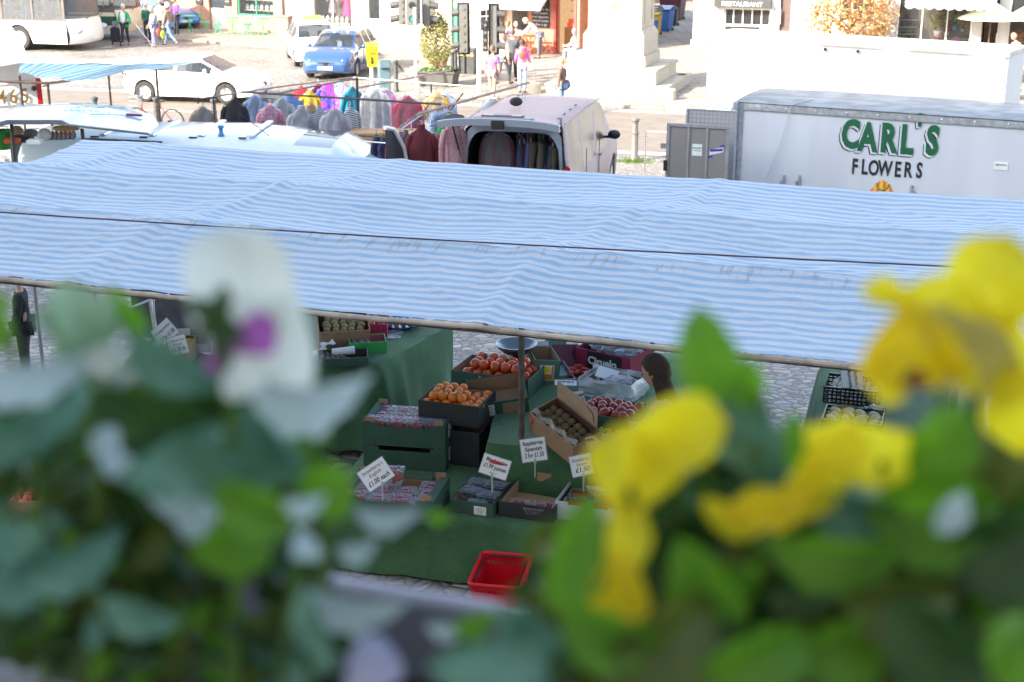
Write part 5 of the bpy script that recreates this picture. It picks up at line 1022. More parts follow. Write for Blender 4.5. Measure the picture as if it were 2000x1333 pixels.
# goods under the lifted hatch
GB = M('green tub plastic', (.03, .22, .03), .4)
c_ = att(4, 264, 19.9); t = thing('tub', 'green plastic tub at the left edge beneath the lifted hatch', 'tub', c_-Vector((0, 0, .08))); m = MB(); m.lathe([(0, -.12), (.09, -.12), (.12, .12), (.135, .13), (.135, .15), (.1, .15), (.08, -.1), (0, -.1)], 16); m.build('pot', GB, t, smooth=40)
m = MB(); m.tube([(-.12, 0, .12), (-.08, 0, .2), (.08, 0, .2), (.12, 0, .12)], .006, 6); m.build('handle', GB, t)
def sack(px, py, t_, s, label, mat, name='paper_bag', cat='bag'):
    c_ = att(px, py, t_); m = MB(); m.sphere(c_, s, 18, 12, lambda d: 1+.12*noise.noise(d*2.5)+.06*noise.noise(d*7)); return simple(name, label, cat, m, mat, smooth=True)
sack(33, 256, 20.2, (.09, .06, .075), 'tan cushion shaped bag under the lifted hatch', M('tan cloth', (.45, .3, .16), .9)); sack(60, 260, 20.3, (.11, .06, .055), 'grey folded bag behind the tan one', M('grey bag', (.25, .27, .25), .9))
sack(87, 264, 19.7, (.1, .08, .09), 'white carrier bag beside the egg trays', thin('carrier bag', (.75, .76, .78), .25, .3), 'carrier_bag'); sack(128, 251, 20.5, (.2, .07, .045), 'orange brown paper wrapped parcel under the hatch', M('kraft parcel', (.5, .28, .1), .7, var=.3), 'parcel', 'parcel')
m = MB(); c_ = att(24, 275, 19.6); m.box(c_, (.2, .15, .06)); simple('orange_tray', 'orange tray under the lifted hatch', 'tray', m, M('orange plastic', (.7, .12, .02), .5), bevel=.01)
m = MB(); c_ = att(45, 271, 19.9); m.box(c_, (.26, .2, .09)); simple('crate', 'black crate next to the orange tray', 'crate', m, BLACK, bevel=.01)
m = MB(); c_ = att(68, 277, 19.5); m.box(c_, (.2, .16, .06)); simple('white_box', 'white box in front of the carrier bag', 'box', m, PAPER, bevel=.01)
for k in range(3):
    t = thing('egg_tray', 'tray of brown eggs in a stack beside the carrier bag', 'egg tray', att(122, 271-k*3.6, 19.8), .15, 'stacked egg trays'); m = MB(); m.grid(25, 13, lambda i, j: (.16*(2*i-1)*1.1, .1*(2*j-1), .012*math.sin(i*PI*12)*math.sin(j*PI*6))); m.build('tray', M('blue egg tray', (.12, .3, .5), .9), t, thick=.006)
    if k == 2 or True:
        e_ = M('brown egg', (.5, .25, .14), .5)
        for a in range(6):
            for b in range(2 if k < 2 else 4): m = MB(); m.sphere((-.145+a*.058, -.075+b*.05, .022), (.022, .022, .028), 8, 6); m.build('egg', e_, t, smooth=True)
# bicycle
def bicycle(px, py, rz):
    g = G(px, py); t = thing('bicycle', 'dark bicycle with a wire front basket leaning by the stall pole', 'bicycle', g, rz)
    for x in (-.52, .52):
        m = MB(); m.lathe([(.31, -.02), (.34, -.015), (.345, 0), (.34, .015), (.31, .02), (.31, -.02)], 32, (x, 0, .345), rotm(PI/2), cap=False); w_ = m.build('wheel', DARK, t, smooth=50); m = MB()
        for k in range(14): a = PI*2*k/14; m.tube([(x, 0, .345), (x+.31*math.cos(a), 0, .345+.31*math.sin(a))], .0025, 4)
        m.build('spokes', STEEL, w_)
    FR = M('dark red frame', (.2, .03, .04), .4); m = MB(); bb_, st, hd, hd2 = (-.08, 0, .3), (-.2, 0, .78), (.34, 0, .82), (.38, 0, .68)
    for a, b in ((bb_, st), (bb_, hd2), (st, hd), ((-.52, 0, .345), bb_), ((-.52, 0, .345), (-.19, 0, .74)), (hd, (.4, 0, .6)), ((.4, 0, .6), (.52, 0, .345))): m.tube([a, b], .014, 6)
    m.build('frame', FR, t); m = MB(); m.tube([(.33, 0, .82), (.3, 0, 1.0)], .012, 6); m.tube([(.18, -.28, 1.02), (.3, -.1, 1.02), (.3, .1, 1.02), (.18, .28, 1.02)], .012, 6); m.build('handlebar', BLACK, t); m = MB(); m.sphere((-.24, 0, .9), (.13, .07, .035), 10, 6); m.tube([(-.2, 0, .78), (-.22, 0, .9)], .01, 6); m.build('saddle', BLACK, t, smooth=True)
    m = MB()
    for k in range(9): x = .4+.03*k; m.tube([(x, -.14, .98), (x, -.11, .76), (x, .11, .76), (x, .14, .98)], .003, 4)
    for z in (.98, .87, .76): m.tube([(.4, -.14, z), (.66, -.14, z), (.66, .14, z), (.4, .14, z), (.4, -.14, z)], .003, 4)
    m.build('basket', STEEL, t)
bicycle(305, 262, R(165))
# ================================================================== STREET FURNITURE
CAST = M('dark cast iron', (.07, .075, .075), .5, .3, var=.2); HOUS = M('grey signal housing', (.14, .14, .13), .6)
def bollard(px, py, h=1.0, label='cast iron bollard', r=.075, mat=CAST, group='bollards along the road'):
    g = G(px, py); t = thing('bollard', label, 'bollard', g, 0, group); m = MB()
    m.lathe([(r*1.25, 0), (r*1.25, .08), (r, .12), (r*.92, h*.62), (r*1.08, h*.63), (r*1.08, h*.66), (r*.86, h*.68), (r*.8, h*.86), (r*1.02, h*.88), (r*1.02, h*.9)], 16); m.build('post', mat, t, smooth=35)
    m = MB(); m.lathe([(r*.9, h*.9), (r*1.25, h*.93), (r*1.2, h*.97), (0, h)], 16); m.build('cap', mat, t, smooth=35); return t
for px, py, l in ((191, 262, 'dark bollard behind the lifted hatch of the pale van'), (309, 262, 'dark bollard behind the bicycle'), (421, 266, 'dark bollard at the left of the clothes rail')): bollard(px, py, 1.0, l)
bollard(1239, 316, 1.08, 'grey metal bollard with grass at its foot right of the silver van', .085, M('grey bollard', (.22, .2, .18), .4, .5))
bollard(774, 180, 1.02, 'green bollard behind the clothes stall near the yellow sign', .07, CAST); bollard(884, 156, .95, 'dark bollard between planter and litter bin, front one of two', .07, CAST); bollard(890, 150, .95, 'dark bollard between planter and litter bin, rear one of two', .07, CAST)
def stone_post(px, py, h, l): g = G(px, py); m = MB(); m.lathe([(.2, 0), (.2, h-.03), (.17, h)], 14, g); return tag(m.build('stone_post', STEPM, smooth=35), l, 'post', 'stone posts by the monument')
stone_post(1307, 201, .42, 'short stone post at the near corner of the monument steps'); stone_post(1331, 171, .42, 'short stone post to the right of the monument, the farther one'); stone_post(1044, 188, .42, 'short stone post left of the woman in the brown coat')
# perforated steel upright next to grass
g = G(1259, 340); t = thing('perforated_post', 'thin perforated steel post between the silver van and the grey door', 'post', g); m = MB(); m.bb(-.02, .02, -.004, .004, 0, 1.0); m.build('strip', STEEL, t); m = MB()
for k in range(16): m.bb(-.009, .009, -.007, .007, .05+k*.06, .08+k*.06)
m.build('slots', BLACK, t)
# signals
def lamp_face(par, x, z, fr, lit=None, y=0):
    """lamp on local +(-y) face"""
    m = MB(); m.lathe([(.09, 0), (.105, 0), (.105, .03), (.09, .03)], 16, (x, y-.1, z), rotm(PI/2)); m.build('lens_ring', BLACK, par); m = MB(); m.lathe([(0, .02), (.05, .015), (.09, 0)], 16, (x, y-.105, z), rotm(PI/2)); m.build('lens', lit or M('dark lens', (.1, .09, .08), .2), par, smooth=True)
def hood(par, x, y, z, d, mat=BLACK, L_=.26):
    """half open visor pointing along direction d"""
    T = Matrix.Translation((x, y, z)) @ Vector((0, 0, 1)).rotation_difference(Vector(d)).to_matrix().to_4x4(); m = MB(); m.m = T; m.grid(18, 4, lambda i, j: (.11*math.cos(2*PI*i), .11*math.sin(2*PI*i), L_*j*(.75+.25*math.cos(2*PI*i)*0+ .25*(1 if True else 0)*(math.sin(2*PI*i) if False else 1))), cu=True); return m.build('visor', mat, par, smooth=True, thick=.008)
def head(par, px0, py0, px1, py1, t_, n, d, back=HOUS, board=False):
    c = att((px0+px1)/2, (py0+py1)/2, t_); H_ = (py1-py0)/F*t_; Wd = (px1-px0)/F*t_; h_ = bpy.data.objects.new('signal_head', None)
    m = MB(); m.box(c, (Wd, .2, H_))
    o = m.build('signal_head', back, par, bevel=.02)
    if board: m = MB(); m.box(c+Vector((0, -.0, 0)), (Wd+.14, .02, H_+.12)); m.build('backing_board', BLACK, o, bevel=.004)
    for k in range(n):
        z = c.z+H_/2-(k+.5)*H_/n
        if d[1] >= 0: m = MB(); [m.lathe([(0, 0), (.05, 0), (.05, .012), (0, .012)], 10, (c.x, c.y-.115, z+q*H_/n*.25), rotm(PI/2)) for q in (-1, 1)]; m.build('rear_boss', HOUS, o)
        if abs(d[0]) > .3: hood(o, c.x+math.copysign(Wd/2, d[0]), c.y, z, (d[0], d[1], -.15), M('visor black', (.06, .06, .06), .6))
    return o, c
WPOLE = M('pale grey post', (.6, .6, .6), .45)
def vpost(par, px, y0, gy, r, mat=WPOLE, name='post'): g = G(px, gy); t_ = (g.y)/ray(px, gy).y; a = att(px, y0, t_); m = MB(); m.tube([(g.x, g.y, 0), (g.x, g.y, a.z+.0)], r, 10); return m.build(name, mat, par, smooth=35), t_
GLIT = M('green man', (.0, .6, .3), .5, emit=((.0, .8, .45), 1.2))
t = thing('traffic_signal', 'pedestrian crossing signal showing a green man on a thin post', 'traffic light', (0, 0, 0)); _, q = vpost(t, 813, 10, 182, .045)
o, c = head(t, 794, -2, 816, 50, q-.3, 2, (0, -1)); lamp_face(o, c.x, c.z+.22, 1, None, c.y); m = MB()
lamp_face(o, c.x, c.z-.2, 1, None, c.y)
# walking figure of the lit lens
z = c.z-.2; y = c.y-.15; m.sphere((c.x, y, z+.05), .014, 8, 6); m.tube([(c.x, y, z+.03), (c.x-.003, y, z-.01)], .012, 6); m.tube([(c.x, y, z-.01), (c.x-.03, y, z-.06)], .008, 5); m.tube([(c.x, y, z-.01), (c.x+.025, y, z-.06)], .008, 5); m.tube([(c.x, y, z+.025), (c.x+.03, y, z+.0)], .007, 5); m.tube([(c.x, y, z+.025), (c.x-.03, y, z-.005)], .007, 5); m.build('green_figure', GLIT, o)
for par_, cc in ((o, c),):
    lm = [k for k in o.children if k.name.startswith('lens_ring')]
for k in lm: k.location.x += cc.x*0
head(t, 778, -30, 792, 48, q, 3, (-1, .1)); head(t, 826, -30, 840, 50, q, 3, (1, -.1))
t = thing('traffic_signal', 'road signal seen from behind with visors to the left of the tall white pole', 'traffic light', (0, 0, 0)); _, q = vpost(t, 907, 60, 150, .05, CAST); head(t, 897, 10, 914, 103, q-1.5, 3, (-1, .2), HOUS, True)
m = MB(); m.tube([att(905, 8, q-1.4), att(905, -30, q-1.4), att(926, -30, q-1.4)], .03, 6); m.build('bracket', HOUS, t)
t = thing('traffic_signal', 'three lamp road signal seen from behind, visors to the right, beside the tall white pole', 'traffic light', (0, 0, 0)); _, q = vpost(t, 936, -60, 186, .075, WPOLE, 'tall_pole'); head(t, 958, 12, 971, 103, q-.3, 3, (1, -.1), HOUS, True); head(t, 943, 42, 953, 100, q-.1, 2, (0, 1), BLACK)
for y in (12, 20, 33): m = MB(); m.tube([att(938, y, q-.05), att(960, y-2, q-.25)], .015, 5); m.build('bracket', WPOLE, t)
# PAY HERE sign
YEL = M('bright yellow sign', (.85, .68, .0), .45); g = G(728, 203); q = g.y/ray(728, 203).y; t = thing('pay_sign', 'yellow PAY HERE sign with a down arrow on a white post', 'sign', (g.x, g.y, 0)); T = att(730, 107, q)
m = MB(); m.tube([(0, 0, 0), (0, 0, T.z)], .06, 10); m.build('post', WPOLE, t)
sx = lambda p: att(p, 107, q).x-g.x; sz = lambda p: att(730, p, q).z
m = MB(); m.add([(sx(717.5), -.09, sz(86)), (sx(742), -.09, sz(86)), (sx(738.5), -.09, sz(127)), (sx(721), -.09, sz(127))], [(0, 1, 2, 3)]); b_ = m.build('board', YEL, t, thick=.03)
m = MB(); m.box(((sx(719)+sx(742))/2, -.07, sz(81.5)), (sx(742)-sx(719), .05, .07)); m.build('cap_strip', YEL, t)
cx = (sx(717.5)+sx(742))/2; text('PAY', .13, INK, b_, Matrix.Translation((cx, -.125, sz(93))) @ rotm(PI/2), 'lettering', bold=.002); text('HERE', .13, INK, b_, Matrix.Translation((cx, -.125, sz(100.5))) @ rotm(PI/2), 'lettering', bold=.002)
z = sz(115); m = MB(); m.add([(cx-.035, -.125, z+.12), (cx+.035, -.125, z+.12), (cx+.03, -.125, z-.03), (cx+.07, -.125, z-.0), (cx, -.125, z-.14), (cx-.07, -.125, z-.0), (cx-.03, -.125, z-.03)], [tuple(range(7))]); m.build('arrow', INK, b_, thick=.004)
# green utility pod, brown cabinet, litter bins
g = G(752, 208); t = thing('parking_meter', 'dull teal ticket machine behind the white blouse', 'ticket machine', g, .3); TEAL = M('teal pod', (.12, .2, .22), .5); m = MB(); m.bb(-.17, .17, -.13, .13, 0, 1.15); m.build('cabinet', TEAL, t, bevel=.03); m = MB(); m.prism([(-.2, 1.15), (.2, 1.15), (.2, 1.22), (-.2, 1.4)], -.17, .17, Matrix(((0, 0, 1, 0), (1, 0, 0, 0), (0, 1, 0, 0), (0, 0, 0, 1)))); m.build('hood', TEAL, t, bevel=.02)
g = G(556, 80); t = thing('utility_cabinet', 'brown street cabinet behind the white taxi', 'cabinet', g, R(-20)); BRC = M('brown cabinet', (.25, .17, .14), .6); m = MB(); m.bb(-.32, .32, -.2, .25, 0, .98); m.build('cabinet_body', BRC, t, bevel=.02); m = MB(); m.bb(-.36, .36, -.24, .29, .98, 1.03); m.build('lid', BRC, t, bevel=.01)
def litter(px, py, label, h=.95, w_=.28):
    g = G(px, py); t = thing('litter_bin', label, 'litter bin', g, R(-15)); m = MB(); m.bb(-w_, w_, -w_, w_, .03, h*.7); m.bb(-w_, -w_+.05, -w_, w_, h*.7, h*.88); m.bb(w_-.05, w_, -w_, w_, h*.7, h*.88); m.build('bin_body', CAST, t, bevel=.02); m = MB(); m.bb(-w_-.02, w_+.02, -w_-.02, w_+.02, h*.88, h); m.build('lid', CAST, t, bevel=.03); m = MB(); m.bb(-w_+.02, w_-.02, -w_-.006, -w_-.002, h*.74, h*.78); m.build('gold_band', M('gold band', (.6, .45, .1), .5), t)
litter(916, 148, 'black square litter bin behind the traffic lights'); litter(1263, 131, 'dark litter bin at the far side of the monument', .9, .2)
# finger post
g = G(1257, 96); q = g.y/ray(1257, 96).y; t = thing('finger_post', 'grey finger post with a dark direction arm beside the monument', 'sign', (g.x, g.y, 0)); m = MB(); m.tube([(0, 0, 0), (0, 0, 3)], .05, 10); m.lathe([(.08, 0), (.08, .4), (.05, .45)], 10); m.build('post', WPOLE, t)
a = att(1260, 15, q); m = MB(); x1 = att(1294, 15, q).x-g.x; m.add([(.05, -.06, a.z+.13), (x1-.1, -.06, a.z+.13), (x1, -.06, a.z), (x1-.1, -.06, a.z-.13), (.05, -.06, a.z-.13)], [(0, 1, 2, 3, 4)]); ar = m.build('arm', CAST, t, thick=.03)
text('Museum', .09, FRAMEW, ar, Matrix.Translation((x1*.48, -.095, a.z+.055)) @ rotm(PI/2), 'lettering'); text('Castle', .09, FRAMEW, ar, Matrix.Translation((x1*.48, -.095, a.z-.055)) @ rotm(PI/2), 'lettering')
# wheelie bins
def wheelie(px, py, w_, d_, h, col, label, rz=R(-25), big=False, lid=None):
    g = G(px, py); t = thing('wheelie_bin', label, 'wheelie bin', g, rz); mt_ = M('bin plastic %s' % (col,), col, .5, var=.06)
    m = MB(); m.add([(s*w_*.5*k, q_*d_*.5*k, z) for z, k in ((.08, .82), (h*.9, 1)) for s, q_ in ((-1, -1), (1, -1), (1, 1), (-1, 1))], [(3, 2, 1, 0), (4, 5, 6, 7), (0, 1, 5, 4), (1, 2, 6, 5), (2, 3, 7, 6), (3, 0, 4, 7)]); m.bb(-w_*.54, w_*.54, -d_*.54, d_*.54, h*.87, h*.9); m.build('bin_body', mt_, t, bevel=.02)
    m = MB(); m.grid(10, 8, lambda i, j: ((i-.5)*w_*1.1, (j-.5)*d_*1.12, h*.9+.02+(.12 if big else .05)*math.sin(j*PI)+.03*j)); m.build('lid', lid or mt_, t, thick=.02, smooth=True)
    for sg in ((-1, 1) if not big else (-1, 1)):
        for y in ((.4,) if not big else (-.4, .4)): m = MB(); m.lathe([(0, -.03), (.1, -.03), (.1, .03), (0, .03)], 14, (sg*w_*.42, y*d_, .1), rotm(0, PI/2)); m.build('wheel', DARK, t, smooth=35)
wheelie(1270, 85, .5, .5, 1.0, (.05, .17, .5), 'small blue wheelie bin nearest the finger post'); wheelie(1278, 72, .5, .5, 1.05, (.65, .42, .02), 'yellow wheelie bin among blue ones')
wheelie(1292, 64, .95, .8, 1.15, (.04, .15, .45), 'large blue wheeled bin with pale lid behind the yellow bin', lid=M('pale blue lid', (.35, .45, .6), .5), big=True); wheelie(1315, 54, .4, .4, .9, (.04, .035, .035), 'small black wheelie bin in the alley'); wheelie(1313, 42, 1.1, .9, 1.3, (.08, .02, .03), 'large dark maroon wheeled bin at the back of the alley', big=True)
# ------------------------------------------------------------------ plants
def leafcloud(mb, c, r, n, s, rs, f=None, flat=0.):
    for _ in range(n):
        while True:
            d = Vector((rs.uniform(-1, 1), rs.uniform(-1, 1), rs.uniform(-1, 1)))
            if d.length <= 1 and (noise.noise(d*1.8+Vector((c[0], c[1], 0)))+.25 > (1-d.length)*-.5-.1 ): break
        d = d.normalized()*(d.length**.55); p = Vector((c[0]+d.x*r[0], c[1]+d.y*r[1], c[2]+d.z*r[2]))
        a = Vector((rs.gauss(0, 1), rs.gauss(0, 1), rs.gauss(0, .6))).normalized(); b = a.cross(Vector((rs.gauss(0, 1), rs.gauss(0, 1), rs.gauss(0, 1)))).normalized(); k = s*rs.uniform(.6, 1.4)
        mb.add([p-a*k, p+b*k*.45, p+a*k, p-b*k*.45], [(0, 1, 2, 3)])
def foliage_mat(name, cols): 
    if name in MATS: return MATS[name]
    m = bpy.data.materials.new(name); m.use_nodes = True; n = m.node_tree; b = n.nodes['Principled BSDF']; gi = n.nodes.new('ShaderNodeNewGeometry'); rp = n.nodes.new('ShaderNodeValToRGB'); e = rp.color_ramp.elements; e[0].color = cols[0]+(1,); e[1].color = cols[-1]+(1,); 
    for k in range(1, len(cols)-1): x = e.new(k/(len(cols)-1)); x.color = cols[k]+(1,)
    n.links.new(gi.outputs['Random Per Island'], rp.inputs[0]); n.links.new(rp.outputs[0], b.inputs[0]); b.inputs['Roughness'].default_value = .5
    tr = n.nodes.new('ShaderNodeBsdfTranslucent'); n.links.new(rp.outputs[0], tr.inputs[0]); ms = n.nodes.new('ShaderNodeMixShader'); ms.inputs[0].default_value = .3; o = n.nodes['Material Output']; n.links.new(b.outputs[0], ms.inputs[1]); n.links.new(tr.outputs[0], ms.inputs[2]); n.links.new(ms.outputs[0], o.inputs[0]); MATS[name] = m; return m
OLIVE = foliage_mat('olive leaves', [(.10, .13, .04), (.28, .27, .08), (.45, .38, .14), (.16, .2, .05)]); AUT = foliage_mat('autumn leaves', [(.4, .14, .04), (.55, .3, .12), (.6, .42, .22), (.35, .3, .12), (.5, .2, .06)])
GRNL = foliage_mat('bedding leaves', [(.05, .13, .03), (.1, .22, .05), (.2, .32, .08)])
BARK = M('bark', (.14, .1, .07), .9, var=.3, bump=.5)
rs = random.Random(3)
# standard tree in planter
g = G(857, 172); q = g.y/ray(857, 172).y; PL = M('dark planter', (.09, .085, .08), .6)
t = thing('planter', 'large dark planter with bedding flowers below the small tree', 'planter', (g.x, g.y, .0), R(-12)); m = MB(); m.add([(s*.62*k, q_*.45*k, z) for z, k in ((0, .86), (.55, 1)) for s, q_ in ((-1, -1), (1, -1), (1, 1), (-1, 1))], [(3, 2, 1, 0), (0, 1, 5, 4), (1, 2, 6, 5), (2, 3, 7, 6), (3, 0, 4, 7)]); m.bb(-.66, .66, -.49, -.43, .52, .58); m.bb(-.66, .66, .43, .49, .52, .58); m.build('tub', PL, t, bevel=.01); m = MB(); m.bb(-.6, .6, -.43, .43, .4, .5); m.build('soil', M('soil', (.04, .03, .02), .95), t)
m = MB(); leafcloud(m, (0, 0, .58), (.58, .42, .14), 500, .05, rs); m.build('bedding_leaves', GRNL, t); m = MB(); leafcloud(m, (0, 0, .66), (.55, .4, .1), 70, .04, rs); m.build('bedding_flowers', foliage_mat('mixed flowers', [(.7, .65, .5), (.7, .5, .05), (.5, .1, .3), (.7, .7, .7)]), t)
t = thing('small_tree', 'small round headed olive tree growing from the dark planter', 'tree', (g.x-.05, g.y, .45)); cz = att(850, 78, q).z-.45; m = MB(); m.tube([(0, 0, 0), (.02, 0, .5), (-.01, .01, cz-.6), (0, 0, cz)], [.035, .03, .028, .02], 8)
for k in range(7): a = k*.9; m.tube([(0, 0, cz-.55+.08*k), (.3*math.cos(a), .3*math.sin(a), cz-.2+.08*k), (.5*math.cos(a), .5*math.sin(a), cz+.05+.1*k)], [.014, .01, .005], 5)
m.build('trunk', BARK, t, smooth=True); m = MB(); leafcloud(m, (0, 0, cz), (.55, .55, .8), 2600, .045, rs); leafcloud(m, (0.05, 0, cz+.5), (.36, .36, .5), 700, .045, rs); m.build('crown', OLIVE, t)
for k, (px, py, l) in enumerate(((842, 118, 'terracotta pot of pale bedding left of the small tree trunk'), (860, 120, 'terracotta pot of pale bedding right of the small tree trunk'))):
    g2 = G(px, py+30); t = thing('flower_pot', l, 'flower pot', (g2.x, g2.y+1.2, .09)); m = MB(); m.lathe([(.14, 0), (.2, .3), (.22, .3), (.22, .35), (.18, .35)], 14); m.build('pot', M('pot clay', (.4, .25, .18), .8), t, smooth=35); m = MB(); leafcloud(m, (0, 0, .45), (.24, .24, .14), 260, .04, rs); m.build('foliage', GRNL, t)
# weeds round the grey bollard
m = MB(); 
for _ in range(420):
    a = rs.uniform(0, 6.28); r_ = abs(rs.gauss(0, .17)); g = G(1239, 317); p = Vector((g.x+r_*math.cos(a)*1.4, g.y+r_*math.sin(a)*.8, gz(g.x, g.y))); h_ = rs.uniform(.04, .14); q_ = Vector((rs.uniform(-.05, .05), rs.uniform(-.05, .05), h_)); s_ = Vector((.008, .004, 0)); m.add([p-s_, p+s_, p+q_], [(0, 1, 2)])
w_ = m.build('weeds', foliage_mat('weed green', [(.1, .2, .03), (.3, .42, .08)])); w_['kind'] = 'stuff'; w_['label'] = 'tuft of grass at the foot of the grey bollard'; w_['category'] = 'grass'
# autumn climber in front of the cottage
g = G(1648, 108); t = thing('autumn_tree', 'autumn coloured orange and cream leaved small tree behind the white trailer', 'tree', (g.x, g.y-1.0, 0)); m = MB(); m.tube([(0, 0, 0), (.05, 0, .8), (-.05, 0, 1.6)], [.07, .05, .03], 8)
for k in range(9): a = k*.75; m.tube([(0, 0, .5+.1*k), (.7*math.cos(a), .4*math.sin(a), 1.0+.12*k), (1.5*math.cos(a), .7*math.sin(a), 1.3+.14*k)], [.03, .02, .008], 5)
m.build('trunk', BARK, t, smooth=True); m = MB(); leafcloud(m, (.1, 0, 1.6), (1.65, .8, 1.25), 3600, .075, rs); leafcloud(m, (-1.6, 0, 1.5), (.35, .4, 1.1), 260, .075, rs); m.build('crown', AUT, t)
# florist: racks
WR = M('white rack', (.7, .7, .68), .5)
def rack(px0, px1, py, tiers, label, d_=.5, cols=None, dz=.3, z0=.25):
    a = G(px0, py); b = G(px1, py); d = b-a; L_ = d.length; t = thing('flower_rack', label, 'rack', (a.x, a.y, .09), math.atan2(d.y, d.x), None); m = MB()
    H_ = z0+dz*(tiers-1)+.15
    for x in (0, L_):
        for y in (0, d_): m.bb(x-.02, x+.02, y-.02, y+.02, 0, H_)
    m.build('uprights', WR, t); 
    for k in range(tiers): m = MB(); m.bb(0, L_, 0, d_, z0+dz*k, z0+dz*k+.03); m.build('shelf', WR, t)
    for k in range(tiers):
        tt = thing('tray_of_plants', 'tray of bedding plants on the %s shelf of the white flower rack' % ['lowest', 'second lowest', 'middle', 'second highest', 'top', 'topmost'][k] if label.startswith('white tiered') else 'tray of plants on the low white bench, tier %s' % ['below', 'above'][k % 2], 'plants', (a.x+d.x*.5, a.y+d.y*.5, .09+z0+dz*k+.03), math.atan2(d.y, d.x), 'trays on the florist racks')
        m = MB(); leafcloud(m, (0, d_/2, .06), (L_*.48, d_*.45, .07), 330, .045, rs); m.build('leaves', GRNL, tt); m = MB(); leafcloud(m, (0, d_/2-.08, .11), (L_*.48, d_*.45, .06), 170, .035, rs); c1, c2 = cols[k % len(cols)]; m.build('flowers', foliage_mat('fl%s' % str(c1), [c1, c2]), tt)
rack(1752, 1818, 106, 5, 'white tiered flower rack in front of the florist', .5, [((.7, .45, .02), (.75, .6, .1)), ((.7, .7, .6), (.5, .6, .3)), ((.6, .5, .1), (.2, .5, .1)), ((.7, .05, .3), (.6, .1, .4)), ((.7, .1, .45), (.75, .3, .5))], .27, .12)
rack(1825, 1893, 106, 2, 'low white bench of potted plants beside the tiered rack', .45, [((.2, .05, .1), (.6, .6, .55)), ((.5, .5, .2), (.7, .7, .65))], .4, .3)
def potplant(px, py, zoff, r, col, label, fcol=None, n=260, pot=(.5, .5, .5)):
    g = G(px, 112); t_ = g.y/ray(px, 112).y; c = att(px, py, t_); t = thing('pot_plant', label, 'plant', (c.x, c.y, c.z-r*1.0)); m = MB(); m.lathe([(r*.35, -r*.6), (r*.5, 0), (r*.4, 0)], 12); m.build('pot', M('pot%s' % str(pot), pot, .6), t, smooth=35); m = MB(); leafcloud(m, (0, 0, r*.8), (r*.8, r*.8, r), n, .05, rs); m.build('foliage', foliage_mat('pp%s' % str(col), [col, tuple(min(1, c_*1.8) for c_ in col)]), t)
potplant(1834, 38, 0, .42, (.28, .33, .05), 'tall yellow green shrub beside the flower rack'); potplant(1867, 33, 0, .32, (.3, .36, .1), 'pale green conifer in a blue pot on the bench', pot=(.1, .4, .5)); potplant(1882, 42, 0, .28, (.6, .2, .02), 'orange leaved plant on the bench'); potplant(1850, 50, 0, .25, (.35, .1, .15), 'pink purple plant on the bench')
for k, (px, py, c) in enumerate(((1832, 78, (.35, .08, .05)), (1850, 80, (.12, .2, .05)), (1866, 82, (.6, .15, .4)), (1884, 80, (.3, .12, .04)), (1902, 80, (.7, .68, .6)), (1918, 82, (.75, .7, .65)), (1932, 84, (.72, .7, .62)), (1990, 76, (.7, .55, .5)), (1976, 98, (.65, .6, .55)), (1950, 95, (.7, .68, .6)))): potplant(px, py, 0, .26, c, '%s bedding plant on the ground at the florist, %s' % (['rust red', 'dark green', 'magenta', 'bronze', 'white', 'white', 'white', 'pale pink', 'cream', 'white'][k], ['left of the row', 'second of the row', 'third of the row', 'fourth of the row', 'left of the white ones', 'middle of the white ones', 'right of the white ones', 'by the pumpkins', 'beside the seated figure', 'next to the thin steel post'][k]), n=160)
# pumpkins
PKM = M('pumpkin', (.7, .2, .02), .5, var=.15)
def pumpkin(c, r): m = MB(); m.sphere(c, (r, r, r*.78), 20, 10, lambda d: 1-.07*abs(math.sin(math.atan2(d.y, d.x)*5))*(1-abs(d.z)**3)); return m
for k, (px, py) in enumerate(((1962, 72), (1972, 66), (1982, 72), (1992, 64), (2001, 70), (1968, 80), (1980, 82), (1994, 80), (1988, 72))):
    g = G(px, 118); t_ = g.y/ray(px, 118).y; c = att(px, py, t_+.2*(k % 2)); t = tag(pumpkin(c, .17+.03*(k % 3)).build('pumpkin', PKM, smooth=True), 'orange pumpkin in the heap at the florist', 'pumpkin', 'heap of pumpkins')
a = G(1955, 118); b = G(2040, 121); d = b-a; t = thing('display_table', 'low table under the heap of pumpkins', 'table', (a.x, a.y, 0), math.atan2(d.y, d.x)); m = MB(); m.bb(0, d.length, 0, .8, .5, .55); m.build('tabletop', CARD, t)
for x in (.08, d.length-.08):
    for y in (.08, .72): m = MB(); m.bb(x-.03, x+.03, y-.03, y+.03, .09, .5); m.build('leg', CARD, t)
# parasols
for (px, lab) in ((1927, 'cream parasol with a dark pole over the florist plants, left one'), (2010, 'cream parasol partly out of frame at the right edge')):
    g = G(px, 122); q = g.y/ray(px, 122).y; a = att(px, 38, q); t = thing('parasol', lab, 'parasol', (g.x, g.y, .05), 0, 'cream parasols'); zb = a.z; m = MB(); m.tube([(0, 0, 0), (0, 0, zb+.75)], .03, 8); m.build('pole', POLEM, t); m = MB(); R_ = 1.25
    m.grid(48, 6, lambda i, j: (j*R_*math.cos(2*PI*i)*(1-.06*abs(math.sin(4*2*PI*i))*j), j*R_*math.sin(2*PI*i)*(1-.06*abs(math.sin(4*2*PI*i))*j), zb+.7-.68*j-.05*math.sin(j*PI)), cu=True); m.build('canopy', M('cream canvas', (.7, .72, .55), .8), t, thick=.008)
    for k in range(8): m = MB(); a_ = k*PI/4; m.tube([(0, 0, zb+.25), (.95*math.cos(a_), .95*math.sin(a_), zb+.12)], .01, 5); m.build('rib', POLEM, t)
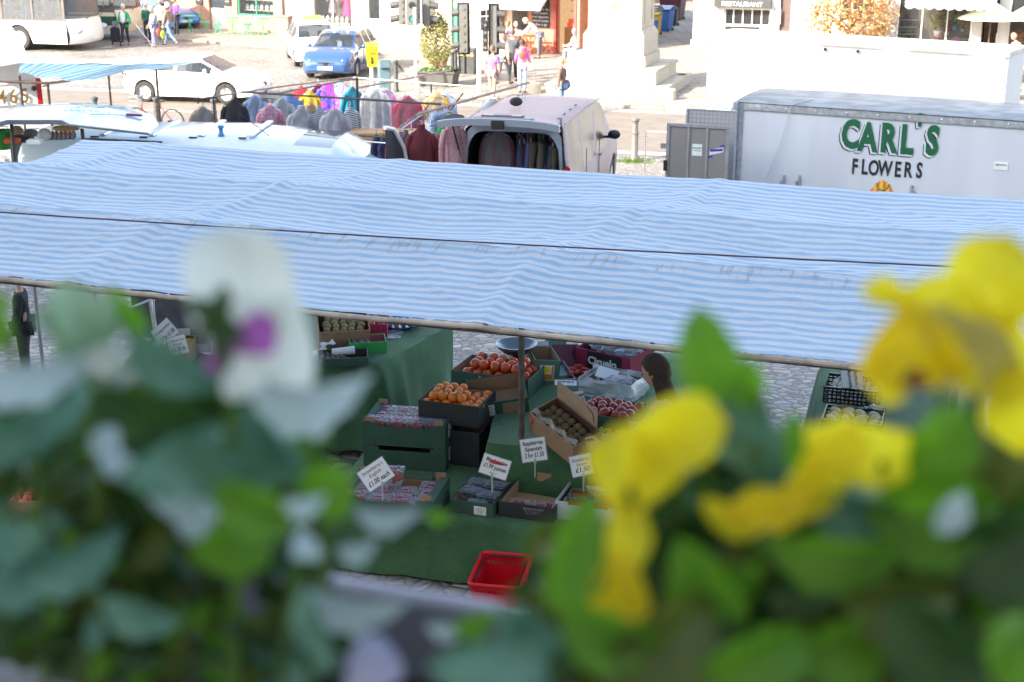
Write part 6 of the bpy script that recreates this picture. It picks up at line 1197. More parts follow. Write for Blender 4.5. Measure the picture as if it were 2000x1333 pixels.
g = G(1943, 118); t = tag((lambda m: m.build('steel_post', WPOLE))(MB().tube([(g.x, g.y, 0), (g.x, g.y, 1.0)], .05, 10)), 'short pale steel post in front of the florist', 'post')
# big trough with plants near the lorry's right end
for (px, py, l) in ((1975, 166, 'stone trough of plants by the road at the right edge'), (1964, 200, 'round tub of yellow green plants just right of the white trailer')):
    g = G(px, py); t = thing('planter', l, 'planter', g, R(-20)); m = MB(); m.lathe([(.3, 0), (.42, .35), (.45, .4), (.38, .4), (.36, .3)], 18); m.build('tub', M('stone tub', (.3, .25, .2), .8), t, smooth=35); m = MB(); leafcloud(m, (0, 0, .5), (.42, .42, .2), 420, .05, rs); m.build('foliage', foliage_mat('lime mix', [(.3, .4, .05), (.6, .6, .4), (.2, .3, .04)]), t)
# cafe tables
def cafe_table(px, py, col, label, nchair=2, grp='cafe tables', dz=.085):
    g = G(px, py); mt_ = M('cafe paint %s' % (col,), col, .5); t = thing('cafe_table', label, 'table', (g.x, g.y, dz)); m = MB(); m.lathe([(0, .7), (.32, .7), (.32, .73), (0, .73)], 18); m.build('tabletop', mt_, t); m = MB()
    for a in (0, PI/2): m.tube([(.26*math.cos(a), .26*math.sin(a), 0), (-.24*math.cos(a), -.24*math.sin(a), .7)], .014, 5); m.tube([(-.26*math.cos(a), -.26*math.sin(a), 0), (.24*math.cos(a), .24*math.sin(a), .7)], .014, 5)
    m.build('folding_legs', mt_, t)
    for k in range(nchair):
        sg = (-1, 1)[k]; c = thing('folding_chair', 'folding chair %s the %s' % (('left of', 'right of')[k], label), 'chair', (g.x+sg*.62, g.y+.1, dz), -sg*PI/2+.2, None); m = MB(); m.bb(-.2, .2, -.2, .2, .43, .46); m.build('seat', mt_, c); m = MB(); m.bb(-.2, .2, -.215, -.19, .68, .86); m.build('backrest', mt_, c)
        for x in (-.19, .19): m = MB(); m.tube([(x, .2, 0), (x, -.2, .86)], .012, 5); m.build('leg', mt_, c); m = MB(); m.tube([(x, -.2, 0), (x, .18, .45)], .012, 5); m.build('leg', mt_, c)
GC = (.05, .45, .2); cafe_table(372, 68, GC, 'green café table near the blue hatchback'); cafe_table(455, 72, GC, 'green café table under the left shop window pane'); cafe_table(515, 74, GC, 'green café table under the right shop window pane')
RCF = (.35, .08, .04); cafe_table(1036, 113, RCF, 'rust red café table where a man bends over', dz=.1); cafe_table(1000, 112, RCF, 'left rust red table at the café window', dz=.1)
# ================================================================== PEOPLE
SKINM = M('skin', (.5, .3, .21), .55, var=.06, sss=.05)
def hand_geo(m, wr, d, side, curl=.35, s=1.0):
    """palm and five fingers; d = direction of the hand, side = direction of the thumb"""
    d = Vector(d).normalized(); side = Vector(side); side = (side-d*side.dot(d)).normalized(); nrm = d.cross(side)
    Rm = Matrix((side, d, nrm)).transposed().to_4x4(); m.sphere(Vector(wr)+d*.045*s, (.042*s, .055*s, .017*s), 10, 8, rot=Rm)
    for k, (o, L_) in enumerate(((.031, .068), (.011, .078), (-.01, .072), (-.029, .056))):
        a = Vector(wr)+d*.085*s+side*o*s; P = [a-d*.015*s]; ang = 0
        for q in range(3): ang += curl*(.6+.25*q); P.append(P[-1]+(d*math.cos(ang)+nrm*math.sin(ang))*L_*s*(.44, .32, .26)[q])
        m.tube(P, [.0095*s, .009*s, .008*s, .0065*s], 7)
    a = Vector(wr)+d*.025*s+side*.03*s; m.tube([a, a+(side*.8+d*.6)*.035*s, a+(side*.7+d*1.1+nrm*.3)*.055*s, a+(side*.5+d*1.6+nrm*.5)*.06*s], [.012*s, .011*s, .0095*s, .007*s], 7)
def head_geo(m, c, fwd, up, s=1.0):
    fwd = Vector(fwd).normalized(); up = Vector(up).normalized(); rt = fwd.cross(up).normalized(); up = rt.cross(fwd)
    Rm = Matrix((rt, fwd, up)).transposed().to_4x4()
    def f(d):
        k = 1.; k += .16*math.exp(-((d.x/.13)**2+((d.z+.12)/.16)**2))*(d.y > 0)   # nose
        k -= .05*math.exp(-(((abs(d.x)-.32)/.14)**2+((d.z-.05)/.1)**2))*(d.y > 0); k += .05*math.exp(-((d.x/.3)**2+((d.z+.75)/.18)**2))*(d.y > 0)
        k += .035*math.exp(-((d.x/.16)**2+((d.z+.42)/.06)**2))*(d.y > 0); k -= .1*max(0, -d.z-.3)*abs(d.x); k -= .12*max(0, -d.z-.2)*(d.y < 0)
        return k
    m.sphere(c, (.076*s, .098*s, .118*s), 28, 22, f, Rm)
    for sg in (1, -1): m.sphere(Vector(c)+rt*sg*.076*s-up*.005*s, (.012*s, .02*s, .03*s), 8, 6, rot=Rm)
    return rt, fwd, up, Rm
def hair_geo(c, Rm, s, style):
    m = MB(); sh = {'short': (.2, 0), 'bald': (.75, 0), 'long': (-.2, .25), 'bun': (.15, 0), 'bob': (-.15, .06), 'pony': (.15, .0)}[style]
    def f(d):
        cut = -.55+1.0*max(0, d.y+.15)*1.25 if style != 'bald' else -.2+1.5*max(0, d.y+.4)
        return 1.09+.02*math.sin(d.x*25+d.z*9) if d.z > cut else .86
    m.sphere(Vector(c)+Rm.to_3x3() @ Vector((0, -.006*s, .008*s)), (.082*s, .104*s, .122*s), 28, 20, f, Rm)
    if style in ('long', 'bob'):
        L_ = .3 if style == 'long' else .14
        def g_(i, j): a = PI*(1.0+1.0*i)*1.0; a = PI+PI*i; y = math.sin(a)*(.1+.02*j); x = math.cos(a)*(.085+.012*j); z = .02-(L_+.04*math.sin(i*9))*j; return Vector(c)+Rm.to_3x3() @ Vector((x*s, y*s+.01, z*s))
        m.grid(24, 8, lambda i, j: tuple(g_(i, j)))
    if style == 'bun': m.sphere(Vector(c)+Rm.to_3x3() @ Vector((0, -.1*s, .05*s)), .04*s, 12, 8)
    if style == 'pony': m.tube([Vector(c)+Rm.to_3x3() @ Vector(q) for q in ((0, -.1*s, .04*s), (0, -.14*s, -.03), (0, -.12*s, -.13))], [.025, .03, .012], 8)
    return m
def person(label, loc, head, h=1.7, top=(.3, .3, .3), legs=(.05, .05, .06), hair=('short', (.1, .06, .04)), sleeve='long', coat=0., lean=0., stride=.0, arms=((.12, 0, .0), (.12, 0, .0)), fem=0, look=0., bow=0., sit=False, shoes=(.03, .03, .03), bulk=1., eyes=False, group=None, open_front=None, topm=None):
    """local frame: x right, y forward. arms: (out, forward angle, elbow bend) for left(-x), right(+x)"""
    t = thing('person', label, 'person', loc, head, group); k = h/1.75
    S_ = lambda x, y, z: Vector((x*k, y*k, z*k)); hipz = .93 if not sit else .5
    pel = S_(0, 0, hipz); cl, sl_ = math.cos(lean), math.sin(lean)
    def up_(x, y, z): return pel+S_(x, y*cl+z*sl_, z*cl-y*sl_)   # torso frame tilted forward
    sp1, sp2, nk, nk2 = up_(0, 0, .18), up_(0, -.01, .38), up_(0, -.015, .5), up_(0, .015+bow*.05, .58-bow*.03); hd = up_(0, .03+.09*bow, .70-.06*bow); sw = .175 if not fem else .155
    V, E, RR = [], [], []
    def av(p, r, fr=None):
        V.append(p); RR.append((r[0]*k, r[1]*k) if isinstance(r, tuple) else r*k)
        if fr is not None: E.append((fr, len(V)-1))
        return len(V)-1
    b = 0 if False else bulk
    r0 = av(pel, (.13*b, .1*b)); r1 = av(sp1, (.125*b, .095*b), r0); r2 = av(sp2, (.14*b, .1*b), r1); r3 = av(nk, .055, r2); r4 = av(nk2, .05, r3)
    legsJ = []; hands = []; arml = []
    for sg in (-1, 1):
        hip = pel+S_(sg*.085, 0, -.03)
        if sit: kn = hip+S_(sg*.03, .42, .0); an = kn+S_(0, .02+.08*sg*stride*5, -.42); toe = an+S_(sg*.02, .15, -.03)
        else:
            st = stride*sg; kn = hip+S_(.0, math.sin(st+.05)*.43, -math.cos(st+.05)*.43); bk = max(0, -st)*1.1; an = kn+S_(0, math.sin(st-bk)*.41, -math.cos(st-bk)*.41); toe = an+S_(sg*.02, .15*math.cos(bk), -.03-.12*math.sin(bk))
        i0 = av(hip, .085*b, r0); i1 = av(kn, .055, i0); i2 = av(an, .035, i1); i3 = av(an+(toe-an)*.4+S_(0, 0, -.02), .035, i2); legsJ.append((hip, kn, an, toe))
    for q, sg in enumerate((-1, 1)):
        o, fw, bd = arms[q]; s0 = up_(sg*sw, -.01, .44); a = fw; el = s0+S_(sg*math.sin(o)*.28, math.sin(a)*.28*math.cos(o), -math.cos(a)*.28*math.cos(o)); a2 = a+bd; wr = el+S_(sg*math.sin(o*.4)*.25, math.sin(a2)*.25, -math.cos(a2)*.25)
        i0 = av(s0, .052*b, r2); i1 = av(el, .038, i0); i2 = av(wr, .025, i1); hands.append((wr, (wr-el).normalized())); arml.append((s0, el, wr))
    ex = MB()
    for (wr, d), sg in zip(hands, (-1, 1)): hand_geo(ex, wr, d, (0, 1, .2), .45, k)
    fw_ = Vector((math.sin(look), math.cos(look)*math.cos(lean+bow*.6), -math.sin(lean+bow*.6))); rt, f_, u_, Rm = head_geo(ex, hd, fw_, (0, math.sin(lean+bow*.6), math.cos(lean+bow*.6)), k)
    m_ = skin(V, E, RR, SKINM, 'body', t, 0, 1, ex)
    hg = hair_geo(hd, Rm, k, hair[0]); hg.build('hair', M('hair%s' % (hair[1],), hair[1], .7, var=.3, scale=30), t, smooth=50)
    if eyes:
        for sg in (1, -1): m = MB(); m.sphere(hd+rt*sg*.03*k+f_*.088*k+u_*.008*k, .009*k, 8, 6); m.build('eye', INK, t)
    # clothes: separate skins a little fuller than the body
    g_ = 1.14; V, E, RR = [], [], []
    r0 = av(pel+S_(0, 0, .02), (.15*b, .115*b)); r1 = av(sp1, (.142*b, .108*b), r0); r2 = av(sp2, (.155*b, .115*b), r1); r3 = av(nk-S_(0, 0, .02), .07, r2)
    if coat: c1 = av(pel+S_(0, 0, -coat*.5), (.165*b, .135*b), r0); av(pel+S_(0, 0, -coat), (.175*b, .15*b), c1)
    else: av(pel+S_(0, 0, -.07), (.152*b, .12*b), r0)
    for (s0, el, wr) in arml:
        i0 = av(s0+S_(0, 0, -.005), .066*b, r2)
        if sleeve == 'long': i1 = av(el, .053*b, i0); av(wr-(wr-el)*.08, .041, i1)
        else: av(s0+(el-s0)*.75, .058*b, i0)
    skin(V, E, RR, topm or cloth(top), 'coat' if coat else ('jacket' if sleeve == 'long' else 'shirt'), t)
    V, E, RR = [], [], []
    r0 = av(pel, (.14*b, .108*b)); 
    for (hip, kn, an, toe) in legsJ: i0 = av(hip, .095*b, r0); i1 = av(kn, .068, i0); av(an+(kn-an)*.05, .055, i1)
    skin(V, E, RR, cloth(legs), 'trousers', t)
    for (hip, kn, an, toe) in legsJ:
        m = MB(); d = (toe-an); d.z = 0 if not sit else d.z; yaw = math.atan2(-d.x, d.y); m.sphere(an+S_(0, .06, -.045)+(toe-an)*.1, (.045*k, .13*k, .04*k), 12, 8, lambda q: 1-(.25 if q.z < -.5 else 0), Matrix.Rotation(yaw, 4, 'Z')); m.build('shoe', cloth(shoes), t, smooth=True)
    return t, k, hd, hands, up_
def at_foot(px, py, dz=.0): g = G(px, py); g.z += dz; return g
def face(px, py, tx, ty):  # heading (rotation about z) so that local +y points from ground pixel a to b
    a, b = G(px, py), G(tx, ty); return math.atan2(b.y-a.y, b.x-a.x)-PI/2
GR = (.55, .52, .5)
bag = lambda p, s, mat, name='bag', par=None: (lambda m: m.build(name, mat, par, smooth=True))(MB().sphere(p, s, 16, 10, lambda d: 1-.25*max(0, abs(d.x)*abs(d.z))))
# by the buses
t, k, hd, hn, up = person('older woman in a bright green cardigan over a pale top, pulling a shopping trolley', at_foot(246, 89), R(168), 1.66, (.02, .33, .1), (.02, .02, .025), ('short', (.6, .58, .55)), arms=((.35, -.1, .2), (.3, .0, .25)), stride=.14, bulk=1.15, fem=1, eyes=True)
m = MB(); m.sphere((0, .1*k, 1.2*k), (.12*k, .08*k, .27*k), 14, 12); m.build('pale_top', cloth((.6, .6, .66)), t, smooth=True)
g = at_foot(227, 88); tr = thing('shopping_trolley', 'black wheeled shopping trolley beside the woman in the green cardigan', 'trolley', g, .1); m = MB(); m.bb(-.18, .18, -.13, .13, .12, .72); m.build('bag', cloth((.03, .03, .04)), tr, bevel=.05); m = MB(); m.tube([(-.1, .14, .1), (-.1, .14, .95), (.1, .14, .95), (.1, .14, .1)], .012, 6); m.build('handle', STEEL, tr)
for x in (-.16, .16): m = MB(); m.lathe([(0, -.02), (.08, -.02), (.08, .02), (0, .02)], 14, (x, .1, .08), rotm(0, PI/2)); m.build('wheel', DARK, tr)
m = MB(); m.bb(-.1, .1, -.04, .04, .72, .95); m.build('hanging_scarf', cloth((.25, .25, .3)), tr, bevel=.03)
person('woman in a dark green coat waiting by the green bus', at_foot(290, 84), R(200), 1.66, (.02, .12, .08), (.03, .03, .03), ('short', (.55, .45, .35)), coat=.25, arms=((.1, .5, 1.2), (.1, .3, .8)), fem=1, eyes=True)
t, k, hd, hn, up = person('older woman in a long grey blue coat leaning on a walking stick', at_foot(303, 92), R(130), 1.62, (.28, .33, .45), (.2, .2, .35), ('bob', (.5, .35, .22)), coat=.38, arms=((.1, .4, .5), (.15, .15, .3)), bulk=1.15, fem=1, bow=.3)
a = at_foot(299, 93); st_ = MB().tube([(a.x-.05, a.y-.05, a.z), (a.x+.08, a.y+.05, .85), (a.x+.05, a.y+.0, .9)], .014, 6).build('walking_stick', STEEL); tag(st_, 'grey metal walking stick held by the woman in the grey blue coat', 'walking stick')
a = at_foot(302, 96); tag(MB().tube([(a.x, a.y, a.z), (a.x-.75, a.y+.25, .95)], .012, 6).build('walking_stick', STEEL), 'thin second stick slanting down in front of the group by the bus', 'walking stick')
person('white haired person in a cream top standing behind the group by the bus', at_foot(317, 76), R(185), 1.68, (.7, .66, .58), (.3, .28, .25), ('short', (.7, .68, .64)), eyes=True)
person('dark haired person in a navy jacket at the back of the group by the bus', at_foot(324, 68), R(185), 1.7, (.06, .06, .1), (.05, .05, .06), ('short', (.08, .05, .04)), eyes=True)
t, k, hd, hn, up = person('grey haired man in a brown jacket and blue jeans with shopping bags', at_foot(333, 93), R(60), 1.78, (.22, .17, .13), (.12, .2, .4), ('short', (.55, .5, .45)), stride=.4, arms=((.12, .15, .2), (.12, -.25, .3)), bulk=1.1)
bag((-.25, .12, .52), (.13, .06, .19), M('lime bag', (.45, .6, .05), .5), 'lime_bag', t); bag((-.3, .3, .62), (.12, .06, .16), M('red print bag', (.5, .1, .06), .5, var=.5, scale=20), 'red_bag', t)
person('woman in a purple jacket with a yellow scarf by the blue hatchback', at_foot(346, 72), R(150), 1.68, (.2, .08, .5), (.03, .03, .04), ('bob', (.35, .18, .08)), coat=.15, arms=((.1, .3, 1.0), (.1, .2, .6)), fem=1, eyes=True)
# crossing and pavement
person('man in a mauve polo shirt and khaki trousers seen from behind', at_foot(962, 197, .0), R(-22), 1.68, (.22, .13, .34), (.34, .26, .18), ('short', (.12, .08, .06)), sleeve='short', stride=-.16, arms=((.16, -.05, .1), (.14, .05, .15)), bulk=1.15)
person('person in a cream jacket walking beside the man in the mauve shirt', at_foot(983, 173, .09), R(-35), 1.7, (.6, .5, .34), (.1, .11, .14), ('short', (.3, .2, .12)), stride=.3, arms=((.1, .1, .2), (.12, -.1, .2)))
person('person in a dark grey coat and black trousers seen from behind', at_foot(1001, 165, .09), R(-8), 1.72, (.08, .08, .1), (.02, .02, .025), ('short', (.1, .07, .05)), coat=.2, stride=.18, bulk=1.1, arms=((.1, .2, .6), (.1, .2, .6)))
t, k, hd, hn, up = person('woman in a pink hooded jacket with a red backpack and pale jeans', at_foot(1020, 187, .09), R(-2), 1.66, (.66, .16, .5), (.36, .46, .62), ('bun', (.05, .035, .03)), fem=1, arms=((.22, .15, 1.0), (.22, .15, 1.0)), bulk=1.08)
bag((.0, -.2*k, 1.3*k), (.14*k, .08*k, .19*k), M('coral backpack', (.55, .09, .07), .6), 'backpack', t); m = MB(); m.sphere((0, -.13*k, 1.47*k), (.11*k, .06*k, .06*k), 12, 8); m.build('hood', cloth((.66, .16, .5)), t, smooth=True)
t, k, hd, hn, up = person('woman in a brown coat with a grey shoulder bag walking away, hair loose', at_foot(1096, 228, .0), R(60), 1.68, (.17, .1, .08), (.14, .24, .42), ('bob', (.45, .27, .13)), coat=.17, fem=1, stride=.12, arms=((.5, -.2, .15), (.15, .15, 1.2)), bulk=1.1, look=.5)
bag((.28*k, .02, .92*k), (.07, .17, .15), M('grey leather bag', (.12, .13, .17), .35), 'shoulder_bag', t); m = MB(); m.tube([(.28*k, -.12, 1.0*k), (.15*k, .02, 1.45*k), (.28*k, .14, 1.0*k)], .012, 6); m.build('bag_strap', M('strap', (.1, .1, .13), .5), t)
person('man in a lavender jumper bending forward over the café table', at_foot(1054, 119, .09), R(75), 1.74, (.36, .3, .5), (.12, .13, .16), ('short', (.5, .3, .2)), lean=.85, arms=((.1, .75, .25), (.1, .65, .3)))
t, k, hd, hn, up = person('person in a white top and mauve scarf sitting at the left of the monument', at_foot(1122, 128, .12), R(60), 1.62, (.7, .66, .62), (.26, .26, .42), ('bob', (.24, .16, .22)), sit=True, arms=((.1, .3, 1.1), (.1, .3, 1.1)), shoes=(.45, .22, .14), stride=.15)
person('person in a pale yellow top sitting at the café table, seen behind the signals', at_foot(1008, 112, .09), R(10), 1.64, (.68, .62, .45), (.6, .56, .5), ('short', (.5, .42, .32)), sit=True, arms=((.1, .5, .8), (.1, .5, .8)))
person('person in a blue jacket with a pink bag sitting furthest left at the café', at_foot(984, 108, .09), R(-60), 1.62, (.15, .18, .42), (.1, .1, .12), ('bob', (.22, .16, .1)), sit=True, lean=.25, arms=((.1, .5, .8), (.1, .5, .8)))
person('person in white sitting by the restaurant wall', at_foot(1375, 105, .09), R(-150), 1.62, (.7, .68, .66), (.5, .48, .45), ('short', (.5, .3, .16)), sit=True, arms=((.1, .4, .8), (.1, .4, .8)), eyes=True)
person('person in white clothes bending beside the plants at the right edge', at_foot(1984, 163, .0), R(40), 1.68, (.74, .72, .72), (.7, .66, .62), ('short', (.4, .2, .12)), lean=.35, arms=((.2, .5, .5), (.2, .6, .5)))
bpy.context.view_layer.update()
m = MB()
for (px, py, w_) in ((1375, 105, .5),): g = at_foot(px, py, .09); m.bb(g.x-.5, g.x+.5, g.y-.1, g.y+.35, .09, .5)
tag(m.build('bench', WHITE, bevel=.01), 'white bench by the restaurant wall', 'bench')
g = at_foot(1122, 128, .09); tag(MB().bb(g.x-.25, g.x+.35, g.y-.25, g.y+.3, .09, .56).build('stone_block', STEPM, bevel=.015), 'low stone block that the person in white sits on', 'seat')
for (px, py, l) in ((1008, 112, 'folding seat under the person in pale yellow'), (984, 108, 'folding seat under the person in the blue jacket')):
    g = at_foot(px, py, .09); c = thing('stool', l, 'stool', g); m = MB(); m.bb(-.2, .2, -.2, .2, .4, .43); m.build('seat', CARD, c)
    for x in (-.17, .17):
        for y in (-.17, .17): m = MB(); m.tube([(x, y, 0), (x, y, .4)], .012, 5); m.build('leg', CARD, c)
# near figures under the canopy
g = Vector((att(36, 600, 12.6).x, 12.2, 0)); g.z = gz(g.x, g.y)
g = att(34, 545, 12.9); zz = gz(g.x, g.y); person('man in a dark jacket standing under the canopy at the far left', (g.x, g.y, zz), R(100), (g.z+.08-zz)/.985, (.02, .02, .03), (.03, .03, .04), ('short', (.38, .28, .2)), bulk=1.2, arms=((.15, .1, .4), (.15, .1, .4)))
# ================================================================== FRUIT STALL
TB, TT = 2.5, 2.83         # front bench top, main table top
GB0 = 2.05
def grass_cloth():
    m = bpy.data.materials.new('green grass cloth'); m.use_nodes = True; n = m.node_tree; b = n.nodes['Principled BSDF']; L = n.links.new; tc = n.nodes.new('ShaderNodeTexCoord')
    nz = n.nodes.new('ShaderNodeTexNoise'); nz.inputs['Scale'].default_value = 160; nz.inputs['Detail'].default_value = 3; L(tc.outputs['Object'], nz.inputs[0]); n2 = n.nodes.new('ShaderNodeTexNoise'); n2.inputs['Scale'].default_value = 3.; n2.inputs['Detail'].default_value = 5; L(tc.outputs['Object'], n2.inputs[0])
    ad = n.nodes.new('ShaderNodeMath'); ad.operation = 'MULTIPLY_ADD'; ad.inputs[1].default_value = .6; L(nz.outputs['Fac'], ad.inputs[0]); sc_ = n.nodes.new('ShaderNodeMath'); sc_.operation = 'MULTIPLY'; sc_.inputs[1].default_value = .5; L(n2.outputs['Fac'], sc_.inputs[0]); L(sc_.outputs[0], ad.inputs[2])
    rp = n.nodes.new('ShaderNodeValToRGB'); e = rp.color_ramp.elements; e[0].position = .35; e[0].color = (.014, .062, .03, 1); e[1].position = .72; e[1].color = (.085, .21, .085, 1); L(ad.outputs[0], rp.inputs[0]); L(rp.outputs[0], b.inputs[0]); b.inputs['Roughness'].default_value = .9; b.inputs['Sheen Weight'].default_value = .15
    bp = n.nodes.new('ShaderNodeBump'); bp.inputs['Strength'].default_value = .8; bp.inputs['Distance'].default_value = .006; L(nz.outputs['Fac'], bp.inputs['Height']); L(bp.outputs[0], b.inputs['Normal']); return m
GCL = grass_cloth()
def table(name, label, pts, z, hem, seed=0, folds=1.):
    """pts: world xy corners (ccw) of the top; cloth falls on all sides to z=hem with folds"""
    t = thing(name, label, 'table', (pts[0][0], pts[0][1], GB0)); P = [Vector((p[0]-pts[0][0], p[1]-pts[0][1], 0)) for p in pts]; n = len(P); zt = z-GB0; zh = hem-GB0
    m = MB(); per = []; 
    for i in range(n):
        a, b = P[i], P[(i+1) % n]; L_ = (b-a).length; k = max(2, int(L_/.05))
        for q in range(k): per.append((a+(b-a)*q/k, Vector(((b-a).y, -(b-a).x, 0)).normalized()))
    N = len(per); c = sum(P, Vector())/n; rows = 12; vs = []
    for j in range(rows+1):
        f = j/rows
        for i, (p, nr) in enumerate(per):
            s = noise.noise(Vector((p.x*2.2, p.y*2.2, seed)))*.6+noise.noise(Vector((p.x*5+seed, p.y*5, f*.6)))*.35+.3*math.sin(i*.62+seed+f*.5)*noise.noise(Vector((p.x, p.y, seed+5)))
            o = (.015+.07*f)*(1+s*1.0*folds)+.03*folds*abs(s)*f+.016*folds*f*math.sin(i*.55+5*noise.noise(Vector((p.x*1.5, p.y*1.5, seed+9))))*(.4+abs(s)); z_ = zt-(zt-zh+.05*noise.noise(Vector((p.x*1.4, p.y*1.4, 3+seed))))*f**1.0 + (0 if j else .004); vs.append(p+nr*o*(1 if j else .0)+Vector((0, 0, z_)))
    fs = [(j*N+i, j*N+(i+1) % N, (j+1)*N+(i+1) % N, (j+1)*N+i) for j in range(rows) for i in range(N)]
    m.add(vs, fs); cc = len(m.v); ring = [list(range(N))]
    for q in (1, .97, .85, .6, .3): pass
    prev = [p for p, _ in per]; rings = 7; base = len(m.v)
    tv = []; 
    for r in range(1, rings+1):
        f = r/rings
        for p in prev: q = p*(1-f)+c*f; tv.append(Vector((q.x, q.y, zt+.004+.004*noise.noise(Vector((q.x*6, q.y*6, seed))))))
    m.v += [tuple(v) for v in tv]; F_ = []
    for r in range(rings):
        A0 = 0 if r == 0 else base+(r-1)*N; B0 = base+r*N
        for i in range(N): F_.append((A0+i, B0+i, B0+(i+1) % N, A0+(i+1) % N))
    m.f += F_; m.mi += [0]*len(F_); m.build('green_cloth', GCL, t, smooth=75)
    b = MB(); b.prism([(p.x*.98+c.x*.02, p.y*.98+c.y*.02) for p in P], zt-.03, zt-.004); b.build('table_board', M('plank', (.3, .22, .13), .8), t)
    for p in P: q = p*.9+c*.1; l = MB(); l.tube([(q.x, q.y, 0), (q.x, q.y, zt-.03)], .02, 8); l.build('leg', POLEM, t)
    return t
def quadpts(*a): return [atz(x, y, z) for x, y, z in a]
# main middle table, low front bench, left table, pomegranate table, right mushroom table
table('market_table', 'middle fruit table under a dark green grass cloth', quadpts((952, 866, TT), (1330, 905, TT), (1420, 700, TT), (1005, 668, TT)), TT, 2.1, 1, 1.8)
table('low_bench', 'low front bench covered in green grass cloth with a red basket before it', quadpts((640, 985, TB), (1230, 1050, TB), (1290, 925, TB), (722, 868, TB)), TB, 2.08, 2, 2.0)
table('market_table', 'left fruit table with heavy folds of green grass cloth', quadpts((500, 690, TT), (738, 716, TT), (884, 634, TT), (600, 592, TT)), TT, 2.12, 3, 2.8)
table('market_table', 'table of pomegranates and pears at the left behind the flowers', quadpts((180, 800, 2.6), (400, 820, 2.6), (455, 700, 2.6), (270, 672, 2.6)), 2.6, 2.1, 4)
table('market_table', 'right mushroom table draped in green beside the cobbled gap', quadpts((1605, 868, TT), (1900, 900, TT), (1920, 745, TT), (1607, 712, TT)), TT, 2.1, 5, 1.2)
# ---- box builder
def card(col, name=None, **k): return M(name or 'card%.2f%.2f%.2f' % col, col, .75, var=.1, scale=8, bump=.15, bscale=50, **k)
DG = card((.04, .1, .068)); BR = CARD; WHB = card((.6, .6, .62)); MAG = card((.25, .02, .06)); BKB = card((.03, .035, .035))
def tray(label, p, rz, w_, d_, h, mat, inner=BR, corners=True, label_side=None, notch=True, tilt=(0, 0), cat='box', name='fruit_box', group=None, wt=.008):
    """open box; origin at the centre of its base; x width, y depth"""
    t = thing(name, label, cat, p, rz, group); t.rotation_euler = (tilt[0], tilt[1], rz); a, b = w_/2, d_/2
    m = MB(); m.mi = []
    m.bb(-a, a, -b, b, 0, .006)
    nf = .84 if notch else 1.0
    for s in (-1, 1):   # long sides with a lowered middle
        y0, y1 = (s*b-wt, s*b) if s > 0 else (s*b, s*b+wt); m.bb(-a, a, y0, y1, .006, h*nf)
        if notch: m.bb(-a, -a*.62, y0, y1, h*nf, h); m.bb(a*.62, a, y0, y1, h*nf, h)
    for s in (-1, 1): x0, x1 = (s*a-wt, s*a) if s > 0 else (s*a, s*a+wt); m.bb(x0, x1, -b+wt, b-wt, .006, h)
    o = m.build('box_walls', mat, t, bevel=.0015)
    li = MB()
    for s in (-1, 1): y = s*(b-wt-.0015); li.quad((-a+wt, y, .01), (a-wt, y, .01), (a-wt, y, h*nf-.004), (-a+wt, y, h*nf-.004)); x = s*(a-wt-.0015); li.quad((x, -b+wt, .01), (x, b-wt, .01), (x, b-wt, h-.006), (x, -b+wt, h-.006))
    li.quad((-a+wt, -b+wt, .0085), (a-wt, -b+wt, .0085), (a-wt, b-wt, .0085), (-a+wt, b-wt, .0085)); li.build('lining', inner, t)
    if corners:
        # side flaps folded flat on the short sides and raised card lugs
        for s in (-1, 1): f = MB(); x0, x1 = sorted((s*a, s*(a-.055))); f.bb(x0, x1, -b+.002, b-.002, h, h+.005); f.build('top_flap', mat, t)
        for s in (-1, 1):
            for q in (-1, 1): f = MB(); x0, x1 = sorted((s*a*.94, s*a*.72)); y = q*(b-.018); f.bb(x0, x1, y-.004, y+.004, h*.6, h+.035); f.build('card_lug', BR, t)
    if label_side:
        sx, y, z, lw, lh = label_side; f = MB(); f.bb(a, a+.0015, y-lw/2, y+lw/2, z-lh/2, z+lh/2) if sx == 'r' else f.bb(y-lw/2, y+lw/2, -b-.0015, -b, z-lh/2, z+lh/2); q = f.build('paper_label', PAPER, t)
        for k in range(4):
            T = (Matrix.Translation((a+.002, y, z+lh*(.3-.2*k))) @ rotm(PI/2, 0, PI/2)) if sx == 'r' else (Matrix.Translation((y, -b-.002, z+lh*(.3-.2*k))) @ rotm(PI/2)); text(['CLASS I', 'produce of UK', 'net 4kg', 'lot 2217'][k], lh*.17, INK, q, T, 'label_print', ext=.0003)
    return t
def local(t, x, y, z): 
    bpy.context.view_layer.update(); return t.matrix_world @ Vector((x, y, z))
CARDRZ = ANG
LID = thin('punnet film', (.6, .66, .75), .8, .05); PUN = thin('clear punnet', (.6, .68, .72), .88, .06)
STRAWM = M('strawberry', (.5, .02, .015), .3, var=.25, scale=60, bump=.3, bscale=120); UJ = M('punnet label', (.5, .15, .4), .5, var=.5, scale=30)
def ground_fruit(m, n, w_, d_, z0, r, rs, layers=2, sq=1.0):
    for _ in range(n): m.sphere((rs.uniform(-w_/2+r, w_/2-r), rs.uniform(-d_/2+r, d_/2-r), z0+r+rs.random()*layers*r*1.3), (r*rs.uniform(.85, 1.1), r*rs.uniform(.85, 1.1), r*sq), 8, 6)
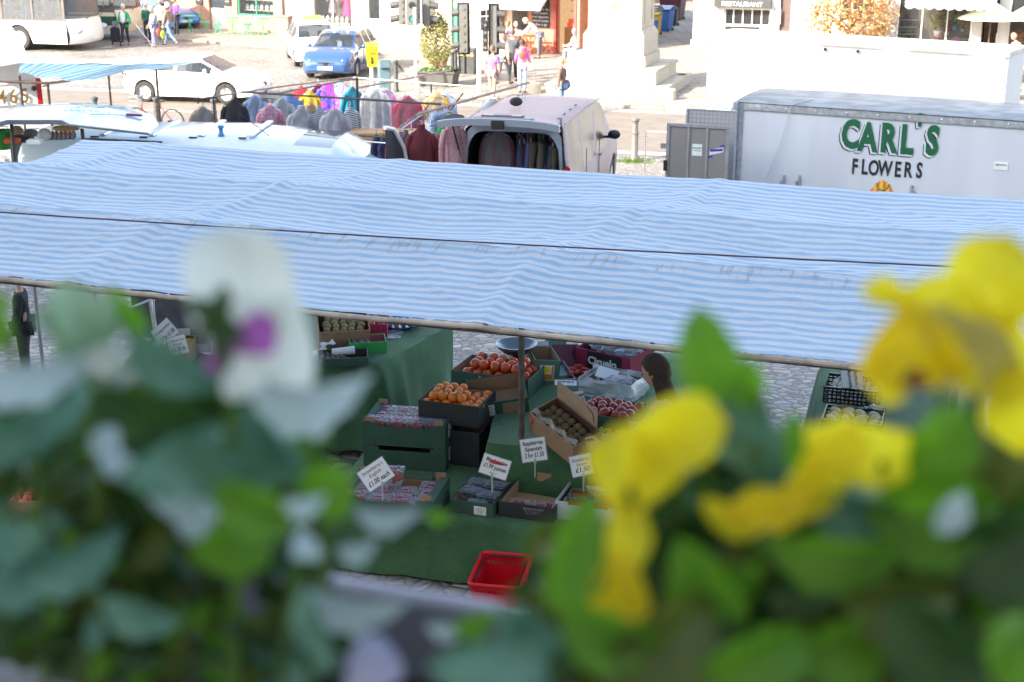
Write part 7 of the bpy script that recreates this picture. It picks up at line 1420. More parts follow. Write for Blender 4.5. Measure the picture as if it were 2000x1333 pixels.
def punnet_proto(name, label, w_, d_, h, fruit, r, lid=True, lab=True, n=38, film=LID, cat='punnet', sq=1.1):
    rs = random.Random(5); t = thing(name, label, cat, (0, 0, 0)); m = MB()
    m.add([(s*w_/2*k, q*d_/2*k, z) for z, k in ((0, .84), (h, 1)) for s, q in ((-1, -1), (1, -1), (1, 1), (-1, 1))], [(3, 2, 1, 0), (0, 1, 5, 4), (1, 2, 6, 5), (2, 3, 7, 6), (3, 0, 4, 7)]); m.bb(-w_/2-.006, w_/2+.006, -d_/2-.006, -d_/2, h-.003, h); m.bb(-w_/2-.006, w_/2+.006, d_/2, d_/2+.006, h-.003, h); m.bb(-w_/2-.006, -w_/2, -d_/2, d_/2, h-.003, h); m.bb(w_/2, w_/2+.006, -d_/2, d_/2, h-.003, h); m.build('tub', PUN, t, bevel=.0)
    m = MB(); ground_fruit(m, n, w_*.88, d_*.88, .004, r, rs, max(1, (h-.01)/r/1.6-1), sq); m.build('berries', fruit, t, smooth=True)
    if lid:
        m = MB(); m.grid(14, 12, lambda i, j: ((i-.5)*w_, (j-.5)*d_, h+.004+.004*noise.noise(Vector((i*7, j*7, 1)))+.003*math.sin(i*23+j*11))); m.build('film_lid', film, t, smooth=True)
    if lab: m = MB(); m.box((0, 0, h+.011), (w_*.34, d_*.2, .001), rotm(0, 0, .2)); m.build('flag_label', UJ, t)
    return t
def put(proto, box, x, y, z, rz, label, group, first=[]):
    p = local(box, x, y, z); return dup(proto, p, (box.rotation_euler[0], box.rotation_euler[1], box.rotation_euler[2]+rz), label, group)
SP = punnet_proto('strawberry_punnet', 'x', .135, .105, .075, STRAWM, .017)
# stacked green strawberry trays (back), and one in front on the bench
def z_at(px, py, z): return atz(px, py, z)
p = atz(800, 918, TB); back_lo = tray('lower dark green tray of the rear strawberry stack', (p.x, p.y+.19, TB), CARDRZ+R(8.5), .6, .4, .17, DG, label_side=('r', -.05, .1, .09, .1), group='green strawberry trays'); 
up_ = local(back_lo, 0, 0, .178); back_hi = tray('upper dark green strawberry tray of the rear stack, full of film lidded punnets', up_, CARDRZ+R(8.5), .6, .4, .17, DG, label_side=('r', -.05, .1, .09, .1), group='green strawberry trays')
p = atz(768, 1020, TB); fr_lo = tray('front dark green strawberry tray holding the upright open punnet', (p.x, p.y+.2, TB), CARDRZ+R(6.5), .64, .42, .17, DG, group='green strawberry trays')
for i in range(4):
    for j in range(3): put(SP, back_hi, -.212+.141*i, -.125+.122*j, .088+.012*(j == 0), 0, 'film lidded strawberry punnet in the upper rear tray', 'punnets in the upper rear tray')
for i in range(4):
    for j in range(3):
        if (i, j) in ((2, 2),): continue
        put(SP, fr_lo, -.22+.146*i, -.13+.127*j, .075-.01*(i % 2), .05*(i-j), 'strawberry punnet in the front green tray', 'punnets in the front green tray')
OP = put(SP, fr_lo, -.02, .04, .17, .1, 'upright strawberry punnet standing on top of the others in the front tray', None); OP['group'] = 'punnets in the front green tray'; OP.scale = (1, 1, 1.35)
# blueberries
BLUEM = M('blueberry', (.035, .045, .12), .55, var=.4, scale=40); RASP = M('raspberry', (.32, .03, .09), .5, var=.35, scale=90, bump=.6, bscale=200)
BP = punnet_proto('blueberry_punnet', 'x', .125, .1, .055, BLUEM, .0075, lab=False, n=90, film=thin('hard lid', (.35, .42, .5), .6, .06)); RP_ = punnet_proto('raspberry_punnet', 'x', .125, .1, .05, RASP, .011, lid=False, lab=False, n=80, film=PUN)
p = atz(925, 1008, TB); bb_ = tray('small dark green tray of blueberry punnets below the crossed out price sign', (p.x+.05, p.y+.19, TB), CARDRZ, .3, .4, .1, DG, label_side=('f', .06, .045, .085, .06), corners=False, notch=False)
for k, (x, y, z) in enumerate(((-.067, -.02, .05), (.067, -.05, .05), (-.067, .12, .05), (.067, .1, .055), (.02, -.14, .02))): put(BP, bb_, x, y, z, .06*(k-2), 'blueberry punnet in the small dark green tray', 'blueberry punnets')
p = atz(1035, 1018, TB); ra_ = tray('dark cardboard tray with three raspberry punnets at its front', (p.x+.04, p.y+.21, TB), CARDRZ, .38, .42, .11, BKB, label_side=None, corners=False, notch=False, inner=card((.5, .33, .2)))
f = MB(); f.bb(-.05, .05, .19, .196, .11, .17); f.build('card_lug', BR, ra_)
for k, (x, y, z) in enumerate(((-.085, -.1, .02), (.08, -.07, .02), (.05, -.17, .045))): put(RP_, ra_, x, y, z, .05*k, 'raspberry punnet in the dark cardboard tray', 'raspberry punnets')
# white strawberry boxes on the right
p = atz(1150, 1028, TB); w1_ = tray('white box of open strawberry punnets at the front right of the bench', (p.x+.05, p.y+.21, TB), CARDRZ, .44, .36, .13, WHB, inner=WHB, corners=False)
SO = punnet_proto('open_strawberry_punnet', 'x', .15, .11, .07, M('orange red strawberry', (.6, .07, .015), .3, var=.4, scale=40), .018, lid=False, lab=False, n=42)
for k, (x, y) in enumerate(((-.12, -.06), (.05, -.06), (-.12, .09), (.06, .09))): put(SO, w1_, x, y, .02, .03*k, 'open punnet of orange red strawberries in the white box', 'open strawberry punnets')
p = atz(1165, 950, TB+.05); w2_ = tray('white box with green handwriting Strawberries behind the open punnets', (p.x+.04, p.y+.2, TB+.0), CARDRZ, .44, .34, .24, WHB, inner=WHB, corners=False, notch=False)
text('Strawberries', .09, M('green marker', (.02, .2, .04), .7), w2_, Matrix.Translation((.03, -.174, .13)) @ rotm(PI/2, 0, 0), 'handwriting', shear=.3)
# brown limes box on the floor/bench gap
p = atz(930, 868, 2.45); lm = tray('brown box of green limes between the trays and the main table', (p.x, p.y, 2.42), CARDRZ+.2, .3, .4, .16, BR, corners=False, notch=False)
LIME = M('lime green skin', (.13, .2, .05), .4, var=.2)
def fruits(box, n, r, mat, label, group, name, cat, w_, d_, z0, rs, sq=1., sub=None, layers=1, topm=None):
    """heaped fruit, each its own object, on a jittered grid"""
    proto = MB().sphere((0, 0, 0), (r, r, r*sq), 16, 12).build(name, mat, None, smooth=True); tag(proto, label, cat, group)
    if sub: sub(proto, r)
    out = []; cnt = 0
    for L_ in range(layers):
        nx = max(1, int(w_/(2*r))-L_); ny = max(1, int(d_/(1.85*r))-L_)
        for i in range(nx):
            for j in range(ny):
                if cnt >= n: break
                x = (i-(nx-1)/2)*2*r*1.0+rs.uniform(-.15, .15)*r+(r*.5 if j % 2 else 0)*.6; y = (j-(ny-1)/2)*1.85*r+rs.uniform(-.15, .15)*r; z = z0+r+L_*1.5*r+rs.uniform(0, .3)*r
                if abs(x) > w_/2 or abs(y) > d_/2: continue
                p_ = local(box, x, y, z)
                if cnt == 0: o = proto; o.location = p_
                else: o = dup(proto, p_)
                o.rotation_euler = (rs.uniform(-1, 1), rs.uniform(-1, 1), rs.uniform(0, 6)); s = rs.uniform(.9, 1.1); o.scale = (s, s, s); cnt += 1; out.append(o)
    return out
rs = random.Random(11)
fruits(lm, 14, .032, LIME, 'green lime in the brown box between the trays', 'limes in the brown box', 'lime', 'lime', .28, .38, .08, rs)
# oranges and red orange persimmons, in boxes stepping back
ORM = M('orange skin', (.75, .2, .015), .35, var=.12, scale=14, bump=.25, bscale=260, coat=.15); PERM = M('red orange skin', (.66, .09, .02), .2, var=.12, scale=10, coat=.3)
def calyx(o, r): m = MB(); m.lathe([(0, r*1.0), (r*.3, r*.97), (r*.32, r*1.01), (0, r*1.04)], 8); m.build('stalk_end', M('calyx', (.15, .16, .05), .8), o)
bx = atz(893, 775, TT+.13); ob = tray('dark box heaped with oranges in front of the redder ones', (bx.x-.0, bx.y, TT-.02), CARDRZ, .46, .36, .16, BKB, inner=BR, corners=False, notch=False)
fruits(ob, 44, .036, ORM, 'orange in the dark front box', 'oranges in the dark box', 'orange', 'orange', .44, .34, .085, rs, .96, calyx, 2)
st_ = tray('dark box supporting the box of oranges', local(ob, 0, 0, -.3), CARDRZ, .46, .36, .26, BKB, corners=False, notch=False)
bx = atz(975, 722, TT+.14); pb_ = tray('green edged box of large red orange persimmons', (bx.x, bx.y, TT), CARDRZ-.05, .62, .4, .16, DG, inner=BR, corners=False, notch=False)
fruits(pb_, 44, .043, PERM, 'large red orange fruit in the green edged box', 'red orange fruit in the green edged box', 'persimmon', 'persimmon', .58, .38, .075, rs, .88, calyx, 2)
# side box leaning at the right of the oranges, tall lidded flap with orange label
lb = atz(968, 800, TT); sb = tray('green and brown box tipped towards the front with a handwritten label', (lb.x+.02, lb.y+.06, TT+.02), CARDRZ+.42, .42, .3, .15, DG, inner=BR, corners=False, notch=False, tilt=(.35, -.12), label_side=('f', -.08, .08, .085, .1))
f = MB(); f.bb(.02, .17, -.1515, -.1505, .02, .13); f.build('bare_card_panel', BR, sb)
lb = atz(1052, 748, TT); gb2 = tray('grey green box end with a yellow and orange label', (lb.x+.02, lb.y+.12, TT), CARDRZ+.5, .2, .36, .2, card((.1, .17, .12)), inner=BR, corners=False, notch=False, tilt=(-.0, .1))
f = MB(); f.bb(-.06, .055, -.1825, -.1805, .04, .16); q = f.build('paper_label', PAPER, gb2); f = MB(); f.bb(-.03, .02, -.1845, -.183, .1, .15); f.build('yellow_patch', YEL, q); f = MB(); f.bb(-.02, .05, -.1845, -.183, .045, .09); f.bb(.035, .05, -.1845, -.183, .095, .155); f.build('orange_patch', M('orange print', (.75, .2, .03), .5), q)
# plastic bag roll
c_ = att(968, 722, 11.3); t = thing('bag_roll', 'white roll of thin bags lying on the oranges', 'roll', c_, 0); m = MB(); T_r = Matrix.Rotation(R(25), 4, 'Z') @ rotm(0, PI/2-.15); m.lathe([(.012, -.11), (.034, -.11), (.036, 0), (.034, .11), (.012, .11), (.012, -.11)], 18, (0, 0, 0), T_r, cap=False); m.build('film_roll', M('frosted film', (.66, .7, .74), .3), t, smooth=40); m = MB(); m.grid(6, 5, lambda i, j: (-.08+.05*i-.1*j, -.03-.1*j, -.02-.07*j+.01*math.sin(i*5))); m.build('loose_sheet', thin('sheet film', (.6, .65, .7), .5, .2), t, smooth=True)
# scale pan
c_ = atz(1008, 672, TT+.26); t = thing('weighing_scale', 'metal weighing scale with a shallow pale pan', 'weighing scale', (c_.x, c_.y, TT)); m = MB(); m.lathe([(0, .19), (.1, .195), (.15, .24), (.165, .265), (.155, .265), (.09, .21), (0, .2)], 28); m.build('pan', M('steel pan', (.2, .24, .27), .3, .6), t, smooth=40); m = MB(); m.bb(-.12, .12, -.12, .12, 0, .13); m.lathe([(.03, .13), (.03, .19)], 10); m.build('base', BLACK, t, bevel=.02)
# folders, paper tray, leaflet
def board(name, label, cat, c, w_, h, th, rot, mat, kids_=None): 
    t = thing(name, label, cat, c); t.rotation_euler = rot; m = MB(); m.bb(-w_/2, w_/2, -th/2, th/2, 0, h); m.build('cover', mat, t, bevel=.002)
    return t
c_ = atz(1108, 722, TT); t = board('ledger', 'maroon ledger standing open on the green cloth', 'book', c_, .22, .2, .02, (-.5, .1, .35), M('maroon cover', (.13, .02, .05), .4)); m = MB(); m.bb(-.1, .105, -.007, .007, .006, .197); m.m = Matrix.Identity(4); m.build('pages', PAPER, t)
c_ = atz(1083, 700, TT+.05); board('folder', 'grey green folder leaning behind the maroon ledger', 'folder', c_, .2, .2, .012, (-.4, .35, .5), card((.1, .2, .15)))
c_ = atz(1090, 735, TT); t = thing('box_file', 'pale blue grey open tray left of the maroon ledger', 'tray', c_, .3); t.rotation_euler = (.25, 0, .35); m = MB(); m.bb(-.09, .09, -.13, .13, 0, .006); m.bb(-.09, -.084, -.13, .13, .006, .05); m.bb(.084, .09, -.13, .13, .006, .05); m.bb(-.084, .084, -.13, -.124, .006, .05); m.build('tray', M('pale plastic', (.42, .46, .5), .4), t); m = MB(); m.bb(-.05, .05, -.1, -.02, .007, .009); m.build('blue_slip', M('blue slip', (.15, .3, .5), .5), t)
# signs
def price(label, px, py, t_, w_px, h_px, rot, lines, tilt=-.25, yaw=0., stick=True, cross=False, fs=None, stake=.12):
    c = att(px, py, t_); w_, h = w_px/F*t_, h_px/F*t_; t = thing('price_sign', label, 'price sign', c); t.rotation_euler = (0, 0, yaw); T = rotm(PI/2+tilt) @ Matrix.Rotation(rot, 4, 'Z')
    m = MB(); m.m = T; m.box((0, 0, 0), (w_, h, .0015)); s_ = m.build('card', PAPER, t); m = MB(); m.m = T; m.box((0, 0, -.0008), (w_+.01, h+.01, .001)); m.build('laminate_edge', M('laminate', (.35, .42, .48), .2), t)
    for (s, dy, sz) in lines: text(s, sz*h*1.18, INK, s_, T @ Matrix.Translation((0, dy*h, .0012)), 'price_lettering', sx=min(1.05, .96*w_/(len(s)*.5*sz*h*1.18)), ext=.0004, shear=.12, bold=.0008 if sz > .2 else .0)
    if cross:
        for k in range(4): m = MB(); m.m = T; m.box((0, h*(.27-.04*k), .0022), (w_*.52, h*.035, .0006), rotm(0, 0, .06*(k-1))); m.build('red_crossing_out', M('red marker', (.6, .02, .02), .6), s_)
    if stick: m = MB(); b = T @ Vector((0, -h/2, 0)); m.tube([b+Vector((0, 0, .015)), b+Vector((0, .0, -.02)), b+Vector((0, .01, -stake))], .006, 6); m.sphere(b+Vector((0, -.004, -.01)), .011, 8, 6); m.build('clip_stem', thin('clear clip', (.6, .62, .6), .4, .15), t)
    return t
price("sign reading Strawberry's English £1.00 each in the front green tray", 734, 927, 9.0, 58, 44, R(34), [("Strawberry's", .3, .2), ('English', .06, .18), ('£1.00 each', -.26, .27)])
price('sign with blueberries crossed out in red reading £1.99 punnet', 967, 912, 9.15, 54, 38, R(-18), [('Blueberries', .28, .22), ('£1.99 punnet', -.06, .26), ('class 1', -.36, .12)], cross=True)
price('sign reading Raspberries Spanish 2 for £1.50', 1042, 879, 9.3, 48, 44, R(8), [('Raspberries', .3, .22), ('Spanish', .04, .21), ('2 for £1.50', -.24, .25)])
price('pale sign reading Strawberries Dutch £1.50 above the white boxes', 1136, 909, 9.2, 42, 40, R(12), [('Strawberries', .28, .2), ('Dutch', .04, .16), ('£1.50', -.22, .26)])
price('small sign reading Mango £1.00 each by the red mangoes', 1131, 777, 10.4, 20, 25, R(12), [('Mango', .2, .26), ('£1.00 each', -.12, .24)], stake=.06)
price('narrow white sign standing by the maroon crate', 1165, 729, 10.8, 11, 36, R(4), [('£1', .2, .2)], stake=.06)
price('sign reading Pomegranates 2 For £1.00', 322, 649, 10.6, 42, 36, R(42), [('Pomegranates', .2, .2), ('2 For £1.00', -.22, .27)])
price('sign reading Conference Pears Dutch £1.20 lb', 347, 675, 10.2, 36, 36, R(14), [('Conference Pears', .28, .17), ('Dutch', .05, .16), ('£1.20 lb', -.22, .27)])
price('pale sign stuck in the red orange fruit, writing upside down', 1060, 684, 11.2, 26, 30, R(190), [('Mineola', .2, .26), ('4 for £1', -.15, .26)], stake=.0, stick=False)
price('thin sign lying against the oranges', 935, 752, 10.6, 12, 30, R(-32), [('£1', .1, .2)], stick=False, yaw=.4)
price('large pale sign reading Button Mushrooms on the black crate', 1664, 739, 10.4, 34, 40, R(-82), [('Button', .2, .22), ('Mushrooms', -.1, .22)], stick=False)
price('leaflet lying on the green cloth in front of the ledger', 1105, 748, 10.3, 42, 13, R(-3), [('HONEY 80p EA', .15, .3)], tilt=-1.1, stick=False)
# tilted brown carton of kiwis with its flap up
c_ = atz(1090, 894, TT); kb = tray('large brown carton tipped on its side with brown kiwis in a film liner', (c_.x+.05, c_.y+.13, TT+.07), R(-50), .46, .25, .17, BR, inner=card((.16, .09, .06)), corners=False, notch=False, tilt=(R(14), R(15)))
KIW = M('kiwi skin', (.16, .11, .05), .8, var=.2, bump=.3, bscale=90); fruits(kb, 24, .03, KIW, 'brown kiwi in the tipped carton', 'kiwis in the tipped carton', 'kiwi', 'kiwi', .42, .22, .09, rs, 1.15)
m = MB(); m.grid(20, 4, lambda i, j: (-.22+.44*i, -.115+.015*math.sin(i*21)+.03*j, .16+.03*j+.02*noise.noise(Vector((i*9, j*3, 0))))); m.build('film_liner', thin('crumpled liner', (.5, .45, .42), .45, .15), kb, smooth=True)
f = MB(); f.bb(-.23, .18, .125, .131, .17, .31); fl = f.build('raised_flap', card((.5, .36, .24)), kb); m = MB(); m.tube([(.08, .123, .29), (.14, .123, .26), (.15, .123, .2)], .003, 5); m.build('black_pen_curve', INK, fl)
m = MB(); m.tube([(-.22, -.128, .16), (-.18, -.128, .13), (-.2, -.128, .09)], .004, 5); m.build('red_pen_mark', M('red marker', (.6, .02, .02), .6), kb)
# mango box, white box, bagged crate, maroon crate
c_ = atz(1192, 822, TT+.05); mb_ = tray('box of red mangoes with green sides near the brown carton', (c_.x, c_.y, TT+.02), CARDRZ-.15, .4, .36, .13, DG, inner=BR, corners=False, notch=False)
MGO = M('mango skin', (.35, .04, .03), .35, var=.6, scale=5, coat=.2)
def stick_(o, r): m = MB(); m.lathe([(0, r*1.01), (r*.3, r*.99), (0, r*1.0)], 10); m.build('round_sticker', M('yellow sticker', (.75, .45, .05), .5), o)
fruits(mb_, 24, .038, MGO, 'red mango in the green sided box', 'mangoes in the green sided box', 'mango', 'mango', .38, .33, .07, rs, 1.3, stick_)
c_ = atz(1205, 868, TT); w3 = tray('pale box with bagged grapes in front of the mangoes', (c_.x, c_.y, TT), CARDRZ-.1, .42, .3, .12, WHB, inner=WHB, corners=False, notch=False)
GRP = M('green grape', (.35, .42, .12), .25, var=.2)
for k in range(3): m = MB(); ground_fruit(m, 60, .13, .2, 0, .012, rs, 3); b_ = m.build('grape_bunch', GRP, smooth=True); tag(b_, 'bunch of green grapes in the pale box', 'grapes', 'grape bunches'); b_.location = local(w3, -.13+.13*k, 0, .02); b_.rotation_euler = w3.rotation_euler
FB = thin('crinkled clear bag', (.72, .75, .8), .6, .1)
def crinkle(c, r, seed, name='clear_bag', label='', cat='bag', mat=FB, rot=None): m = MB(); m.sphere((0, 0, 0), r, 30, 20, lambda d: 1+.22*noise.noise(d*3+Vector((seed, 0, 0)))+.12*noise.noise(d*8+Vector((0, seed, 0)))); o = m.build(name, mat, smooth=25); o.location = c; return tag(o, label, cat)
c_ = atz(1198, 770, TT); bc = tray('brown lined crate inside a white plastic bag in front of the maroon crate', (c_.x, c_.y, TT), CARDRZ-.2, .4, .3, .12, WHB, inner=BR, corners=False, notch=False)
m = MB(); m.grid(60, 8, lambda i, j: ((.2+.02*noise.noise(Vector((math.cos(i*6.283)*3, math.sin(i*6.283)*3, j*3)))+.02*math.sin(j*PI))*1.04*max(-1, min(1, 1.35*math.cos(2*PI*i))), (.16+.03*noise.noise(Vector((i*20, j*4, 2))))*max(-1, min(1, 1.35*math.sin(2*PI*i))), -.0+.15*j+.015*noise.noise(Vector((i*14, j*5, 5)))), cu=True); m.build('white_bag_liner', M('white polythene', (.6, .64, .68), .25, bump=.6, bscale=25), bc, smooth=True, thick=.002)
crinkle(local(bc, .05, 0, .1), (.13, .1, .05), 3, label='clear bag of leftovers in the white lined crate')
m = MB(); m.box((0, 0, 0), (.16, .12, .004)); o = m.build('card_sheet', PAPER); o.location = local(bc, -.07, .03, .14); o.rotation_euler = (.4, .2, -.3); tag(o, 'pale card sheet in the white lined crate', 'card')
c_ = atz(1200, 722, TT); mc = tray('maroon crate lettered Ciruelo stuffed with clear bags', (c_.x, c_.y+.05, TT), CARDRZ-.28, .5, .36, .17, MAG, inner=MAG, corners=False, notch=False)
f = MB(); f.bb(-.14, .17, -.184, -.1805, .02, .16); q = f.build('black_panel', BLACK, mc); text('Ciruelo', .085, PAPER, q, Matrix.Translation((.0, -.1855, .09)) @ rotm(PI/2), 'lettering', bold=.003, ext=.0006)
for k, (x, y, z) in enumerate(((-.14, .05, .16), (0, .0, .17), (.13, .02, .16), (.02, .1, .19))): crinkle(local(mc, x, y, z), (.1, .09, .06), 10+k, label='crumpled clear bag in the maroon crate, %s' % ['leftmost', 'front middle', 'rightmost', 'back middle'][k])
for k in range(4): m = MB(); a = local(mc, -.15+.08*k, .08, .18); m.tube([a, a+Vector((.04, .02, .09)), a+Vector((.1, 0, .1)), a+Vector((.16, -.02, .03))], .003, 5); tag(m.build('cable', thin('loop', (.6, .55, .45), .3, .3)), 'thin pale string looping over the maroon crate', 'string', 'strings over the maroon crate')
c_ = att(1210, 690, 11.0); m = MB(); m.box(c_, (.07, .05, .05)); tag(m.build('clear_tub', thin('blue tub', (.3, .45, .6), .4), bevel=.01), 'small blue clear tub behind the clear bags', 'tub')
# red peppers
RPM = M('red pepper', (.45, .02, .015), .15, var=.15, coat=.5)
for k, (px, py) in enumerate(((1118, 722), (1130, 727), (1142, 722), (1128, 716), (1116, 730), (1148, 732))): c_ = atz(px, py, TT+.03); m = MB(); m.sphere((0, 0, 0), (.055, .026, .024), 14, 10, lambda d: 1+.1*math.sin(d.x*6)); m.tube([(.05, 0, 0), (.075, 0, .01)], .005, 5); o = m.build('red_pepper', RPM, smooth=True); o.location = c_; o.rotation_euler = (0, .1, k*1.1); tag(o, 'shiny red pepper below the maroon ledger', 'pepper', 'red peppers')
# ---- left table goods
c_ = atz(668, 668, TT+.04); kl = tray('brown carton of green brown pears, sides raised, on the left table', (c_.x, c_.y+.1, TT), CARDRZ+.5, .42, .34, .2, BR, inner=card((.13, .07, .045)), corners=False, notch=False, tilt=(.2, 0))
fruits(kl, 22, .034, M('russet pear', (.27, .2, .06), .5, var=.4, scale=4), 'russet green fruit in the brown carton on the left table', 'russet fruit in the brown carton', 'pear', 'pear', .4, .3, .12, rs, 1.1)
c_ = atz(712, 640, TT+.05); tm = tray('magenta box of red tomatoes on the left table', (c_.x, c_.y, TT), CARDRZ+.35, .4, .3, .12, card((.4, .03, .1)), inner=WHB, corners=False, notch=False)
fruits(tm, 18, .036, M('tomato', (.6, .06, .03), .2, coat=.4), 'red tomato in the magenta box', 'tomatoes in the magenta box', 'tomato', 'tomato', .38, .28, .06, rs, .9, calyx)
c_ = atz(784, 633, TT+.03); t = thing('fruit_bowl', 'blue rimmed plate of green limes on the left table', 'plate', (c_.x, c_.y, TT)); m = MB(); m.lathe([(0, .02), (.1, .02), (.19, .05), (.2, .055), (.19, .04), (.1, .0), (0, 0)], 30); m.build('plate', M('blue glaze', (.03, .12, .5), .2, var=.5, scale=25), t, smooth=40)
for k in range(9): o = MB().sphere((0, 0, 0), (.03, .03, .034), 12, 8).build('lime', M('pale lime', (.42, .5, .1), .4), smooth=True); o.location = (c_.x-.1+.06*(k % 4), c_.y-.06+.055*(k//4), TT+.055); tag(o, 'pale green lime on the blue plate', 'lime', 'limes on the blue plate')
for k, (px, py) in enumerate(((765, 652), (760, 661))): c_ = atz(px, py, TT); m = MB(); m.lathe([(0, .0), (.09, .0), (.1, .018), (.095, .018), (.085, .005), (0, .005)], 24, sy=.45); o = m.build('oval_dish', M('blue patterned china', (.6, .64, .7), .3, var=.4, scale=30), smooth=40); o.location = c_; o.rotation_euler = (0, 0, ANG+.3); tag(o, ['oval patterned white dish, the farther of two', 'oval patterned white dish, the nearer of two'][k], 'dish')
c_ = atz(716, 690, TT); gp = tray('green and pink open box of grey garlic on the left table', (c_.x, c_.y+.08, TT), CARDRZ+.5, .3, .22, .1, card((.06, .4, .1)), inner=card((.4, .12, .15)), corners=False, notch=False)
fruits(gp, 12, .026, M('garlic grey', (.2, .18, .2), .5, var=.3), 'grey purple bulb in the green and pink box', 'bulbs in the green and pink box', 'garlic_bulb', 'garlic', .28, .2, .03, rs, .9)
c_ = atz(668, 712, TT); gt = tray('low dark green tray of brown mushrooms at the edge of the left table', (c_.x, c_.y+.06, TT), CARDRZ+.45, .4, .24, .07, DG, inner=card((.05, .04, .03)), corners=False, notch=False)
fruits(gt, 26, .02, M('brown mushroom', (.12, .08, .05), .5, var=.6, scale=20), 'small dark mushroom in the low green tray', 'mushrooms in the low green tray', 'mushroom', 'mushroom', .36, .2, .02, rs, .8)
c_ = att(671, 687, 11.4); m = MB(); m.lathe([(.03, -.09), (.034, -.09), (.034, .09), (.03, .09), (.03, -.09)], 18, (0, 0, 0), rotm(0, PI/2), cap=False); o = m.build('paper_roll', PAPER, smooth=40); o.location = c_; o.rotation_euler = (0, -.1, .1); tag(o, 'white paper tube above the low green tray', 'roll')
for k, (px, py, l) in enumerate(((642, 683, 'crumpled white paper slip left of the paper tube'), (628, 700, 'white paper slip hanging at the left edge of the low tray'))): m = MB(); m.grid(8, 5, lambda i, j: (.12*i, .05*j, .03*math.sin(i*5+j))); o = m.build('paper_slip', PAPER, smooth=True, thick=.001); o.location = att(px-10, py, 11.5); o.rotation_euler = (.5, -.4-.3*k, .6); tag(o, l, 'paper')
c_ = att(688, 655, 11.9); m = MB(); m.box((0, 0, 0), (.18, .1, .012), rotm(.2, -.5, .5)); o = m.build('grey_box_file', M('grey lid', (.25, .28, .32), .4)); o.location = c_; tag(o, 'grey lid lying between brown carton and magenta box', 'lid')
# ---- pomegranate corner, framing, hanging crate seen between leaves
c_ = atz(335, 705, 2.62); pm = tray('brown box of yellow fruit under the pomegranate sign', (c_.x, c_.y, 2.61), CARDRZ+.3, .36, .36, .18, BR, inner=card((.1, .05, .03)), corners=False, notch=False)
fruits(pm, 20, .042, M('yellow pomegranate skin', (.62, .36, .04), .35, var=.3), 'yellow orange fruit under the pomegranate sign', 'fruit in the pomegranate box', 'pomegranate', 'pomegranate', .34, .34, .08, rs)
c_ = atz(365, 655, 2.75); wb = tray('white printed carton with wavy lettering at the left', (c_.x, c_.y+.05, 2.62), CARDRZ+.45, .4, .3, .22, WHB, inner=card((.2, .15, .12)), corners=False, notch=False)
m = MB()
for k in range(5): m.tube([(-.15+.06*k+.02*math.sin(q*1.3+k), -.153, .06+.012*q) for q in range(8)], .003, 5)
m.build('wavy_print', INK, wb)
t = thing('grey_crate_stack', 'dark grey crate standing behind the pomegranate sign', 'crate', att(350, 610, 12.4)-Vector((0, 0, .2)), ANG); m = MB(); m.bb(-.35, .35, -.2, .2, 0, .5); m.build('crate_body', M('grey board', (.08, .085, .1), .7, var=.3), t, bevel=.01); m = MB(); m.bb(-.36, .36, -.21, .21, .5, .52); m.build('rim', STEEL, t)
m = MB(); m.tube([att(292, 575, 11.6), att(310, 690, 11.6)], .018, 4); m.tube([att(299, 572, 11.55), att(306, 700, 11.55)], .008, 6); tag(m.build('stall_upright', STEEL), 'steel upright beside the pomegranate sign', 'post')
m = MB(); m.tube([att(230, 612, 11.6), att(290, 588, 11.9)], .012, 6); tag(m.build('stall_brace', STEEL), 'slanting steel brace left of the upright', 'brace')
m = MB(); m.tube([att(303, 585, 11.6), att(330, 575, 11.9)], .008, 6); tag(m.build('stall_brace', STEEL), 'short slanting brace right of the upright', 'brace')
c_ = att(66, 547, 13.2); m = MB(); m.tube([c_, (c_.x, c_.y, gz(c_.x, c_.y))], .02, 8); tag(m.build('stall_upright', STEEL), 'grey metal upright right of the man in the dark jacket', 'post')
c_ = atz(30, 975, 2.5); rt_ = tray('brown box of red tomatoes at the far left edge, behind leaves', (c_.x, c_.y, 2.4), .1, .4, .3, .14, BR, corners=False, notch=False); fruits(rt_, 16, .036, M('tomato', (.6, .06, .03), .2, coat=.4), 'red tomato in the box at the far left edge', 'tomatoes at the left edge', 'tomato', 'tomato', .38, .28, .06, rs)
tb_ = thing('low_bench', 'low bench under the box of red tomatoes at the far left', 'table', (c_.x, c_.y, 2.05)); m = MB(); m.bb(-.5, .4, -.25, .3, .3, .345); m.build('tabletop', GCL, tb_)
for x in (-.45, .35):
    for y in (-.2, .25): m = MB(); m.bb(x-.02, x+.02, y-.02, y+.02, 0, .3); m.build('leg', POLEM, tb_)
# ---- mushrooms
def lattice(label, p, rz, w_, d_, h):
    t = thing('mushroom_crate', label, 'crate', p, rz); m = MB(); a, b = w_/2, d_/2; m.bb(-a, a, -b, b, 0, .006)
    for s in (-1, 1):
        for z in (0, .03, .06, .09, h-.02): 
            if z < h-.01 or z == h-.02: m.bb(-a, a, s*b-.004, s*b+.004, z, z+.012); m.bb(s*a-.004, s*a+.004, -b, b, z, z+.012)
        nx = int(w_/.03)
        for k in range(nx+1): x = -a+w_*k/nx; m.bb(x-.005, x+.005, s*b-.0045, s*b+.0045, 0, h)
        ny = int(d_/.03)
        for k in range(ny+1): y = -b+d_*k/ny; m.bb(s*a-.0045, s*a+.0045, y-.005, y+.005, 0, h)
    m.bb(-a-.008, a+.008, -b-.012, -b, h-.008, h); m.bb(-a-.008, a+.008, b, b+.012, h-.008, h); m.build('lattice_walls', M('glossy black plastic', (.015, .015, .018), .25), t); return t
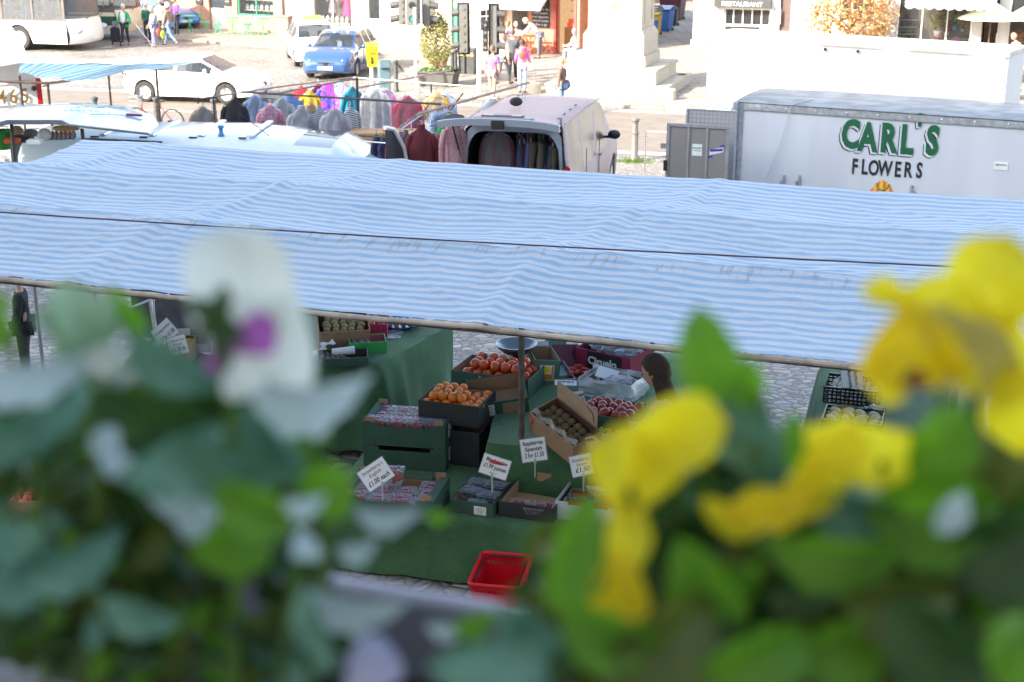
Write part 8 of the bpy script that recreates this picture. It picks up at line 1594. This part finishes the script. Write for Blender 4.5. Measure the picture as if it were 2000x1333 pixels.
p = atz(1668, 790, TT); c1_ = lattice('black lattice crate of small white button mushrooms', (p.x+.02, p.y+.12, TT), CARDRZ, .4, .3, .13)
MSH = M('white mushroom', (.6, .52, .4), .6, var=.12)
fruits(c1_, 40, .024, MSH, 'white button mushroom in the black lattice crate', 'button mushrooms', 'button_mushroom', 'mushroom', .38, .28, .06, rs, .85, None, 2)
p = atz(1668, 850, TT); c2_ = lattice('black crate of big flat mushrooms in front of the button mushrooms', (p.x+.02, p.y+.13, TT), CARDRZ, .4, .3, .1)
fruits(c2_, 12, .045, M('flat mushroom', (.5, .42, .32), .6, var=.2), 'large flat mushroom in the front crate', 'large flat mushrooms', 'flat_mushroom', 'mushroom', .38, .28, .03, rs, .6)
m = MB(); m.grid(8, 5, lambda i, j: (.16*i, .06*j, .02*math.sin(i*9+j*4))); o = m.build('wrapped_tray', FB, smooth=True, thick=.002); o.location = atz(1690, 800, TT+.1); tag(o, 'cling wrapped label beside the mushroom crates', 'label')
# ---- red shopping basket on the ground
g = atz(972, 1148, GB0+.28); REDP = M('red plastic', (.62, .008, .02), .35, var=.05)
t = thing('shopping_basket', 'bright red plastic shopping basket in front of the bench', 'basket', (g.x+.02, g.y+.2, GB0), CARDRZ+R(8)); a, b, h = .155, .215, .3; m = MB()
def wall(p0, p1, q0, q1, slots):
    P0, P1, Q0, Q1 = map(Vector, (p0, p1, q0, q1)); L_ = 26; rows = [0, .06, .12, .5, .56, .62, .78, .84, 1]
    for j in range(len(rows)-1):
        for i in range(L_):
            if slots and i % 2 == 1 and 1 < i < L_-1 and j in (6,): continue
            f0, f1 = i/L_, (i+1)/L_; r0, r1 = rows[j], rows[j+1]; A = (P0*(1-f0)+P1*f0)*(1-r0)+(Q0*(1-f0)+Q1*f0)*r0; B = (P0*(1-f1)+P1*f1)*(1-r0)+(Q0*(1-f1)+Q1*f1)*r0; C_ = (P0*(1-f1)+P1*f1)*(1-r1)+(Q0*(1-f1)+Q1*f1)*r1; D_ = (P0*(1-f0)+P1*f0)*(1-r1)+(Q0*(1-f0)+Q1*f0)*r1; m.quad(A, B, C_, D_)
k_ = .8; c4 = [(-a, -b), (a, -b), (a, b), (-a, b)]
for i in range(4):
    (x0, y0), (x1, y1) = c4[i], c4[(i+1) % 4]; wall((x0*k_, y0*k_, 0), (x1*k_, y1*k_, 0), (x0, y0, h), (x1, y1, h), True)
m.quad((-a*k_, -b*k_, 0), (a*k_, -b*k_, 0), (a*k_, b*k_, 0), (-a*k_, b*k_, 0)); m.build('basket_body', REDP, t, thick=.004)
m = MB(); P_ = []
for cx_, cy_, a0 in ((a-.025, b-.025, 0), (-a+.025, b-.025, PI/2), (-a+.025, -b+.025, PI), (a-.025, -b+.025, 1.5*PI)):
    for q in range(5): an = a0+q*PI/8; P_.append((cx_+.035*math.cos(an), cy_+.035*math.sin(an), h))
m.tube(P_+[P_[0]], .011, 8); m.build('rim', REDP, t, smooth=True)
for s in (-1, 1): MB().tube([(s*(a-.018), -b+.05, h-.004), (s*(a-.02), b-.05, h-.004)], .007, 6).build('folded_handle', M('dark handle', (.05, .01, .015), .4), t)
m = MB(); m.tube([(-a+.04, b-.02, h-.004), (a-.04, b-.02, h-.004)], .007, 6); m.build('folded_handle', M('dark handle', (.05, .01, .015), .4), t)
# ---- girl at the stall
c_ = att(1276, 728, 9.15); zg_ = gz(c_.x, c_.y); hg = (c_.z-zg_)*1.75/1.6
gt_, k, hd, hn, up = person('young woman with long brown hair picking fruit, seen in profile', (c_.x+.08, c_.y, zg_), R(78), max(1.35, hg), (.35, .33, .3), (.06, .07, .12), ('long', (.045, .022, .012)), fem=1, bow=.5, arms=((.1, .75, .5), (.15, .3, .6)), look=.15, eyes=True)
bpy.data.objects.remove(SP.children[0]) if False else None
for pr in (SP, BP, RP_, SO):
    for ch in list(pr.children): bpy.data.objects.remove(ch)
    bpy.data.objects.remove(pr)
# ================================================================== WINDOW BOX WITH PANSIES
def leafy(name, c1, c2, rough=.42, tr=.25, sheen=0.):
    if name in MATS: return MATS[name]
    m = bpy.data.materials.new(name); m.use_nodes = True; n = m.node_tree; b = n.nodes['Principled BSDF']; L = n.links.new; tc = n.nodes.new('ShaderNodeTexCoord'); nz = n.nodes.new('ShaderNodeTexNoise'); nz.inputs['Scale'].default_value = 38; nz.inputs['Detail'].default_value = 3; L(tc.outputs['Object'], nz.inputs[0])
    rp = n.nodes.new('ShaderNodeValToRGB'); rp.color_ramp.elements[0].color = c1+(1,); rp.color_ramp.elements[1].color = c2+(1,); rp.color_ramp.elements[0].position = .3; rp.color_ramp.elements[1].position = .7; L(nz.outputs['Fac'], rp.inputs[0]); L(rp.outputs[0], b.inputs[0]); b.inputs['Roughness'].default_value = rough; b.inputs['Specular IOR Level'].default_value = .6
    t_ = n.nodes.new('ShaderNodeBsdfTranslucent'); L(rp.outputs[0], t_.inputs[0]); ms = n.nodes.new('ShaderNodeMixShader'); ms.inputs[0].default_value = tr; o = n.nodes['Material Output']; L(b.outputs[0], ms.inputs[1]); L(t_.outputs[0], ms.inputs[2]); L(ms.outputs[0], o.inputs[0]); MATS[name] = m; return m
LF = [leafy('leaf deep green', (.022, .065, .013), (.05, .13, .025)), leafy('leaf fresh green', (.1, .28, .015), (.17, .40, .02), .5, .45), leafy('leaf blue green', (.045, .16, .09), (.17, .36, .29), .5, .1), leafy('leaf pale sheen', (.40, .54, .58), (.52, .66, .74), .4, .1), leafy('leaf olive', (.07, .11, .012), (.13, .17, .02), .5, .3)]  # pale sheen leaves carry the sky's reflection in their base colour
WP = leafy('white petal', (.74, .8, .74), (.82, .86, .82), .7, .4); PM = leafy('magenta petal', (.42, .1, .42), (.5, .14, .5), .6, .3); YP = leafy('yellow petal', (.84, .68, .0), (.95, .88, .05), .75, .5); OP_ = leafy('orange yellow petal', (.84, .58, .0), (.9, .7, .01), .6, .35); BRN = leafy('brown blotch', (.2, .08, .01), (.3, .14, .01), .6, .1); STEMM = leafy('stem', (.09, .2, .02), (.14, .28, .04), .5, .3); PGB = leafy('pale green bud', (.25, .42, .25), (.36, .52, .34), .6, .4)
def blade(m, c, ax, wd, nr, L_, W_, shape='leaf', cup=.15, rng=None, k=0, ruff=.0):
    """leaf/petal sheet centred at c along ax, width direction wd, normal nr"""
    ax, wd, nr = ax.normalized(), wd.normalized(), nr.normalized(); m.k = k; sd = (rng or rnd).uniform(0, 50)
    def f(i, j):
        t = i; s = 2*j-1
        if shape == 'leaf': w_ = math.sin(PI*min(1, t*1.02)**.8)**.75*(1+.1*math.cos(t*24))
        elif shape == 'petal': w_ = (math.sin(PI*min(1, .08+.92*t)**1.3))**.72
        else: w_ = math.sqrt(max(0, 1-(2*t-1)**2))
        w_ = max(w_, .02)
        return c+ax*(t-.5)*L_+wd*s*w_*W_*.5+nr*((.22*W_*abs(s)*w_ if shape == 'leaf' else 0)+cup*W_*(s*s*w_*w_)-cup*L_*.6*(2*t-1)**2+ruff*L_*math.sin(t*9+s*5+sd)*abs(s)*.5)
    m.grid(13, 9, f)
def cam_axes(px, py): r = ray(px, py).normalized(); rt = r.cross(Vector((0, 0, 1))).normalized(); up = rt.cross(r); return r, rt, up
def sheet(m, px, py, t_, lpx, wpx, ang, tilt=.3, roll=0., shape='leaf', k=0, cup=.15, ruff=0., rng=None):
    """a leaf or petal at pixel, real distance t_, apparent length/width in px at that distance; ang in degrees from image right, tilt out of the facing plane"""
    r, rt, up = cam_axes(px, py); a = R(ang); ax = rt*math.cos(a)+up*math.sin(a); wd = -rt*math.sin(a)+up*math.cos(a); nr = -r
    Q = Matrix.Rotation(tilt, 3, wd); ax2 = Q @ ax; nr2 = Q @ nr; Q2 = Matrix.Rotation(roll, 3, ax2); wd2 = Q2 @ wd; nr3 = Q2 @ nr2
    blade(m, att(px, py, t_), ax2, wd2, nr3, lpx/F*t_/max(.3, math.cos(tilt)), wpx/F*t_/max(.3, math.cos(roll)), shape, cup, rng, k, ruff)
ZS = 6.06
def plant(name, label, base, leaves, stems, mats=LF, fill=None, seed=0, cat='plant'):
    t = thing(name, label, cat, base, 0, None); T0 = -Vector(base); m = MB(); rg = random.Random(seed)
    for a in leaves: sheet(m, *a[:6], k=a[6], tilt=a[7] if len(a) > 7 else .35, roll=a[8] if len(a) > 8 else .3, rng=rg)
    if fill:
        for (x0, x1, y0, y1, t0, t1, n, sz, ks) in fill:
            for _ in range(n): sheet(m, rg.uniform(x0, x1), rg.uniform(y0, y1), rg.uniform(t0, t1), rg.uniform(.7, 1.3)*sz, rg.uniform(.4, .6)*sz, rg.uniform(0, 360), k=rg.choice(ks), tilt=rg.uniform(-.9, .9), roll=rg.uniform(-.9, .9), rng=rg)
    m.v = [tuple(Vector(v)+T0) for v in m.v]; m.build('foliage', mats, t, smooth=True)
    s = MB()
    for path in stems: s.tube([Vector(p)+T0 for p in path], .0022, 6)
    s.build('stems', STEMM, t, smooth=True); return t
def flower(par, name, petals, extra=None, label=None):
    """petals: list of (px,py,t,l,w,ang,tilt,roll,mat)"""
    base = par.location; o = bpy.data.objects.new(name, None); C.objects.link(o); o.parent = par
    for q in petals: m = MB(); sheet(m, *q[:6], tilt=q[6], roll=q[7], shape='petal' if len(q) < 10 else q[9], cup=.25, ruff=.13); m.v = [tuple(Vector(v)-base) for v in m.v]; m.build('petal', q[8], o, smooth=True)
    return o
def stem(px0, py0, t0, bx, by=None, bt=.66):
    a = att(px0, py0, t0); g = W(*uv_of(att(bx, 1150, bt)), ZS-.02); return [a, a*.6+g*.4+Vector((.006, .008, .03)), a*.25+g*.75+Vector((.0, .006, .01)), g]
BL = Vector(W(*uv_of(att(420, 1180, .72)), ZS))
# left: white pansies
PA = plant('pansy_plant', 'white pansy plant with a purple marked flower at the left of the window box', BL,
  [(620, 762, .60, 250, 95, 5, 3, .5, .9), (345, 715, .62, 210, 90, -38, 2, .4, .4), (350, 885, .60, 230, 110, 22, 2, .5, .6), (455, 905, .61, 250, 110, -22, 2, .4, .7), (540, 880, .63, 200, 100, -55, 2, .5, .3), (400, 955, .62, 200, 80, 10, 3, .5, .8), (300, 800, .66, 240, 110, -15, 0, .3, .6), (640, 955, .62, 120, 120, 40, 1, .1, .1), (598, 978, .60, 90, 44, 5, 3, .4, .8), (765, 1002, .66, 140, 46, 0, 3, .3, .9), (858, 1008, .68, 55, 26, -5, 1, .3, .6), (700, 1068, .66, 84, 44, 8, 3, .2, .8), (588, 1062, .62, 60, 64, 60, 3, .4, .6), (505, 992, .60, 190, 100, -28, 1, .3, .4), (470, 1040, .64, 200, 120, 25, 1, .4, .5), (410, 850, .66, 150, 70, 20, 0, .5, .3), (540, 800, .64, 160, 60, 60, 0, .5, .4), (398, 608, .595, 100, 44, 145, 0, .2, .2), (450, 640, .592, 95, 42, -50, 0, .1, .3), (432, 590, .594, 80, 40, 75, 0, .3, .1), (435, 680, .595, 100, 40, -80, 0, .1, .2), (410, 640, .594, 70, 40, 200, 0, .2, .2), (710, 1180, .62, 210, 66, -8, 3, .5, .9), (620, 1240, .60, 190, 60, -72, 2, .3, .5), (280, 1200, .62, 170, 70, -25, 2, .4, .6), (375, 1035, .64, 46, 60, 80, 3, .1, .1), (300, 1060, .66, 120, 60, 50, 4, .3, .4)],
  [stem(430, 640, .62, 430), stem(440, 700, .63, 400), stem(640, 960, .62, 520), stem(620, 765, .61, 470)], fill=[(120, 640, 860, 1330, .66, .78, 330, 84, (0, 0, 0, 4, 4, 2, 1)), (330, 620, 760, 900, .7, .76, 26, 100, (0, 4, 1)), (560, 700, 1180, 1333, .66, .74, 16, 90, (0, 0, 2))], seed=1)
flower(PA, 'flower', [(458, 560, .62, 250, 215, 93, .25, .2, WP, 'round'), (545, 655, .625, 230, 150, 105, .3, -.3, WP), (440, 600, .63, 150, 120, 150, .4, .2, WP), (475, 742, .622, 90, 90, -70, .3, .1, WP), (500, 655, .606, 105, 84, 20, .4, .1, PM), (428, 688, .607, 84, 50, 60, .3, .1, PM)])
PB_ = plant('pansy_plant', 'pansy plant with a pale green half open bloom at the far left edge', W(*uv_of(att(60, 1180, .74)), ZS),
  [(70, 722, .60, 300, 80, 4, 3, .4, .8), (100, 800, .62, 230, 80, 30, 2, .5, .5), (40, 850, .62, 190, 80, -30, 2, .3, .6), (120, 880, .63, 150, 60, 60, 0, .4, .5), (-14, 640, .64, 110, 60, 80, 1, .3, .3), (200, 690, .62, 130, 50, 10, 3, .3, .7), (270, 640, .64, 150, 40, -65, 1, .3, .4), (250, 600, .66, 110, 34, -50, 1, .3, .4), (225, 905, .62, 60, 80, 70, 3, .2, .3), (40, 1120, .62, 190, 100, 20, 2, .5, .5), (150, 1090, .63, 230, 90, 20, 2, .4, .6), (-30, 590, .66, 60, 80, 85, 1, .3, .3), (205, 860, .62, 70, 60, 40, 3, .2, .2), (10, 1060, .6, 90, 120, 90, 2, .3, .3)],
  [stem(160, 640, .63, 120), stem(20, 650, .64, 40), stem(290, 660, .65, 200)], fill=[(-60, 300, 820, 1290, .66, .78, 190, 84, (0, 0, 4, 2, 1)), (-40, 330, 730, 860, .7, .76, 26, 100, (0, 4, 0, 2))], seed=2)
flower(PB_, 'half_open_flower', [(155, 615, .625, 150, 120, 85, .5, .2, PGB), (120, 640, .63, 120, 80, 120, .3, .4, PGB), (195, 650, .63, 130, 80, 50, .4, -.3, PGB), (205, 700, .615, 90, 60, 0, .3, .3, WP), (150, 690, .64, 120, 90, -70, .3, .2, PGB)])
# right: yellow pansies
YA = plant('pansy_plant', 'yellow pansy plant with a big bright green upright leaf in the middle right', W(*uv_of(att(1330, 1280, .70)), ZS),
  [(1375, 690, .62, 200, 120, 98, 1, .15, .1), (1440, 745, .63, 130, 90, 130, 1, .3, .2), (1470, 850, .64, 260, 130, -62, 2, .3, .3), (1400, 860, .655, 230, 120, -40, 2, .4, .4), (1430, 930, .66, 180, 110, 20, 0, .4, .3), (1545, 860, .66, 130, 60, 85, 1, .2, .3), (1115, 1080, .60, 230, 120, 75, 1, .3, .5), (1140, 1130, .62, 90, 60, 80, 3, .3, .4), (975, 1290, .56, 260, 120, 8, 2, .4, .5), (1040, 1230, .58, 150, 90, -35, 2, .5, .5), (1330, 1080, .64, 230, 170, 30, 0, .3, .4), (1650, 1078, .60, 290, 110, 5, 1, .3, .7), (1300, 1000, .64, 150, 90, 60, 0, .5, .4), (1300, 1250, .58, 280, 170, 40, 4, .4, .4), (1200, 1240, .57, 220, 120, -20, 1, .4, .5), (1480, 1290, .58, 260, 150, 30, 1, .4, .4), (880, 1225, .62, 90, 34, 0, 3, .3, .8), (930, 1215, .6, 90, 50, 20, 1, .4, .5), (1390, 1150, .6, 210, 120, -50, 1, .6, .4)],
  [stem(1330, 870, .62, 1260), stem(1230, 960, .60, 1280), stem(1480, 860, .64, 1400), stem(1380, 760, .63, 1350), stem(1500, 1040, .6, 1700)], fill=[(1060, 1620, 1040, 1340, .62, .76, 170, 130, (0, 0, 4, 4, 1)), (1230, 1560, 960, 1060, .66, .74, 24, 110, (0, 0, 2, 4)), (900, 1100, 1250, 1340, .6, .7, 16, 100, (2, 0, 2))], seed=3)
flower(YA, 'flower', [(1330, 840, .60, 200, 150, 12, .25, .15, YP), (1265, 900, .605, 190, 140, 75, .3, .3, YP), (1215, 920, .61, 210, 120, 100, .35, -.2, YP), (1222, 1050, .60, 190, 90, 88, .3, .3, YP), (1212, 1160, .595, 150, 120, -80, .3, .2, OP_)])
flower(YA, 'side_flower', [(1705, 882, .62, 250, 130, -6, .3, .3, YP), (1640, 870, .615, 150, 110, 40, .4, .2, YP), (1590, 940, .625, 210, 110, 58, .4, .3, YP), (1510, 990, .61, 190, 84, 22, .3, .4, OP_), (1435, 1015, .615, 130, 70, -20, .4, .3, YP), (1460, 990, .62, 120, 60, 40, .3, .3, YP)])
YB = plant('pansy_plant', 'yellow pansy plant with a large flower with brown centre at the right edge', W(*uv_of(att(1850, 1280, .70)), ZS),
  [(1840, 860, .62, 180, 130, 60, 1, .3, .3), (1700, 1010, .63, 240, 110, -10, 2, .4, .5), (1830, 1000, .62, 260, 190, 10, 1, .3, .3), (1930, 900, .64, 210, 130, 70, 4, .3, .3), (1960, 1060, .62, 240, 180, 30, 0, .3, .5), (1770, 1180, .60, 220, 150, 10, 4, .6, .4), (1860, 1270, .58, 280, 170, -25, 0, .4, .4), (1660, 1250, .6, 240, 130, 30, 1, .5, .5), (1985, 1270, .56, 160, 150, 80, 1, .3, .3), (1580, 1130, .62, 180, 100, 40, 0, .3, .4), (1690, 960, .64, 70, 60, 30, 3, .2, .2), (1860, 1000, .60, 100, 60, 60, 3, .2, .3)],
  [stem(1840, 760, .62, 1850), stem(1900, 640, .63, 1900), stem(1480, 1060, .60, 1780), stem(1720, 900, .62, 1800)], fill=[(1560, 2080, 1000, 1340, .62, .76, 170, 130, (0, 4, 4, 0, 1)), (1800, 2080, 860, 1010, .66, .74, 40, 120, (4, 1, 4, 0))], seed=4)
flower(YB, 'flower', [(1935, 560, .60, 230, 200, 75, .2, .15, YP), (1850, 600, .605, 190, 120, 160, .3, .2, YP), (1735, 575, .61, 120, 62, 165, .3, .2, YP), (1790, 690, .598, 170, 210, -75, .4, .2, OP_), (1745, 735, .6, 130, 90, -105, .3, .3, YP), (1900, 690, .60, 220, 150, -40, .3, .2, leafy('pale yellow petal', (.5, .48, .18), (.62, .58, .3), .6, .4)), (1960, 700, .60, 190, 170, -70, .3, .2, YP), (1985, 800, .60, 200, 120, -80, .3, .2, YP), (1830, 650, .594, 110, 44, -40, .4, .2, leafy('pale yellow petal', (.5, .48, .18), (.62, .58, .3))), (1790, 742, .59, 46, 60, -80, .3, .1, BRN)])
# window box trough
TRM = M('grey painted trough', (.28, .29, .36), .35, var=.1, spec=.6); t = thing('window_box', 'grey trough on the window ledge holding the pansies, rim showing between the leaves', 'planter', W(-1.0, .555, 5.848), ANG)
m = MB(); Lb = 2.2; m.bb(0, Lb, 0, .012, 0, .235); m.bb(0, Lb, .145, .157, 0, .235); m.bb(0, .012, .012, .145, 0, .235); m.bb(Lb-.012, Lb, .012, .145, 0, .235); m.bb(.012, Lb-.012, .012, .145, 0, .012); m.build('trough', TRM, t)
m = MB(); m.tube([(-.003, .153, .237), (Lb+.003, .153, .237)], .0085, 10); m.tube([(-.003, .004, .237), (Lb+.003, .004, .237)], .0085, 10); m.build('rim', TRM, t, smooth=True)
m = MB(); m.grid(60, 6, lambda i, j: (.013+(Lb-.026)*i, .013+.131*j, .19+.008*noise.noise(Vector((i*40, j*4, 0))))); m.build('soil', M('potting soil', (.012, .01, .008), .95, bump=1., bscale=120), t)
for x in (.25, 1.1, 1.95): m = MB(); m.bb(x-.015, x+.015, -1.0, .16, -.03, -.002); m.bb(x-.015, x+.015, -1.0, -.985, -.3, -.03); m.build('bracket', BLACK, t)
# pale blue plant label sticking out of the soil and fallen petal
c_ = att(722, 1300, .62); m = MB(); sheet(m, 722, 1300, .60, 130, 110, 60, tilt=.2, roll=.3, shape='petal', cup=.3); tag(m.build('fallen_petal', leafy('lilac petal', (.35, .38, .6), (.5, .5, .68), .6, .3), smooth=True), 'pale lilac petal lying at the bottom centre of the trough', 'petal')
